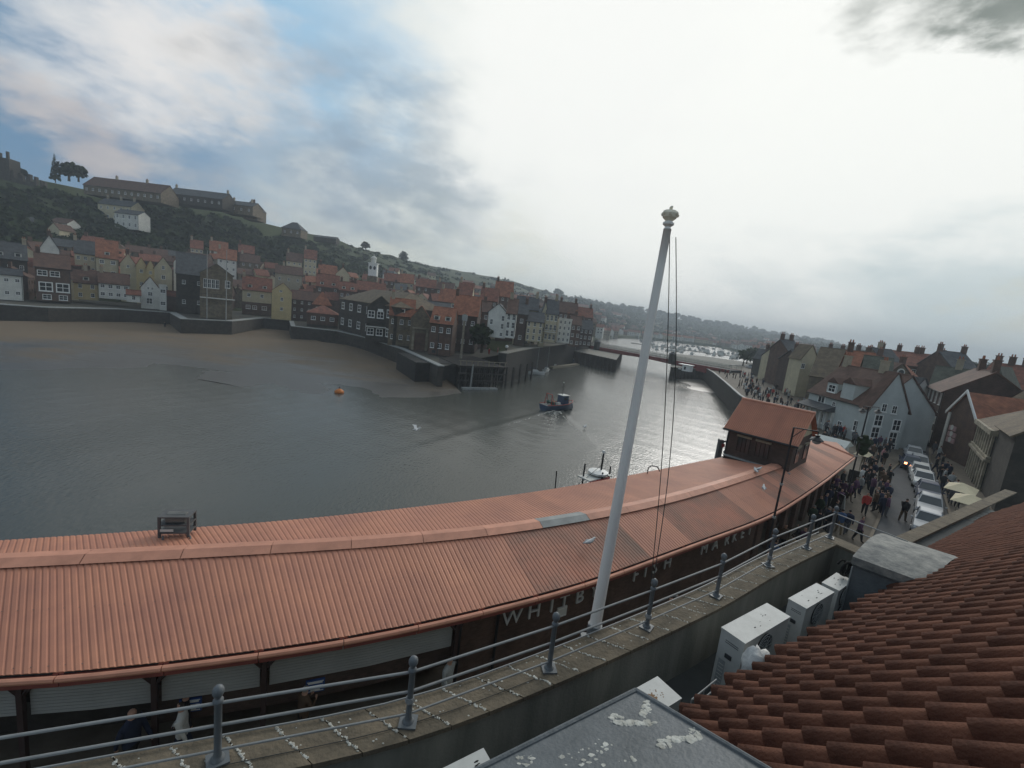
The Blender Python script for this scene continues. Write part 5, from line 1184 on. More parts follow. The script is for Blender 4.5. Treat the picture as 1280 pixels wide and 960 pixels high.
# quay crane behind market
p = Y(899, 572, 37); cr = empty('quay_crane', (p.x, p.y, 5), 0, 'small grey quay crane post with hook behind the market roof', 'crane')
zt = Y(899, 549, 37).z - 5; MB().box(-.3, .05, -.2, .2, 0, zt).build('mast', M['hull_blue' if False else 'grey_steel'], cr); MB().tube([(0, 0, zt - .15), (.6, 0, zt - .1), (.75, 0, zt - .45)], .1, 6).build('jib', M['grey_steel'], cr); MB().bar((.75, 0, zt - .45), (.72, 0, zt - 1.6), .04, 5).build('hook_cable', M['grey_steel'], cr); MB().box(-.1, .15, -.25, .25, zt - .6, zt - .3).build('winch', M['red_paint'], cr)
# steel davit on back eave near the flagpole
p = Y(815, 592, 26.5); o = MB().tube([(-.3, 0, -.6), (-.28, 0, .35), (-.1, 0, .5), (.25, 0, .48), (.45, 0, .2)], .035, 6).build('davit', M['grey_steel'], loc=(p.x, p.y, p.z)); tag(o, 'thin curved davit on the harbour side eave of the market', 'davit')
# ------------------------------------------------------------ own building: terrace, balustrade, tiled roof
mat('coping_stone', (.185, .150, .105), .9, c2=(.10, .085, .062), scale=2.2, bump=.5, bscale=14); mat('parapet_render', (.27, .265, .225), .9, c2=(.14, .14, .12), scale=1.3, streak=True, bump=.2)
mat('droppings', (.62, .62, .57), .9, c2=(.30, .29, .25), scale=9, bump=.3); mat('rail_grey', (.12, .135, .145), .5, .12, 4, spec=.5); mat('rail_pale', (.24, .25, .25), .5, .12, 4)
mat('pole_white', (.86, .84, .80), .5, c2=(.70, .68, .64), scale=1.6, streak=True); mat('gold', (.78, .72, .58), .5); mat('rope', (.06, .06, .055), .9)
mat('terracotta', (.165, .070, .043), .85, spec=.2, each=.22, c2=(.095, .040, .027), scale=2.3, bump=.35, bscale=30); mat('lead', (.13, .145, .155), .55, c2=(.075, .088, .095), scale=2.2, bump=.25); mat('felt', (.05, .055, .055), .9)
mat('ac_white', (.55, .56, .54), .55, c2=(.42, .43, .41), scale=2.0); mat('ac_grey', (.30, .32, .32), .6); mat('grille', (.05, .055, .06), .6); mat('rust', (.26, .16, .09), .9, c2=(.16, .10, .06), scale=12); mat('bag', (.60, .60, .58), .5, .15, 6, bump=.6, bscale=9)
mat('lead_worn', (.30, .30, .27), .7, c2=(.085, .095, .10), scale=3.2, bump=.25, bscale=16)
PP = GP([(272, 950), (510, 903), (686, 836), (808, 784), (895, 745), (960, 707), (1008, 685), (1037, 672)], 11.3)
PPs = [PP[0] + (PP[0] - PP[1]) * k for k in (3.2, 2, 1)] + PP
par = PL(smooth(PPs, 2))
U = Vector((.8427, .5384, 0)); NV = Vector((.5384, -.8427, 0))
bd = empty('own_building', (par.P[0].x, par.P[0].y, 5), 0, 'rendered building in the foreground with terrace parapet and red pantile roof', 'building'); OB = Vector(bd.location)
def off(d, o): p = par.at(d); t = par.tan(d); return p + Vector((t.y, -t.x, 0)) * o     # + is toward the camera side
def prun(d0, d1, o0, o1, z0, z1, name, m, n=1, parent=bd, sk=0):
    b = MB()
    for i in range(n):
        a, c = d0 + (d1 - d0) * i / n, d0 + (d1 - d0) * (i + 1) / n
        q = [off(a + sk * o1, o1) - OB, off(c + sk * o1, o1) - OB, off(c + sk * o0, o0) - OB, off(a + sk * o0, o0) - OB]
        b.hexa([(v.x, v.y, z0 - 5) for v in q], [(v.x, v.y, z1 - 5) for v in q])
    return b.build(name, M[m], parent)
prun(0, par.L + .3, -.30, .28, 4.9, 11.21, 'parapet_wall', 'parapet_render', 30)
SKEW = .8; ns = int(par.L / .62); rp = random.Random(8)
# coping slabs with lumpy mortar and droppings in the joints
for i in range(ns):
    d0, d1 = par.L * i / ns, par.L * (i + 1) / ns
    prun(d0 + .01, d1 - .01, -.36, .33, 11.213, 11.295 + rp.uniform(-.004, .004), 'coping_slab', 'coping_stone', 1, sk=SKEW)
    b = MB(); far = i / ns
    ph = rp.uniform(0, 9)
    for k in range(34):
        if noise.noise((k * .35 + ph, i * 3.1, 0)) < -.28: continue
        o = -.34 + .62 * k / 33; p = off(d1 + SKEW * o + .022 * noise.noise((k * .25, i * 2.7, 5)) * 2 + rp.uniform(-.01, .01), o + rp.uniform(-.01, .01)) - OB
        b.lump((p.x, p.y, 6.297), rp.uniform(.007, .024) * (1 if i < ns * .75 else .8), 0, i * 40 + k, (rp.uniform(.8, 1.6), rp.uniform(.8, 1.6), rp.uniform(.3, .9)), 5, 3)
    for k in range(5):
        p = off(d1 + rp.uniform(-.3, .3), rp.uniform(-.3, .3)) - OB; b.lump((p.x, p.y, 6.296), rp.uniform(.008, .018), 0, k + i, (1.5, 1.2, .3), 5, 3)
    o = b.build('mortar_line', M['droppings'], bd); o['kind'] = 'stuff'
# return wall at the far end
eR = off(par.L, 0); rt0 = PL([eR, eR + NV * 2.4])
b = MB(); t = U
for z0, z1, w, m, nm in ((9.9, 11.21, .25, 'parapet_render', 'return_wall'), (11.213, 11.3, .31, 'coping_stone', 'return_coping')):
    b = MB(); q = [eR - OB - U * w - NV * .3, eR - OB - U * w + NV * 3.0, eR - OB + U * w + NV * 3.0, eR - OB + U * w - NV * .3]
    b.hexa([(v.x, v.y, z0 - 5) for v in q], [(v.x, v.y, z1 - 5) for v in q]); b.build(nm, M[m], bd)
# terrace floor and the mass below
eave0 = G(943, 838, 11.5)
b = MB()
q = [off(0, .28), off(par.L * .5, .28), off(par.L, .28), eR + U * 14 + NV * .4, eR + U * 14 + NV * 14, off(0, 0) + NV * 18]
b.hexa([(v.x - OB.x, v.y - OB.y, -.1) for v in q[::-1]], [(v.x - OB.x, v.y - OB.y, 4.95) for v in q[::-1]]); b.build('terrace_floor', M['felt'], bd)
# balustrade
posts = [find for find in (PP)]
bal = empty('balustrade', (PP[0].x, PP[0].y, 11.3), 0, 'grey iron balustrade with ball topped posts and two rails on the parapet', 'railing'); OBL = Vector(bal.location)
def post_mesh():
    b = MB(); b.lathe([(.085, 0), (.085, .035), (.055, .05), (.052, .1), (.045, .12), (.045, .86), (.062, .88), (.062, .91), (.04, .93), (.03, .95), (.05, .97), (.068, 1.01), (.07, 1.05), (.055, 1.09), (.02, 1.12)], (0, 0, 0), 12); return b.mesh('post', M['rail_grey'], True)
pm = post_mesh(); base = MB().box(-.13, .13, -.12, .12, 0, .025).mesh('post_base', M['rail_grey'])
pl = PP[:-1] + [eR + Vector((0, 0, 0))]; pl.insert(0, PPs[2])
for p in pl:
    o = link('post', pm, bal, p - OBL, rp.uniform(0, 1)); link('post_base', base, o)
for z, r, m in ((.86, .020, 'rail_pale'), (.53, .020, 'rail_pale'), (.15, .016, 'rail_pale')):
    for a, c in zip(pl, pl[1:]):
        MB().bar(a - OBL + Vector((0, 0, z)), c - OBL + Vector((0, 0, z)), r, 8).build('rail', M[m], bal)
for z in (.86, .53): a = pl[-1] - OBL; MB().bar(a + Vector((0, 0, z)), a + Vector((0, 0, z)) + NV * 1.9, .018, 6).build('rail', M['rail_pale'], bal)
b = MB(); path = [off(par.L * i / 30, -.33) - OBL + Vector((0, 0, .035)) for i in range(31)]; b.tube(path, .014, 6); b.build('cable', M['rail_pale'], bal)
path = [off(par.L * .3 + par.L * .2 * i / 10, .1) - OBL + Vector((0, 0, .01)) for i in range(11)]; MB().tube(path, .006, 5).build('cable', M['rope'], bal)
p = pl[2] - OBL
for k, q_ in enumerate((pl[2], pl[4], pl[6])): MB().lathe([(.06, -.03), (.075, 0), (.06, .06)], tuple(q_ - OBL + Vector((0, 0, .38 if k == 0 else .25))), 8).build('clamp', M['rail_pale'], bal)
# flagpole
fb = G(742, 789, 11.1); tp = None
def z_at(xy, py):
    lo, hi = -5, 60
    for _ in range(60):
        z = (lo + hi) / 2; v = Vector((xy.x, xy.y, z)) - CAM; y = 480 + F_PX * v.dot(_d) / v.dot(_f)
        if y > py: lo = z
        else: hi = z
    return z
zt = z_at(fb, 285)
fp = empty('flagpole', (fb.x, fb.y, 10.7), 0, 'tall tapering white flagpole with gilded crown finial beside the parapet', 'flagpole'); hgt = zt - 10.7
pth = [(0, 0, hgt * k / 12) for k in range(13)]; MB().tube(pth, [.125 - .055 * k / 12 for k in range(13)], 18).build('pole', M['pole_white'], fp, smooth=True)
MB().lathe([(.15, .32), (.15, .56)], (0, 0, 0), 14).build('collar', M['rail_grey'], fp); MB().box(-.2, .2, -.22, .3, 0, .12).build('foot_bracket', M['rail_grey'], fp); MB().bar((0, 0, .45), (NV.x * .5, NV.y * .5, .45), .04, 6).build('stay', M['rail_grey'], fp)
MB().lathe([(.07, 0), (.05, .04), (.10, .08), (.10, .11), (.06, .14)], (0, 0, hgt), 14).build('finial_neck', M['pole_white'], fp)
b = MB(); b.lathe([(.06, .14), (.125, .2), (.14, .27), (.11, .32), (.03, .34)], (0, 0, hgt), 12)
for k in range(7): a = k * .9; b.lump((.12 * math.cos(a), .12 * math.sin(a), hgt + .26), .045, 0, k)
b.lump((0, 0, hgt + .37), .04, 0, 3); b.build('crown_finial', M['gold'], fp)
# halyards: two thin ropes from the truck down to a cleat on the balustrade
top = Vector((fb.x, fb.y, zt - .12)); bot = PP[3] + Vector((-.07, .02, .65))
for k, dx in enumerate((.03, .17)):
    pts_ = []
    for i in range(25):
        t = i / 24; q = (top + Vector((dx * .8 + .04, 0, 0))).lerp(bot + Vector((dx * .15, 0, 0)), t); bow = math.sin(PI * t) * .10 * (1 + k)
        pts_.append(Vector((q.x + bow, q.y, q.z)) - Vector(fp.location))
    MB().tube(pts_, .0085, 5).build('halyard', M['rope'], fp)
fp.rotation_euler = (0, rad(1.15), 0)      # the pole leans very slightly
# --- tiled roof (45 degrees), ridge line parallel to the street
BR = .98; P1, PT = rad(42), rad(46)
SL1 = NV * math.cos(P1) + Vector((0, 0, math.sin(P1))); SL = NV * math.cos(PT) + Vector((0, 0, math.sin(PT)))
NN1 = U.cross(SL1).normalized(); NN = U.cross(SL).normalized()
if NN.z < 0: NN = -NN; NN1 = -NN1
def roofpt(s, r): return eave0 + U * s + (SL1 * r if 0 <= r <= BR and s < s_split else SL1 * BR + SL * (r - BR))
def on_roof(px, py):
    e = eave0 + SL1 * BR; v = ray(px, py); t = NN.dot(e - CAM) / NN.dot(v); p = CAM + v * t - e; return p.dot(U), p.dot(SL) + BR
rr1 = on_roof(1175, 684); rr2 = on_roof(1280, 625); r_far = (rr1[1] + rr2[1]) / 2 if abs(rr1[1] - rr2[1]) < 2 else rr1[1]
s_split = on_roof(1100, 740)[0]
TW, TL = .415, .49
def tile_mesh():
    b = MB(); pr = [(0, .0), (.10, -.012), (.22, -.012), (.34, .0), (.38, .07), (.46, .125), (.60, .15), (.74, .125), (.82, .07), (.86, .0), (1.0, -.008)]
    k = len(pr); t = .022; Lt = TL * 1.12
    for (y, lift) in ((0, .035), (Lt, .0)):
        for u, h in pr: b.v.append((u * TW * 1.0, y, h * (.94 if y else 1.04) + lift))
        for u, h in pr: b.v.append((u * TW, y, h + lift - t))
    for i in range(k - 1):
        b.face((i, i + 1, 2 * k + i + 1, 2 * k + i)); b.face((k + i, i + k + 1, i + 1, i)); b.face((3 * k + i, 3 * k + i + 1, k + i + 1, k + i))
    return b.mesh('tile', M['terracotta'], True)
tm = tile_mesh(); tile_rot = Matrix((U, SL, NN)).transposed().to_4x4(); tile_rot1 = Matrix((U, SL1, NN1)).transposed().to_4x4()
rf_ = empty('tiled_roof', (0, 0, 0)); rf_.parent = bd
cand = []
s = -6.0
i = 0
while s < 26:
    r0 = 0 if s < s_split - .2 else r_far
    r0 = r0 if r0 == 0 else BR - math.ceil((BR - r0) / TL) * TL
    r = r0
    while r < 6.2:
        p = roofpt(s + TW / 2, r + TL / 2); v = p - CAM; w = v.dot(_f)
        if w > .25:
            px, py = 640 + F_PX * v.dot(_r) / w, 480 + F_PX * v.dot(_d) / w
            if -60 < px < 1400 and py < 1090: cand.append((v.length, s, r))
        r += TL
    s += TW
cand.sort(); jit = random.Random(2); rest = MB(); tmv = [v.co.copy() for v in tm.vertices]; tmf = [tuple(p.vertices) for p in tm.polygons]
for k, (dist, s, r) in enumerate(cand):
    mtx = Matrix.Translation(roofpt(s + jit.uniform(-.010, .010), r + (jit.uniform(-.02, .02) if jit.random() > .06 else jit.uniform(-.07, -.03))) - OB + NN * jit.uniform(0, .012)) @ (tile_rot1 if r < BR - .01 and s < s_split - .2 else tile_rot) @ Matrix.Rotation(jit.uniform(-.035, .035), 4, 'Z')
    if k < 300: o = link('tile', tm, bd); o.matrix_local = mtx
    else:
        n0 = len(rest.v); rest.v += [tuple(mtx @ v) for v in tmv]
        for f in tmf: rest.face([n0 + i for i in f])
if rest.v: tag(rest.build('far_tiles', M['terracotta'], bd), kind='stuff')
bpy.data.objects.remove(rf_)
# boarding below the tiles, wall under the eave
b = MB(); A0, A1, A2, A3 = roofpt(-6, BR), roofpt(s_split - .25, BR), roofpt(s_split - .25, 6.2), roofpt(-6, 6.2)
b.hexa([tuple(v - OB - NN1 * .16) for v in (roofpt(-6, .0), roofpt(s_split - .25, .0), A1, A0)], [tuple(v - OB - NN1 * .05) for v in (roofpt(-6, .0), roofpt(s_split - .25, .0), A1, A0)])
b.hexa([tuple(v - OB - NN * .16) for v in (A0, A1, A2, A3)], [tuple(v - OB - NN * .05) for v in (A0, A1, A2, A3)])
A0, A1, A2, A3 = roofpt(s_split - .25, r_far - .03), roofpt(26, r_far - .03), roofpt(26, 6.2), roofpt(s_split - .25, 6.2)
b.hexa([tuple(v - OB - NN * .16) for v in (A0, A1, A2, A3)], [tuple(v - OB - NN * .05) for v in (A0, A1, A2, A3)]); b.build('roof_boarding', M['felt'], bd)
b = MB(); p0, p1 = roofpt(-6, .25) - OB, roofpt(s_split - .2, .25) - OB
b.hexa([(p0.x, p0.y, 4.95), (p0.x + NV.x * .2, p0.y + NV.y * .2, 4.95), (p1.x + NV.x * .2, p1.y + NV.y * .2, 4.95), (p1.x, p1.y, 4.95)], [(p0.x, p0.y, p0.z - .05), (p0.x + NV.x * .2, p0.y + NV.y * .2, p0.z - .05), (p1.x + NV.x * .2, p1.y + NV.y * .2, p1.z - .05), (p1.x, p1.y, p1.z - .05)]); b.build('attic_wall', M['lead'], bd)
# far gutter and coping along the street side
zc = roofpt(0, r_far).z
c0, c1, d0, d1 = G(1120, 694, zc), G(1290, 592, zc), G(1152, 692, zc - .02), G(1290, 612, zc - .02)
w0 = roofpt(0, r_far)
def uline(off_, z): return lambda s: Vector((w0.x, w0.y, 0)) + U * s - NV * off_ + Vector((0, 0, z))
g0 = uline(.12, zc - .12); oc = -(c0 - w0).dot(NV); oc2 = -(c1 - w0).dot(NV); oc = max(.55, (oc + oc2) / 2)
for a_, b__, z0, z1, nm, m in ((.0, oc - .42, 4.9, zc - .10, 'lead_gutter', 'lead_worn'), (oc - .42, oc, 4.9, zc + .12, 'street_wall', 'parapet_render')):
    b = MB(); s0, s1 = s_split + .3, 27
    q = [uline(a_, 0)(s0), uline(a_, 0)(s1), uline(b__, 0)(s1), uline(b__, 0)(s0)]
    b.hexa([(v.x - OB.x, v.y - OB.y, z0 - 5) for v in q[::-1]], [(v.x - OB.x, v.y - OB.y, z1 - 5) for v in q[::-1]]); b.build(nm, M[m], bd)
for i in range(24):
    s0 = s_split + .3 + i * 1.05; b = MB(); q = [uline(oc - .46, 0)(s0), uline(oc - .46, 0)(s0 + 1.03), uline(oc + .05, 0)(s0 + 1.03), uline(oc + .05, 0)(s0)]
    b.hexa([(v.x - OB.x, v.y - OB.y, zc + .123 - 5) for v in q[::-1]], [(v.x - OB.x, v.y - OB.y, zc + .2 - 5) for v in q[::-1]]); b.build('coping_slab', M['coping_stone'], bd)
# vent housing with rolled lead top
vb = G(1048, 783, 10.0); vz = z_at(vb, 700); Q = [G(x, y, vz) for x, y in ((1068, 699), (1160, 733), (1196, 700), (1105, 671))]
vr = empty('vent_housing', (Q[0].x, Q[0].y, 9.95), 0, 'dark lead clad roof housing with a pale weathered rolled top', 'roof housing'); OV = Vector(vr.location)
b = MB(); b.hexa([(q.x - OV.x, q.y - OV.y, 0) for q in Q], [(q.x - OV.x, q.y - OV.y, vz - 9.95) for q in Q]); b.build('body', M['lead'], vr)
b = MB(); nu = 9; hh = vz - 9.95
L0, L1 = Q[0] - OV, Q[1] - OV; L3, L2 = Q[3] - OV, Q[2] - OV
ctr = (L0 + L1 + L2 + L3) / 4
for e in (0, 1):
    for i in range(nu):
        t = i / (nu - 1); a = L0.lerp(L3, t) if e == 0 else L1.lerp(L2, t); a = a + (a - ctr) * .05
        b.v.append((a.x, a.y, hh + .02 + .27 * math.sin(PI * (t * .85 + .08)) * (1 - .0 * e)))
for e in (0, 1):
    for i in range(nu): x, y, z = b.v[e * nu + i]; b.v.append((x, y, hh - .12))
for i in range(nu - 1): b.face((i, i + 1, nu + i + 1, nu + i)); b.face((2 * nu + i, 2 * nu + i + 1, i + 1, i)); b.face((nu + i, nu + i + 1, 3 * nu + i + 1, 3 * nu + i))
b.face((0, nu, 3 * nu, 2 * nu)); b.face((nu - 1, 2 * nu - 1, 4 * nu - 1, 3 * nu - 1)); b.build('lead_top', M['lead_worn'], vr)
MB().bar(L0 + Vector((0, 0, -.16 + hh - (L0.z))) if False else (L0.x, L0.y, hh - .16), (L1.x, L1.y, hh - .16), .035, 6).build('edge_roll', M['lead'], vr)
for t in (.0,): MB().bar((L0.x - .02, L0.y - .02, 0), (L0.x - .02, L0.y - .02, hh - .2), .018, 5).build('corner_strip', M['ac_grey'], vr)
# lead covered dormer top right below the camera
LA2 = rad(18); LV = NV * math.cos(LA2) + Vector((0, 0, math.sin(LA2))); LN = U.cross(LV).normalized(); LN = LN if LN.z > 0 else -LN
c0 = G(795, 863, 13.3)
ld = empty('lead_roof', tuple(c0), 0, 'grey lead covered dormer top with white bird droppings at the bottom of the view', 'dormer roof')
b = MB(); q = [Vector(), -U * 5.5, -U * 5.5 + LV * 3.4, LV * 3.4]
b.hexa([tuple(v - LN * .09) for v in q], [tuple(v) for v in q]); b.build('lead_sheet', M['lead'], ld)
b = MB(); z0 = 9.95 - c0.z; q = [-U * .12 + NV * .12, -U * 5.4 + NV * .12, -U * 5.4 + LV * 3.3, -U * .12 + LV * 3.3]; b.hexa([(v.x, v.y, z0) for v in q], [(v.x, v.y, v.z - .13) if k > 1 else (v.x, v.y, -.1) for k, v in enumerate(q)]); b.build('cheek', M['lead'], ld)
MB().tube([(0, 0, 0), tuple(-U * 5.5)], .03, 8).build('edge_roll', M['lead'], ld); MB().tube([(0, 0, 0), tuple(LV * 3.4)], .03, 8).build('edge_roll', M['lead'], ld)
def on_lead(px, py): v = ray(px, py); t = LN.dot(c0 - CAM) / LN.dot(v); return CAM + v * t - c0
for k, (px, py, w, h, n) in enumerate(((795, 904, 24, 3, 60), (808, 886, 5, 12, 40), (770, 900, 10, 7, 30), (852, 924, 24, 4, 70), (868, 917, 8, 8, 30), (832, 930, 8, 6, 30), (748, 930, 18, 10, 14), (725, 948, 26, 12, 18), (655, 950, 14, 8, 16), (765, 948, 30, 10, 8))):
    b = MB()
    for j in range(n):
        a = rp.uniform(0, 6.3); q_ = math.sqrt(rp.random()); p = on_lead(px + w * q_ * math.cos(a), py + h * q_ * math.sin(a) + (w * .0)); b.lump(tuple(p + LN * .002), (.006 + .034 * rp.random() ** 2.2) * (1 if k < 6 else .7), 0, j, (rp.uniform(.7, 2.2), rp.uniform(.6, 1.4), .12), 7, 3)
    b.build('droppings', M['droppings'], ld)['kind'] = 'stuff'
# --- air conditioning units
def ac(label, A, B, C, Dd, zt, zb, logo=True, fan=True, stain=False):
    a, b_, d_ = G(*A, zt), G(*B, zt), G(*Dd, zt); ux = (b_ - a); w = ux.length; ux.normalize(); nx = Vector((ux.y, -ux.x, 0)); dp = max(.3, (d_ - a).dot(nx)); hh = zt - zb
    r = empty('air_conditioner', (a.x, a.y, zb), math.atan2(ux.y, ux.x), label, 'air conditioner', 'air conditioning units on the terrace')
    # local x along the wall, local -y toward the roof
    MB().box(0, w, -dp, 0, .06, hh - .035).build('casing', M['ac_white'], r); MB().box(-.012, w + .012, -dp - .012, .012, hh - .035, hh).build('lid', M['ac_white'], r)
    for x in (.06, w - .16): MB().box(x, x + .1, -dp - .03, .03, 0, .058).build('foot', M['grille'], r)
    if fan:
        n = 2 if hh > 1.2 else 1
        for k in range(n):
            z = .06 + (hh - .1) * (k + .5) / n; R_ = min(w * .40, (hh - .12) / n * .45); g = MB(); g.lathe([(R_, 0), (R_, .02)], (0, 0, 0), 20); g = g.build('fan_opening', M['gap_black'], r); g.rotation_euler = (PI / 2, 0, 0); g.location = (w * .45, -dp - .002, z)
            for q in (.3, .55, .8, 1.0):
                ring = MB(); ring.tube([(R_ * q * math.cos(2 * PI * i / 20), R_ * q * math.sin(2 * PI * i / 20), .03) for i in range(21)], .007, 4); ring.build('grille_ring', M['ac_grey'], g)
            for q in range(6): a_ = q * PI / 6; MB().bar((-R_ * math.cos(a_), -R_ * math.sin(a_), .035), (R_ * math.cos(a_), R_ * math.sin(a_), .035), .006, 4).build('grille_bar', M['ac_grey'], g)
    # end panel details
    for k, z in enumerate((hh * .86, hh * .83)): MB().box(-.006, -.001, -dp * .8, -dp * .25, z, z + .012).build('vent_slot', M['grille'], r)
    MB().box(-.03, -.001, -dp * .62, -dp * .35, hh * .62, hh * .68).build('grip_recess', M['grille'], r)
    lb = MB().box(-.005, -.001, -dp * .42, -dp * .12, hh * .16, hh * .55).build('rating_label', M['ac_grey'], r)
    for k in range(6): MB().box(-.008, -.0055, -dp * .38, -dp * .16, hh * (.2 + .055 * k), hh * (.2 + .055 * k) + .012).build('text_line', M['white_wall'], lb)
    if stain:
        b = MB()
        for j in range(60):
            a_ = rp.uniform(0, 6.3); q = rp.random() ** .7; b.lump((w * .55 + .3 * w * q * math.cos(a_), -dp * .5 + .32 * dp * q * math.sin(a_), hh + .001), rp.uniform(.012, .05) * (1.1 - q), 0, j, (1.3, 1.1, .08), 6, 3)
        b.build('brown_stain', M['rust'], r)
    else:
        b = MB()
        for j in range(7): b.lump((w * rp.uniform(.2, .8), -dp * rp.uniform(.2, .8), hh + .001), rp.uniform(.008, .02), 0, j, (2.5, .8, .25), 5, 3)
        b.build('debris', M['gap_black'], r)
    return r, a, ux, nx, w, dp
b1 = G(886, 861, 10.0); z1 = z_at(b1, 786)
u1 = ac('largest white air conditioner, nearest the tiles, with a bag beside it', (902.5, 784), (959, 754), (993, 770), (938, 800), z1, 9.97)
ac('middle white air conditioner with twigs on its lid', (986, 748), (1021, 729), (1045, 737), (1012, 758), z1 - .1, 9.97)
r3 = ac('furthest air conditioner with a coil of black pipe on top', (1028, 728), (1046, 716), (1067, 725), (1050, 737), z1 - .25, 9.97)
ac('air conditioner with a brown stained lid tucked behind the lead roof', (770, 875), (822, 846), (866, 864), (815, 895), 11.35, 9.97, fan=False, stain=True)
ac('white air conditioner lid corner at the bottom edge left of the lead roof', (552, 962), (604, 936), (620, 944), (566, 975), 11.5, 9.97, fan=False)
p = G(1058, 722, z1 - .2); b = MB(); ring = []
for i in range(40): a = i * .55; ring.append((.20 * math.cos(a), .05 * math.sin(i * .2) + .004 * i, .25 + .20 * math.sin(a)))
o = b.tube(ring, .028, 6).build('pipe_coil', M['gap_black'], loc=(p.x, p.y, p.z - .02), rz=.5); tag(o, 'upright coil of black pipe lying on the furthest air conditioner', 'pipe coil')
p = G(944, 832, 11.25); b = MB(); b.lump((0, 0, 0), .28, 0, 5, (1, .8, 1.3), 12, 9); o = b.build('plastic_bag', M['bag'], smooth=True, loc=tuple(p)); tag(o, 'crumpled white plastic bag between the largest unit and the tiles', 'bag')
p0, p1 = G(862, 888, 10.9), G(893, 862, 10.9)
rk = empty('pipe_rack', tuple(p0), 0, 'thin metal pipe rack between two air conditioners and the eave', 'pipe rack')
for dz in (0, .22): MB().bar((0, 0, dz), tuple((p1 - p0) + Vector((0, 0, dz))), .014, 5).build('rail', M['rail_pale'], rk)
for t in (0, .5, 1): q = (p1 - p0) * t; MB().bar((q.x, q.y, -.9), (q.x, q.y, .22), .012, 5).build('upright', M['rail_pale'], rk)
# ------------------------------------------------------------ people
mat('skin', (.42, .24, .17), .7, .08); mat('hair_dark', (.03, .02, .015), .9); mat('hair_grey', (.25, .24, .22), .9)
CL = {'black': (.012, .012, .014), 'navy': (.018, .025, .05), 'grey': (.09, .09, .095), 'pale': (.33, .34, .33), 'white': (.55, .55, .52), 'red': (.38, .04, .03), 'brown': (.08, .05, .03), 'blue': (.05, .10, .20), 'green': (.04, .06, .035), 'pink': (.40, .20, .20), 'tan': (.24, .18, .11), 'purple': (.09, .04, .08)}
for k_, v_ in CL.items(): mat('cloth_' + k_, v_, .9, .15, 4)
def figure(kind):
    """one continuous skinned body, standing facing -y; legs/arms by pose"""
    st = {'stand': (.09, .0, .0), 'walk': (.09, .26, .3), 'walk2': (.08, -.24, -.28), 'bag': (.09, .12, .1), 'phone': (.1, .03, .0)}[kind]
    sp_, sw, ar = st
    V = [((0, 0, .88), .175), ((0, .01, 1.10), .165), ((0, .0, 1.33), .185), ((0, .0, 1.46), .095), ((0, -.015, 1.54), .062), ((0, -.03, 1.62), .098), ((0, -.02, 1.72), .075)]
    Ed = [(0, 1), (1, 2), (2, 3), (3, 4), (4, 5), (5, 6)]
    for sx in (-1, 1):
        k = len(V); f = sw * sx
        V += [((sx * .09, 0, .80), .115), ((sx * sp_ * 1.0, -f * .5, .48), .085), ((sx * sp_ * 1.0, -f * .85 + abs(f) * .1, .10), .055), ((sx * sp_ * 1.2, -f - .13, .035), .04)]
        Ed += [(0, k), (k, k + 1), (k + 1, k + 2), (k + 2, k + 3)]
        k = len(V); g = -ar * sx
        if kind == 'phone': arm = [((sx * .22, 0, 1.38), .06), ((sx * .25, -.06, 1.12), .047), ((sx * .10, -.30, 1.22), .036), ((sx * .06, -.34, 1.27), .036)]
        elif kind == 'bag' and sx > 0: arm = [((.21, 0, 1.36), .075), ((.26, .03, 1.12), .06), ((.25, -.10, .90), .046), ((.25, -.13, .80), .036)]
        else: arm = [((sx * .21, 0, 1.36), .075), ((sx * .245, -g * .25, 1.12), .062), ((sx * .235, -g * .7 - .05, .89), .046), ((sx * .22, -g * .75 - .08, .79), .036)]
        V += arm; Ed += [(2, k), (k, k + 1), (k + 1, k + 2), (k + 2, k + 3)]
    me = bpy.data.meshes.new('f'); me.from_pydata([v[0] for v in V], Ed, []); o = bpy.data.objects.new('f', me); COL.objects.link(o)
    md = o.modifiers.new('s', 'SKIN'); md.use_smooth_shade = True
    for i, v in enumerate(V): me.skin_vertices[0].data[i].radius = (v[1], v[1] * (.72 if i in (0, 1, 2) else 1)); me.skin_vertices[0].data[i].use_root = (i == 0)
    ss = o.modifiers.new('u', 'SUBSURF'); ss.levels = 1
    dg = bpy.context.evaluated_depsgraph_get(); ev = o.evaluated_get(dg); out = bpy.data.meshes.new_from_object(ev)
    bpy.data.objects.remove(o); bpy.data.meshes.remove(me)
    out.materials.clear()
    for n in ('skin', 'hair_dark', 'cloth_black', 'cloth_navy', 'hair_dark'): out.materials.append(M[n])
    mi = []
    for p in out.polygons:
        c = p.center; 
        if c.z > 1.70 or (c.z > 1.58 and c.y > -.02): m = 1
        elif c.z > 1.5: m = 0
        elif abs(c.x) > .2 and c.z < .86 and c.z > .7: m = 0
        elif kind == 'phone' and c.y < -.27: m = 0
        elif c.z > .86: m = 2
        elif c.z > .09: m = 3
        else: m = 4
        mi.append(m)
    out.polygons.foreach_set('material_index', mi); out.name = 'person_' + kind; return out
FG = {k: figure(k) for k in ('stand', 'walk', 'walk2', 'bag', 'phone')}
def person(px, py, z, top, bottom, kind, rz, label, group=None, hair='hair_dark', sc=1.0, y=None):
    p = G(px, py, z)
    o = link('person', FG[kind], None, tuple(p), rz, [M['skin'], M[hair], M['cloth_' + top], M['cloth_' + bottom], M['hair_dark']]); o.scale = (sc * 1.05,) * 3
    return tag(o, label, 'person', group)
GR = 'people on the quayside street'
person(1079, 643, 5.0, 'red', 'black', 'walk', -.6, 'person in a bright red coat walking among the crowd', GR)
person(1056, 668, 5.0, 'navy', 'grey', 'walk2', 2.6, 'person in a dark coat walking just beyond the balustrade corner', GR)
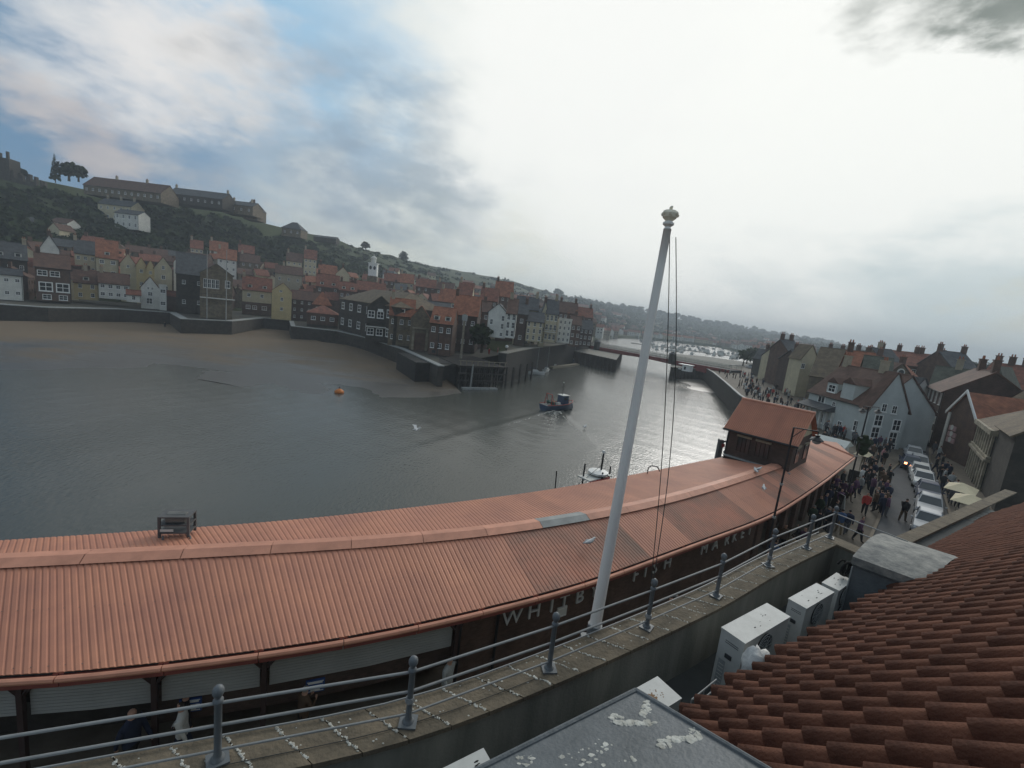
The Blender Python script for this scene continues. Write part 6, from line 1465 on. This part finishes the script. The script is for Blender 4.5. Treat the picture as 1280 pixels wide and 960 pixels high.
person(1047, 667, 5.0, 'blue', 'tan', 'walk', 2.7, 'person in a blue grey jacket beside the balustrade corner post', GR)
person(1071, 677, 5.0, 'purple', 'black', 'walk', .5, 'person nearest the parapet with dark purple coat walking alone', GR)
person(1127, 652, 5.0, 'black', 'brown', 'walk2', 1.9, 'person in black standing alone in the middle of the road', GR, sc=1.05)
person(1074, 607, 5.0, 'white', 'tan', 'walk', .3, 'person in a white top near the end of the market', GR)
person(1101, 578, 5.0, 'pink', 'navy', 'stand', .5, 'person in a pink jacket by the kerb near the pub', GR)
person(1073, 618, 5.0, 'pale', 'navy', 'stand', 1.5, 'person in a pale jacket beside the pushchair group', GR)
cr_ = random.Random(9)
spots = [(1060, 627), (1066, 622), (1077, 598), (1079, 606), (1081, 612), (1084, 604), (1087, 612), (1088, 620), (1090, 600), (1086, 590), (1091, 592), (1094, 584), (1097, 573), (1089, 574), (1084, 578), (1078, 580), (1105, 572), (1104, 581), (1100, 607), (1098, 602), (1108, 602), (1109, 608), (1102, 612), (1096, 620), (1099, 627), (1104, 624), (1107, 630), (1093, 634), (1097, 640), (1101, 644), (1106, 646), (1091, 640), (1105, 637), (1036, 626), (1042, 620), (1045, 630), (1033, 634), (1050, 612), (1052, 624), (1047, 636), (1021, 650), (1027, 646), (1012, 660), (1030, 664), (1035, 668), (1019, 670), (1040, 655), (1085, 565), (1092, 562), (1098, 560), (1080, 567), (1104, 562), (1110, 566)]
grp = 'dark clad people crowding the quayside street'
for i, (px, py) in enumerate(spots):
    person(px, py, 5.0, cr_.choice(('black', 'navy', 'grey', 'black', 'brown', 'green', 'black', 'purple')), cr_.choice(('black', 'navy', 'brown', 'grey')), cr_.choice(('stand', 'walk', 'walk2', 'bag', 'phone')), cr_.uniform(0, 6.3),
           'person in dark clothes in the crowd between the market and the road', grp, cr_.choice(('hair_dark', 'hair_dark', 'hair_grey')), cr_.uniform(.92, 1.06))
grp = 'people on the pavement by the shops'
for i, (px, py) in enumerate([(1173, 600), (1178, 606), (1186, 612), (1180, 596), (1168, 590), (1176, 586), (1184, 600), (1192, 622), (1187, 630), (1195, 634), (1180, 622), (1176, 614), (1201, 628), (1172, 574), (1166, 568)]):
    person(px, py, 5.0, cr_.choice(('black', 'grey', 'navy', 'pale')), cr_.choice(('black', 'navy', 'grey')), cr_.choice(('stand', 'walk', 'bag', 'phone')), cr_.uniform(0, 6.3), 'person on the narrow pavement between the parked cars and the shops', grp)
grp = 'people on the far quay beyond the market'
ey = [q[1] for q in edge_w[7:14]]; ex_ = [q[0] for q in edge_w[7:14]]
for i in range(150):
    yy = cr_.uniform(56, 150) if i % 3 else cr_.uniform(70, 110); xx = float(np.interp(yy, ey, ex_)) + cr_.uniform(1, 13)
    w_ = (Vector((xx, yy, 5)) - CAM); px, py = 640 + F_PX * w_.dot(_r) / w_.dot(_f), 480 + F_PX * w_.dot(_d) / w_.dot(_f)
    person(px, py, 5.0, cr_.choice(('black', 'white', 'grey', 'navy', 'black', 'black', 'grey', 'brown', 'navy', 'red', 'pale')), 'black', cr_.choice(('stand', 'walk')), cr_.uniform(0, 6.3), 'distant person in the busy crowd on the quay beyond the market', grp)
# under the market eave
person(228, 953, 5.0, 'white', 'navy', 'walk', -1.3, 'person in a white jacket and dark trousers walking under the market eave', 'people by the market wall', 'hair_dark')
person(166, 968, 5.0, 'navy', 'black', 'walk2', 1.4, 'bald person in a dark jacket by the open market bay', 'people by the market wall', 'skin', 1.05)
person(232, 938, 5.0, 'black', 'black', 'stand', 2.4, 'person in black behind the one in the white jacket', 'people by the market wall', 'hair_dark')
person(378, 925, 5.0, 'brown', 'black', 'phone', 2.6, 'person with grey hair sitting low beyond the parapet', 'people by the market wall', 'hair_grey', .95)
person(556, 884, 5.0, 'pale', 'tan', 'walk', 1.0, 'person in a pale top bending past the brick wall', 'people by the market wall', 'hair_dark')
person(836, 792, 5.0, 'pale', 'navy', 'bag', 2.2, 'person in grey with pink face behind the balustrade', 'people by the market wall', 'hair_grey')
person(829, 795, 5.0, 'purple', 'black', 'walk', .4, 'person in purple looking down behind the balustrade post', 'people by the market wall', 'hair_dark')
person(760, 830, 5.0, 'black', 'black', 'stand', 1.0, 'person in black just right of the flagpole foot', 'people by the market wall', 'hair_dark')
person(892, 765, 5.0, 'navy', 'black', 'stand', 1.0, 'person with pink face left of the sixth balustrade post', 'people by the market wall', 'skin')
for k, (px, py) in enumerate(((940, 740), (950, 728), (962, 712), (985, 705), (992, 690), (1000, 694), (975, 690))):
    person(px, py, 5.0, ('red', 'black', 'blue', 'tan', 'black', 'purple', 'brown')[k], 'black', ('stand', 'walk', 'bag')[k % 3], k, 'person in a ' + ('dark red', 'black', 'blue', 'tan', 'long black', 'plum', 'brown')[k] + ' coat under the market eave near the lamp', 'people under the eave near the lamp')
person(611, 443, 4.9, 'red', 'red', 'stand', 0, 'person in red overalls standing on the left of the timber jetty', 'two red figures on the jetty'); person(622, 441, 4.9, 'pink', 'red', 'stand', 1, 'person in red overalls standing nearer the mooring piles', 'two red figures on the jetty')
for k, (px, py) in enumerate(((300, 416), (206, 410))): person(px, py, .8, 'black', 'black', 'walk', 1, 'lone tiny walker on the sands ' + ('below the cream gable' if k == 0 else 'below the white gabled house'))
# ------------------------------------------------------------ cars
mat('rubber', (.012, .012, .012), .8); mat('glass_car', (.03, .04, .045), .08, .1, spec=.8); mat('lamp_red', (.35, .02, .02), .3); mat('chrome', (.5, .5, .5), .25, metal=.9)
PAINT = {'white': (.62, .62, .60), 'silver': (.40, .41, .42), 'black': (.012, .012, .014), 'blue': (.03, .05, .10), 'grey': (.13, .14, .15), 'cream': (.5, .48, .40)}
for k_, v_ in PAINT.items(): mat('paint_' + k_, v_, .3, .04, 2, coat=.6)
def car(loc, rz, paint, label, group=None, van=False, Lc=4.2, brake=False):
    r = empty('parked_car', loc, rz, label, 'van' if van else 'car', group); W = .86; h = 1.9 if van else 1.45
    st = [(-Lc / 2, .55, .80), (-Lc / 2 + .12, .30, .92), (-Lc * .36, .24, .96), (-.6, .22, .98), (.7, .22, .96), (Lc * .30, .24, .90), (Lc / 2 - .15, .30, .76), (Lc / 2, .42, .62)]
    b = MB()
    for x, z0, z1 in st:
        k = .86 if abs(x) > Lc / 2 - .01 else 1
        for y, z in ((-W * .92 * k, z0), (-W * k, z0 + .18), (-W * .99 * k, (z0 + z1) / 2 + .08), (-W * .9 * k, z1), (W * .9 * k, z1), (W * .99 * k, (z0 + z1) / 2 + .08), (W * k, z0 + .18), (W * .92 * k, z0)): b.v.append((x, y, z))
    for i in range(len(st) - 1):
        for k in range(8): a = i * 8; b.face((a + k, a + (k + 1) % 8, a + 8 + (k + 1) % 8, a + 8 + k))
    b.face(list(range(7, -1, -1))); n = (len(st) - 1) * 8; b.face([n + k for k in range(8)]); b.build('body', M['paint_' + paint], r)
    xr, xf = (-Lc / 2 + .15, Lc * .18) if van else (-Lc * .42, Lc * .17); rr_, rf = (-Lc / 2 + .3, Lc * .06) if van else (-Lc * .28, .12)
    b = MB(); b.hexa([(xr, -W * .88, .9), (xf + .15, -W * .86, .9), (xf + .15, W * .86, .9), (xr, W * .88, .9)], [(rr_, -W * .70, h), (rf, -W * .70, h), (rf, W * .70, h), (rr_, W * .70, h)]); b.build('glasshouse', M['glass_car'] if not van else M['paint_' + paint], r)
    b = MB(); b.hexa([(rr_ - .05, -W * .73, h - .01), (rf + .07, -W * .73, h - .01), (rf + .07, W * .73, h - .01), (rr_ - .05, W * .73, h - .01)], [(rr_ + .05, -W * .66, h + .05), (rf - .03, -W * .66, h + .05), (rf - .03, W * .66, h + .05), (rr_ + .05, W * .66, h + .05)]); b.build('roof', M['paint_' + paint], r)
    for s in (-1, 1):
        for t in (0, 1, 2):     # pillars
            xb = xr + (xf + .15 - xr) * (0, .52, 1)[t]; xt = rr_ + (rf - rr_) * (0, .52, 1)[t]; MB().bar((xb, s * W * .885, .9), (xt, s * W * .71, h), .035, 4).build('pillar', M['paint_' + paint], r)
        for x in (-Lc * .31, Lc * .31):
            w = MB(); w.lathe([(.31, -.1), (.33, -.07), (.33, .07), (.31, .1)], (0, 0, 0), 14); w = w.build('wheel', M['rubber'], r); w.rotation_euler = (PI / 2, 0, 0); w.location = (x, s * (W - .08), .33)
            MB().lathe([(.19, 0), (.17, .115)] if s < 0 else [(.17, -.115), (.19, 0)], (0, 0, 0), 10).build('rim', M['chrome'], w)
        MB().box(Lc / 2 - .2, Lc / 2 - .02, s * W * .52 - .16, s * W * .52 + .16, .60, .73).build('headlight', M['chrome'], r); MB().box(-Lc / 2 - .012, -Lc / 2 + .12, s * W * .66 - .12, s * W * .66 + .12, .66, .86).build('tail_light', M['brake_lit'] if brake and s > 0 else M['lamp_red'], r)
        MB().lump((xf - .05, s * (W + .1), .98), .1, 0, 3, (.7, 1, .7)).build('mirror', M['paint_' + paint], r)
    if van: MB().hexa([(Lc * .06, -W * .62, 1.84), (Lc * .06 + .03, -W * .62, 1.86), (Lc * .06 + .03, W * .62, 1.86), (Lc * .06, W * .62, 1.84)], [(xf + .16, -W * .8, 1.0), (xf + .19, -W * .8, 1.0), (xf + .19, W * .8, 1.0), (xf + .16, W * .8, 1.0)]).build('windscreen', M['glass_car'], r)
    MB().box(Lc / 2 - .08, Lc / 2 + .01, -W * .35, W * .35, .42, .54).build('bumper_grille', M['rubber'], r); MB().box(Lc / 2 + .0, Lc / 2 + .02, -.26, .26, .34, .44).build('number_plate', M['white_wall'], r)
    return r
m = bpy.data.materials.new('brake_lit'); m.use_nodes = True; m.node_tree.nodes['Principled BSDF'].inputs['Emission Color'].default_value = (1, .35, .12, 1); m.node_tree.nodes['Principled BSDF'].inputs['Emission Strength'].default_value = 6; M['brake_lit'] = m
CG = 'cars parked in a line along the street'
cars = [((1157, 664), 'silver', 'silver hatchback at the near end of the parked line'), ((1159, 641), 'silver', 'second silver car from the near end of the parked line'), ((1158, 623), 'blue', 'dark blue car third from the near end of the line'),
        ((1151.5, 607), 'white', 'white car with a bright bonnet in the middle of the line'), ((1148, 597), 'white', 'smaller white car just beyond the middle of the line'), ((1147, 585), 'silver', 'silver car with white roof near the far end of the line'), ((1140.5, 573), 'silver', 'last pale car of the line at the lane corner')]
pp_ = [G(x, y, 5.01) for (x, y), _, _ in cars]
for i, ((c, pt, lb), p) in enumerate(zip(cars, pp_)):
    a = pp_[max(0, i - 1)]; q = pp_[min(len(pp_) - 1, i + 1)]; t = q - a
    car(tuple(p), math.atan2(-t.y, -t.x), pt, lb, CG, Lc=4.1)
p = G(1136, 584, 5.01); car(tuple(p), math.atan2(pp_[6].y - pp_[5].y, pp_[6].x - pp_[5].x), 'blue', 'dark car moving up the street with a lit tail light', brake=True)
p = G(1158, 556, 5.01); car(tuple(p), 3.6, 'black', 'dark car parked by the brick shops beyond the line')
for k, (px, py, pt, v, lb) in enumerate(((432, 408, 'white', True, 'white van parked on the lane by the framed quayside hall'), (442, 409, 'silver', False, 'silver car beside the white van on the far lane'), (466, 417, 'black', False, 'black car left of the hall doors on the far quay'), (477, 420, 'blue', False, 'dark blue car right of the black car on the far quay'), (556, 430, 'silver', False, 'silver car parked near the landward end of the timber jetty'), (500, 424, 'grey', False, 'grey car in front of the orange roofed wing'))):
    p = G(px, py, 4.86); car((p.x, p.y, 4.86), -.9 + .3 * k, pt, lb, van=v)
# tiny cars and vans beyond the bridge
cm = MB(); cm.box(-2.1, 2.1, -.85, .85, .3, .95); cm.hexa([(-1.5, -.8, .95), (1.1, -.8, .95), (1.1, .8, .95), (-1.5, .8, .95)], [(-1.2, -.65, 1.5), (.5, -.65, 1.5), (.5, .65, 1.5), (-1.2, .65, 1.5)], 1)
cms = {k: cm.mesh('car', [M['paint_' + k], M['glass_car']]) for k in ('white', 'silver', 'blue', 'grey')}
for i in range(40):
    px = cr_.uniform(905, 975) if i < 26 else cr_.uniform(745, 800); az = AZ(px, 430)
    if i < 26: d = 205 + (px - 905) * .3 + cr_.uniform(-5, 14); z = 5.05
    else: d = 665 + cr_.uniform(0, 10); z = terr(d * math.sin(az), d * math.cos(az))
    x, y = d * math.sin(az), d * math.cos(az)
    if i < 26: x += 12
    tag(link('parked_car', cms[cr_.choice(('white', 'silver', 'blue', 'grey', 'white'))], None, (x, y, z), cr_.uniform(0, 3)), 'tiny parked car on the ' + ('right bank beside the bridge' if i < 26 else 'far bank beyond the left bridge end'), 'car', 'cars on the right bank' if i < 26 else 'cars on the far bank')
# ------------------------------------------------------------ lamps
def street_lamp(p, zt, arms, label, h_arm=1.0, r=.07, aim=0):
    r_ = empty('street_lamp', (p.x, p.y, 5), aim, label, 'street lamp'); H = zt - 5
    MB().lathe([(r * 2.2, 0), (r * 2.2, .3), (r * 1.4, .5), (r * 1.3, 1.2), (r, 1.3), (r * .8, H)], (0, 0, 0), 10).build('post', M['black_metal'], r_)
    for z in (H * .46, H * .66): MB().lathe([(r * 1.5, 0), (r * 1.5, .1)], (0, 0, z), 8).build('collar', M['trim_grey'], r_)
    for s in arms:
        MB().bar((0, 0, H - .02), (s * h_arm, 0, H - .02), .032, 6).build('arm', M['black_metal'], r_); MB().bar((0, 0, H - .5), (s * h_arm * .4, 0, H - .05), .02, 5).build('brace', M['black_metal'], r_)
        l = empty('lantern', (s * h_arm, 0, H)); l.parent = r_
        MB().lathe([(.025, 0), (.025, -.18), (.12, -.2), (.09, -.28), (.28, -.42), (.3, -.46)], (0, 0, 0), 10).build('lamp_shade', M['black_metal'], l); MB().lathe([(.2, -.46), (.17, -.58), (.05, -.64)], (0, 0, 0), 10).build('lamp_glass', M['ac_grey'], l)
    return r_
pl_ = Y(965, 658, 21.0); z_top = z_at(pl_, 534)
street_lamp(pl_, z_top, (1,), 'tall black street lamp with one arm rising in front of the market roof', 1.05, .055, aim=-.25)
pl_ = G(1058, 622, 5); street_lamp(pl_, z_at(pl_, 508), (1, -.5), 'black street lamp with hanging baskets at the far end of the market', 1.2, .07, aim=.3)
hb = bpy.data.objects['street_lamp.001']
for z, s in ((5.0, .5), (4.4, .45)): q = MB(); q.lump((0, 0, 0), s, 0, 4, (1, 1, 1.2), 8, 6); q.build('flower_basket', M['leaf_dark'], hb, loc=(.35, 0, z))
for k, (px, py0, py1, y) in enumerate(((548, 424, 403, 108), (632, 446, 433, 112), (578, 428, 392, 108))):
    p = Y(px, py0, y); q = Y(px, py1, y); r_ = empty('quay_post', (p.x, p.y, 4.8), 0, ('dark lamp post with angled head on the far quay', 'short post with a white globe lamp by the jetty', 'tall pale post with a box near the warehouse')[k], 'post')
    h = q.z - 4.8; MB().tube([(0, 0, 0), (0, 0, h)], [.14, .09] if k != 2 else [.32, .28], 6).build('pole', M['black_metal' if k < 2 else 'wood_pale'], r_)
    if k == 0: MB().bar((0, 0, h), (-1.6, 0, h + 1.0), .07, 5).build('arm', M['black_metal'], r_); MB().box(-1.3, -.4, -.15, .15, .6, 1.3).build('box', M['black_metal'], r_)
    if k == 1: MB().lathe([(.1, -.4), (.4, -.15), (.42, .1), (.2, .38)], (0, 0, h), 10).build('globe', M['white_paint'], r_, smooth=True)
    if k == 2: MB().box(-.6, .6, -.4, .4, h - 1.6, h - .2).build('box', M['trim_grey'], r_)
# ------------------------------------------------------------ parasols, A boards, stalls
def parasol(px, py, z, w, label):
    p = G(px, py, z); r_ = empty('parasol', (p.x, p.y, 5), .7, label, 'parasol'); h = z - 5
    MB().hexa([(-w, -w * .62, h), (w, -w * .62, h), (w, w * .62, h), (-w, w * .62, h)], [(-.05, -.05, h + .5), (.05, -.05, h + .5), (.05, .05, h + .5), (-.05, .05, h + .5)]).build('canopy', M['cream'], r_); MB().bar((0, 0, 0), (0, 0, h), .035, 6).build('pole', M['wood_pale'], r_)
parasol(1202, 611, 7.3, 1.5, 'square cream parasol nearer the pilastered building'); parasol(1212, 626, 7.3, 1.5, 'square cream parasol partly behind the stone coping'); parasol(1079, 568, 7.3, 1.0, 'small white parasol between the pub and the market end')
for k, (px, py) in enumerate(((1219, 603), (1046, 636), (1066, 604))):
    p = G(px, py, 5); r_ = empty('sign_board', (p.x, p.y, 5), .6 + k, ('pale board leaning against the pilastered building', 'small white topped stall by the market wall', 'white menu stand by the street lamp')[k], 'board')
    MB().hexa([(-.5, -.25, 0), (.5, -.25, 0), (.5, -.2, 0), (-.5, -.2, 0)], [(-.5, -.03, 1.3), (.5, -.03, 1.3), (.5, .01, 1.3), (-.5, .01, 1.3)]).build('panel', M['ac_grey' if k == 0 else 'white_wall'], r_); MB().hexa([(-.5, .2, 0), (.5, .2, 0), (.5, .25, 0), (-.5, .25, 0)], [(-.5, .02, 1.3), (.5, .02, 1.3), (.5, .05, 1.3), (-.5, .05, 1.3)]).build('back_panel', M['wood_dark'], r_)
# ------------------------------------------------------------ fishing boats
def fishing_boat(loc, rz, label, sc=1.0, hm='hull_blue'):
    r = empty('fishing_boat', loc, rz, label, 'fishing boat'); r.scale = (sc,) * 3
    b = MB(); hull(b, 9.5, 3.6, 1.5, tr=.85); b.build('hull', [M[hm], M['deck_grey']], r)
    b = MB(); hull(b, 9.6, 3.7, .001, tr=.85, dr=0); 
    q = MB()
    for s in (-1, 1):
        pts_ = [(-4.7, s * 1.45, 1.62), (-1, s * 1.8, 1.66), (1.5, s * 1.72, 1.75), (3.6, s * 1.0, 2.0), (4.75, s * .05, 2.25)]; q.tube(pts_, .09, 5)
    q.build('gunwale', M['red_paint'], r)
    w = MB().hexa([(.4, -1.0, 1.5), (2.6, -.85, 1.5), (2.6, .85, 1.5), (.4, 1.0, 1.5)], [(.5, -.95, 3.6), (2.3, -.8, 3.6), (2.3, .8, 3.6), (.5, .95, 3.6)]).build('wheelhouse', M['hull_blue' if sc == .8 and rz < .7 else 'white_paint'], r)
    for k in range(3): MB().box(2.36, 2.47, -.62 + k * .44, -.26 + k * .44, 2.8, 3.3).build('window', M['glass_dark'], w)
    for s in (-1, 1): MB().box(.8, 1.9, s * .93 - .03, s * .93 + .03, 2.7, 3.2).build('window', M['glass_dark'], w)
    MB().box(.3, 2.5, -1.05, 1.05, 3.603, 3.72).build('wheelhouse_roof', M['orange_paint' if False else 'white_wall'], r)
    MB().bar((.9, 0, 3.7), (.9, 0, 6.6), .07, 6).build('mast', M['black_metal'], r); MB().bar((.9, -.7, 5.2), (.9, .7, 5.2), .04, 5).build('crosstree', M['black_metal'], r); MB().lump((.9, 0, 6.7), .14, 0, 2).build('masthead_light', M['white_paint'], r)
    g = MB()
    for s in (-1, 1): g.bar((-3.4, s * 1.2, 1.5), (-3.2, s * .95, 4.0), .09, 5); g.bar((-2.2, s * 1.2, 1.5), (-3.2, s * .95, 3.9), .07, 5)
    g.bar((-3.2, -1.0, 4.0), (-3.2, 1.0, 4.0), .1, 5); g.build('gantry', M['red_paint'], r); MB().bar((-3.2, 0, 4.0), (.9, 0, 5.8), .02, 4).build('stay', M['black_metal'], r)
    for k, (x, y, m) in enumerate(((-1.2, .6, 'orange_paint'), (-1.9, -.5, 'hull_green'), (-.6, -.7, 'white_wall'), (3.1, .2, 'orange_paint'))): MB().box(x - .35, x + .35, y - .28, y + .28, 1.5, 2.1).build('fish_box', M[m], r)
    d = MB(); d.lathe([(.35, -.7), (.5, -.68), (.3, -.55), (.3, .55), (.5, .68), (.35, .7)], (0, 0, 0), 12); d = d.build('net_drum', M['hull_green'], r); d.rotation_euler = (PI / 2, 0, 0); d.location = (-2.7, 0, 2.0)
    return r
fishing_boat((BOAT.x, BOAT.y, -.1), rad(38), 'small dark blue fishing boat steaming up river leaving a wake', .8)
o_ = [o for o in bpy.data.objects if o.get('label', '').startswith('small dark blue fishing boat')][0]
p = Y(738, 612, 33); rb = fishing_boat((p.x, p.y, -.1), .75, 'larger fishing boat whose masts and red gantry rise behind the market roof', 1.14, 'hull_blue')
ex = MB()
for k, (x, y, h) in enumerate(((-.6, .3, 6.0), (.4, -.5, 5.5), (2.3, .2, 5.4))): ex.bar((x, y, 1.5), (x, y, h), .06, 5)
ex.bar((-3.0, .4, 1.5), (-3.3, .4, 5.9), .05, 4); ex.build('aerial', M['black_metal'], rb)
g = MB()
for x in (-1.3, -.4, .5, 1.4): g.bar((x, -.9, 1.5), (x + (.25 if x < 0 else -.25), -.5, 5.0), .09, 5)
for z in (3.9, 4.5, 5.0): g.bar((-1.2, -.55, z), (1.2, -.55, z), .07, 5)
g.build('gallows', M['red_paint'], rb)
for k in range(5): q = MB(); q.lump((-1.1 + k * .5, -.6, 4.3 + .3 * (k % 2)), .22, 0, k); q.build('hanging_float', M['wood_dark' if k % 2 else 'hull_blue'], rb)
ex = MB(); ex.lathe([(.25, 0), (.25, .08), (.7, .1), (.7, .22), (.2, .3)], (.6, 0, 5.15), 10); ex.bar((.6, 0, 3.7), (.6, 0, 5.2), .1, 5); ex.build('radar', M['white_paint'], rb)
MB().hexa([(-.9, -.5, 5.05), (1.6, -.5, 5.0), (1.6, .5, 5.0), (-.9, .5, 5.05)], [(-.9, -.5, 5.13), (1.6, -.5, 5.08), (1.6, .5, 5.08), (-.9, .5, 5.13)]).build('canopy', M['white_wall'], rb)
wf_ = MB(); rw = random.Random(6)
for i in range(420):
    a = rw.random() ** 1.6 * 18; t = rw.gauss(0, .35 + a * .05) if i % 2 else rw.choice((-1, 1)) * (a * .34 + .5) + rw.gauss(0, .12)
    x, y = BOAT.x - BOAT_HEAD.x * (a + 2) + BOAT_HEAD.y * t, BOAT.y - BOAT_HEAD.y * (a + 2) - BOAT_HEAD.x * t
    z = float(wake_z(np.array([x]), np.array([y]))[0]); wf_.lump((x, y, z + .01), rw.uniform(.04, .13) * (1 - a / 22), 0, i, (1.6, 1, .12), 5, 3)
tag(wf_.build('wake_foam', M['white_wall']), 'thin line of foam trailing behind the fishing boat', 'foam', kind='stuff')
# ------------------------------------------------------------ gulls
mat('gull_white', (.62, .62, .60), .8); mat('gull_grey', (.30, .32, .34), .8)
def gull(loc, rz, label, flying=False, sc=1.0, group='gulls'):
    r = empty('gull', loc, rz, label, 'gull', group); r.scale = (sc,) * 3
    b = MB(); b.tube([(-.24, 0, .19), (-.12, 0, .2), (.02, 0, .21), (.14, 0, .25), (.19, 0, .31), (.235, 0, .335), (.27, 0, .33)], [.012, .055, .085, .07, .042, .042, .02], 9); b.build('body', M['gull_white'], r, smooth=True)
    MB().tube([(.265, 0, .33), (.33, 0, .315)], [.016, .004], 5).build('beak', M['gold'], r)
    if flying:
        for s in (-1, 1): w = MB(); w.hexa([(.06, s * .05, .22), (-.1, s * .05, .22), (-.12, s * .38, .36), (.06, s * .38, .38)] if s > 0 else [(-.1, s * .05, .22), (.06, s * .05, .22), (.06, s * .38, .38), (-.12, s * .38, .36)], [(.06, s * .05, .245), (-.1, s * .05, .235), (-.12, s * .38, .37), (.06, s * .38, .40)] if s > 0 else [(-.1, s * .05, .235), (.06, s * .05, .245), (.06, s * .38, .40), (-.12, s * .38, .37)]); w.poly([(.06, s * .38, .40), (-.12, s * .38, .37), (-.16, s * .72, .32)]); w.build('wing', M['gull_white'], r)
    else:
        for s in (-1, 1): MB().tube([(.08, s * .07, .24), (-.06, s * .085, .22), (-.2, s * .04, .2), (-.33, s * .01, .19)], [.02, .05, .03, .005], 6).build('wing', M['gull_grey'], r); MB().bar((.0, s * .03, .15), (.0, s * .03, 0), .008, 4).build('leg', M['gold'], r)
    return r
def on_front(px, py, z): return G(px, py, z)
for k, (px, py, z, rz, lb) in enumerate(((736, 683, 8.75, .5, 'gull standing on the dark stained sheets left of the flagpole ropes'), (944, 592, 9.12, 1.5, 'first of two gulls together on the market ridge'), (947, 590, 9.12, .3, 'second of two gulls together on the market ridge'), (954, 614, 8.9, 1.2, 'lone gull low on the front slope left of the lamp post'), (843, 268, 0, 0, ''))):
    if lb: p = G(px, py, z); gull(tuple(p), rz, lb, sc=1.0)
p = Y(520, 541, 40); gull(tuple(p), .4, 'gull gliding low over the water in the middle of the harbour', True, 1.5)
p = G(731, 536, 0); gull((p.x, p.y, -.05), 1.0, 'gull floating on the water behind the fishing boat', False, 2.0)
for k, (px, py, y) in enumerate(((648, 449, 104), (655, 452, 104))): p = G(px, py, .3); 
# ------------------------------------------------------------ haze
mh = bpy.data.materials.new('haze'); mh.use_nodes = True; nt = mh.node_tree; nt.nodes.clear(); out = nt.nodes.new('ShaderNodeOutputMaterial'); pv = nt.nodes.new('ShaderNodeVolumePrincipled')
pv.inputs['Color'].default_value = (.78, .87, .95, 1); pv.inputs['Density'].default_value = .00055; pv.inputs['Anisotropy'].default_value = .2; nt.links.new(pv.outputs[0], out.inputs['Volume'])
o = MB().box(-3600, 4600, -400, 3300, -3, 120).build('haze', mh); tag(o, kind='stuff'); o['label'] = 'thin pale blue haze over the harbour'
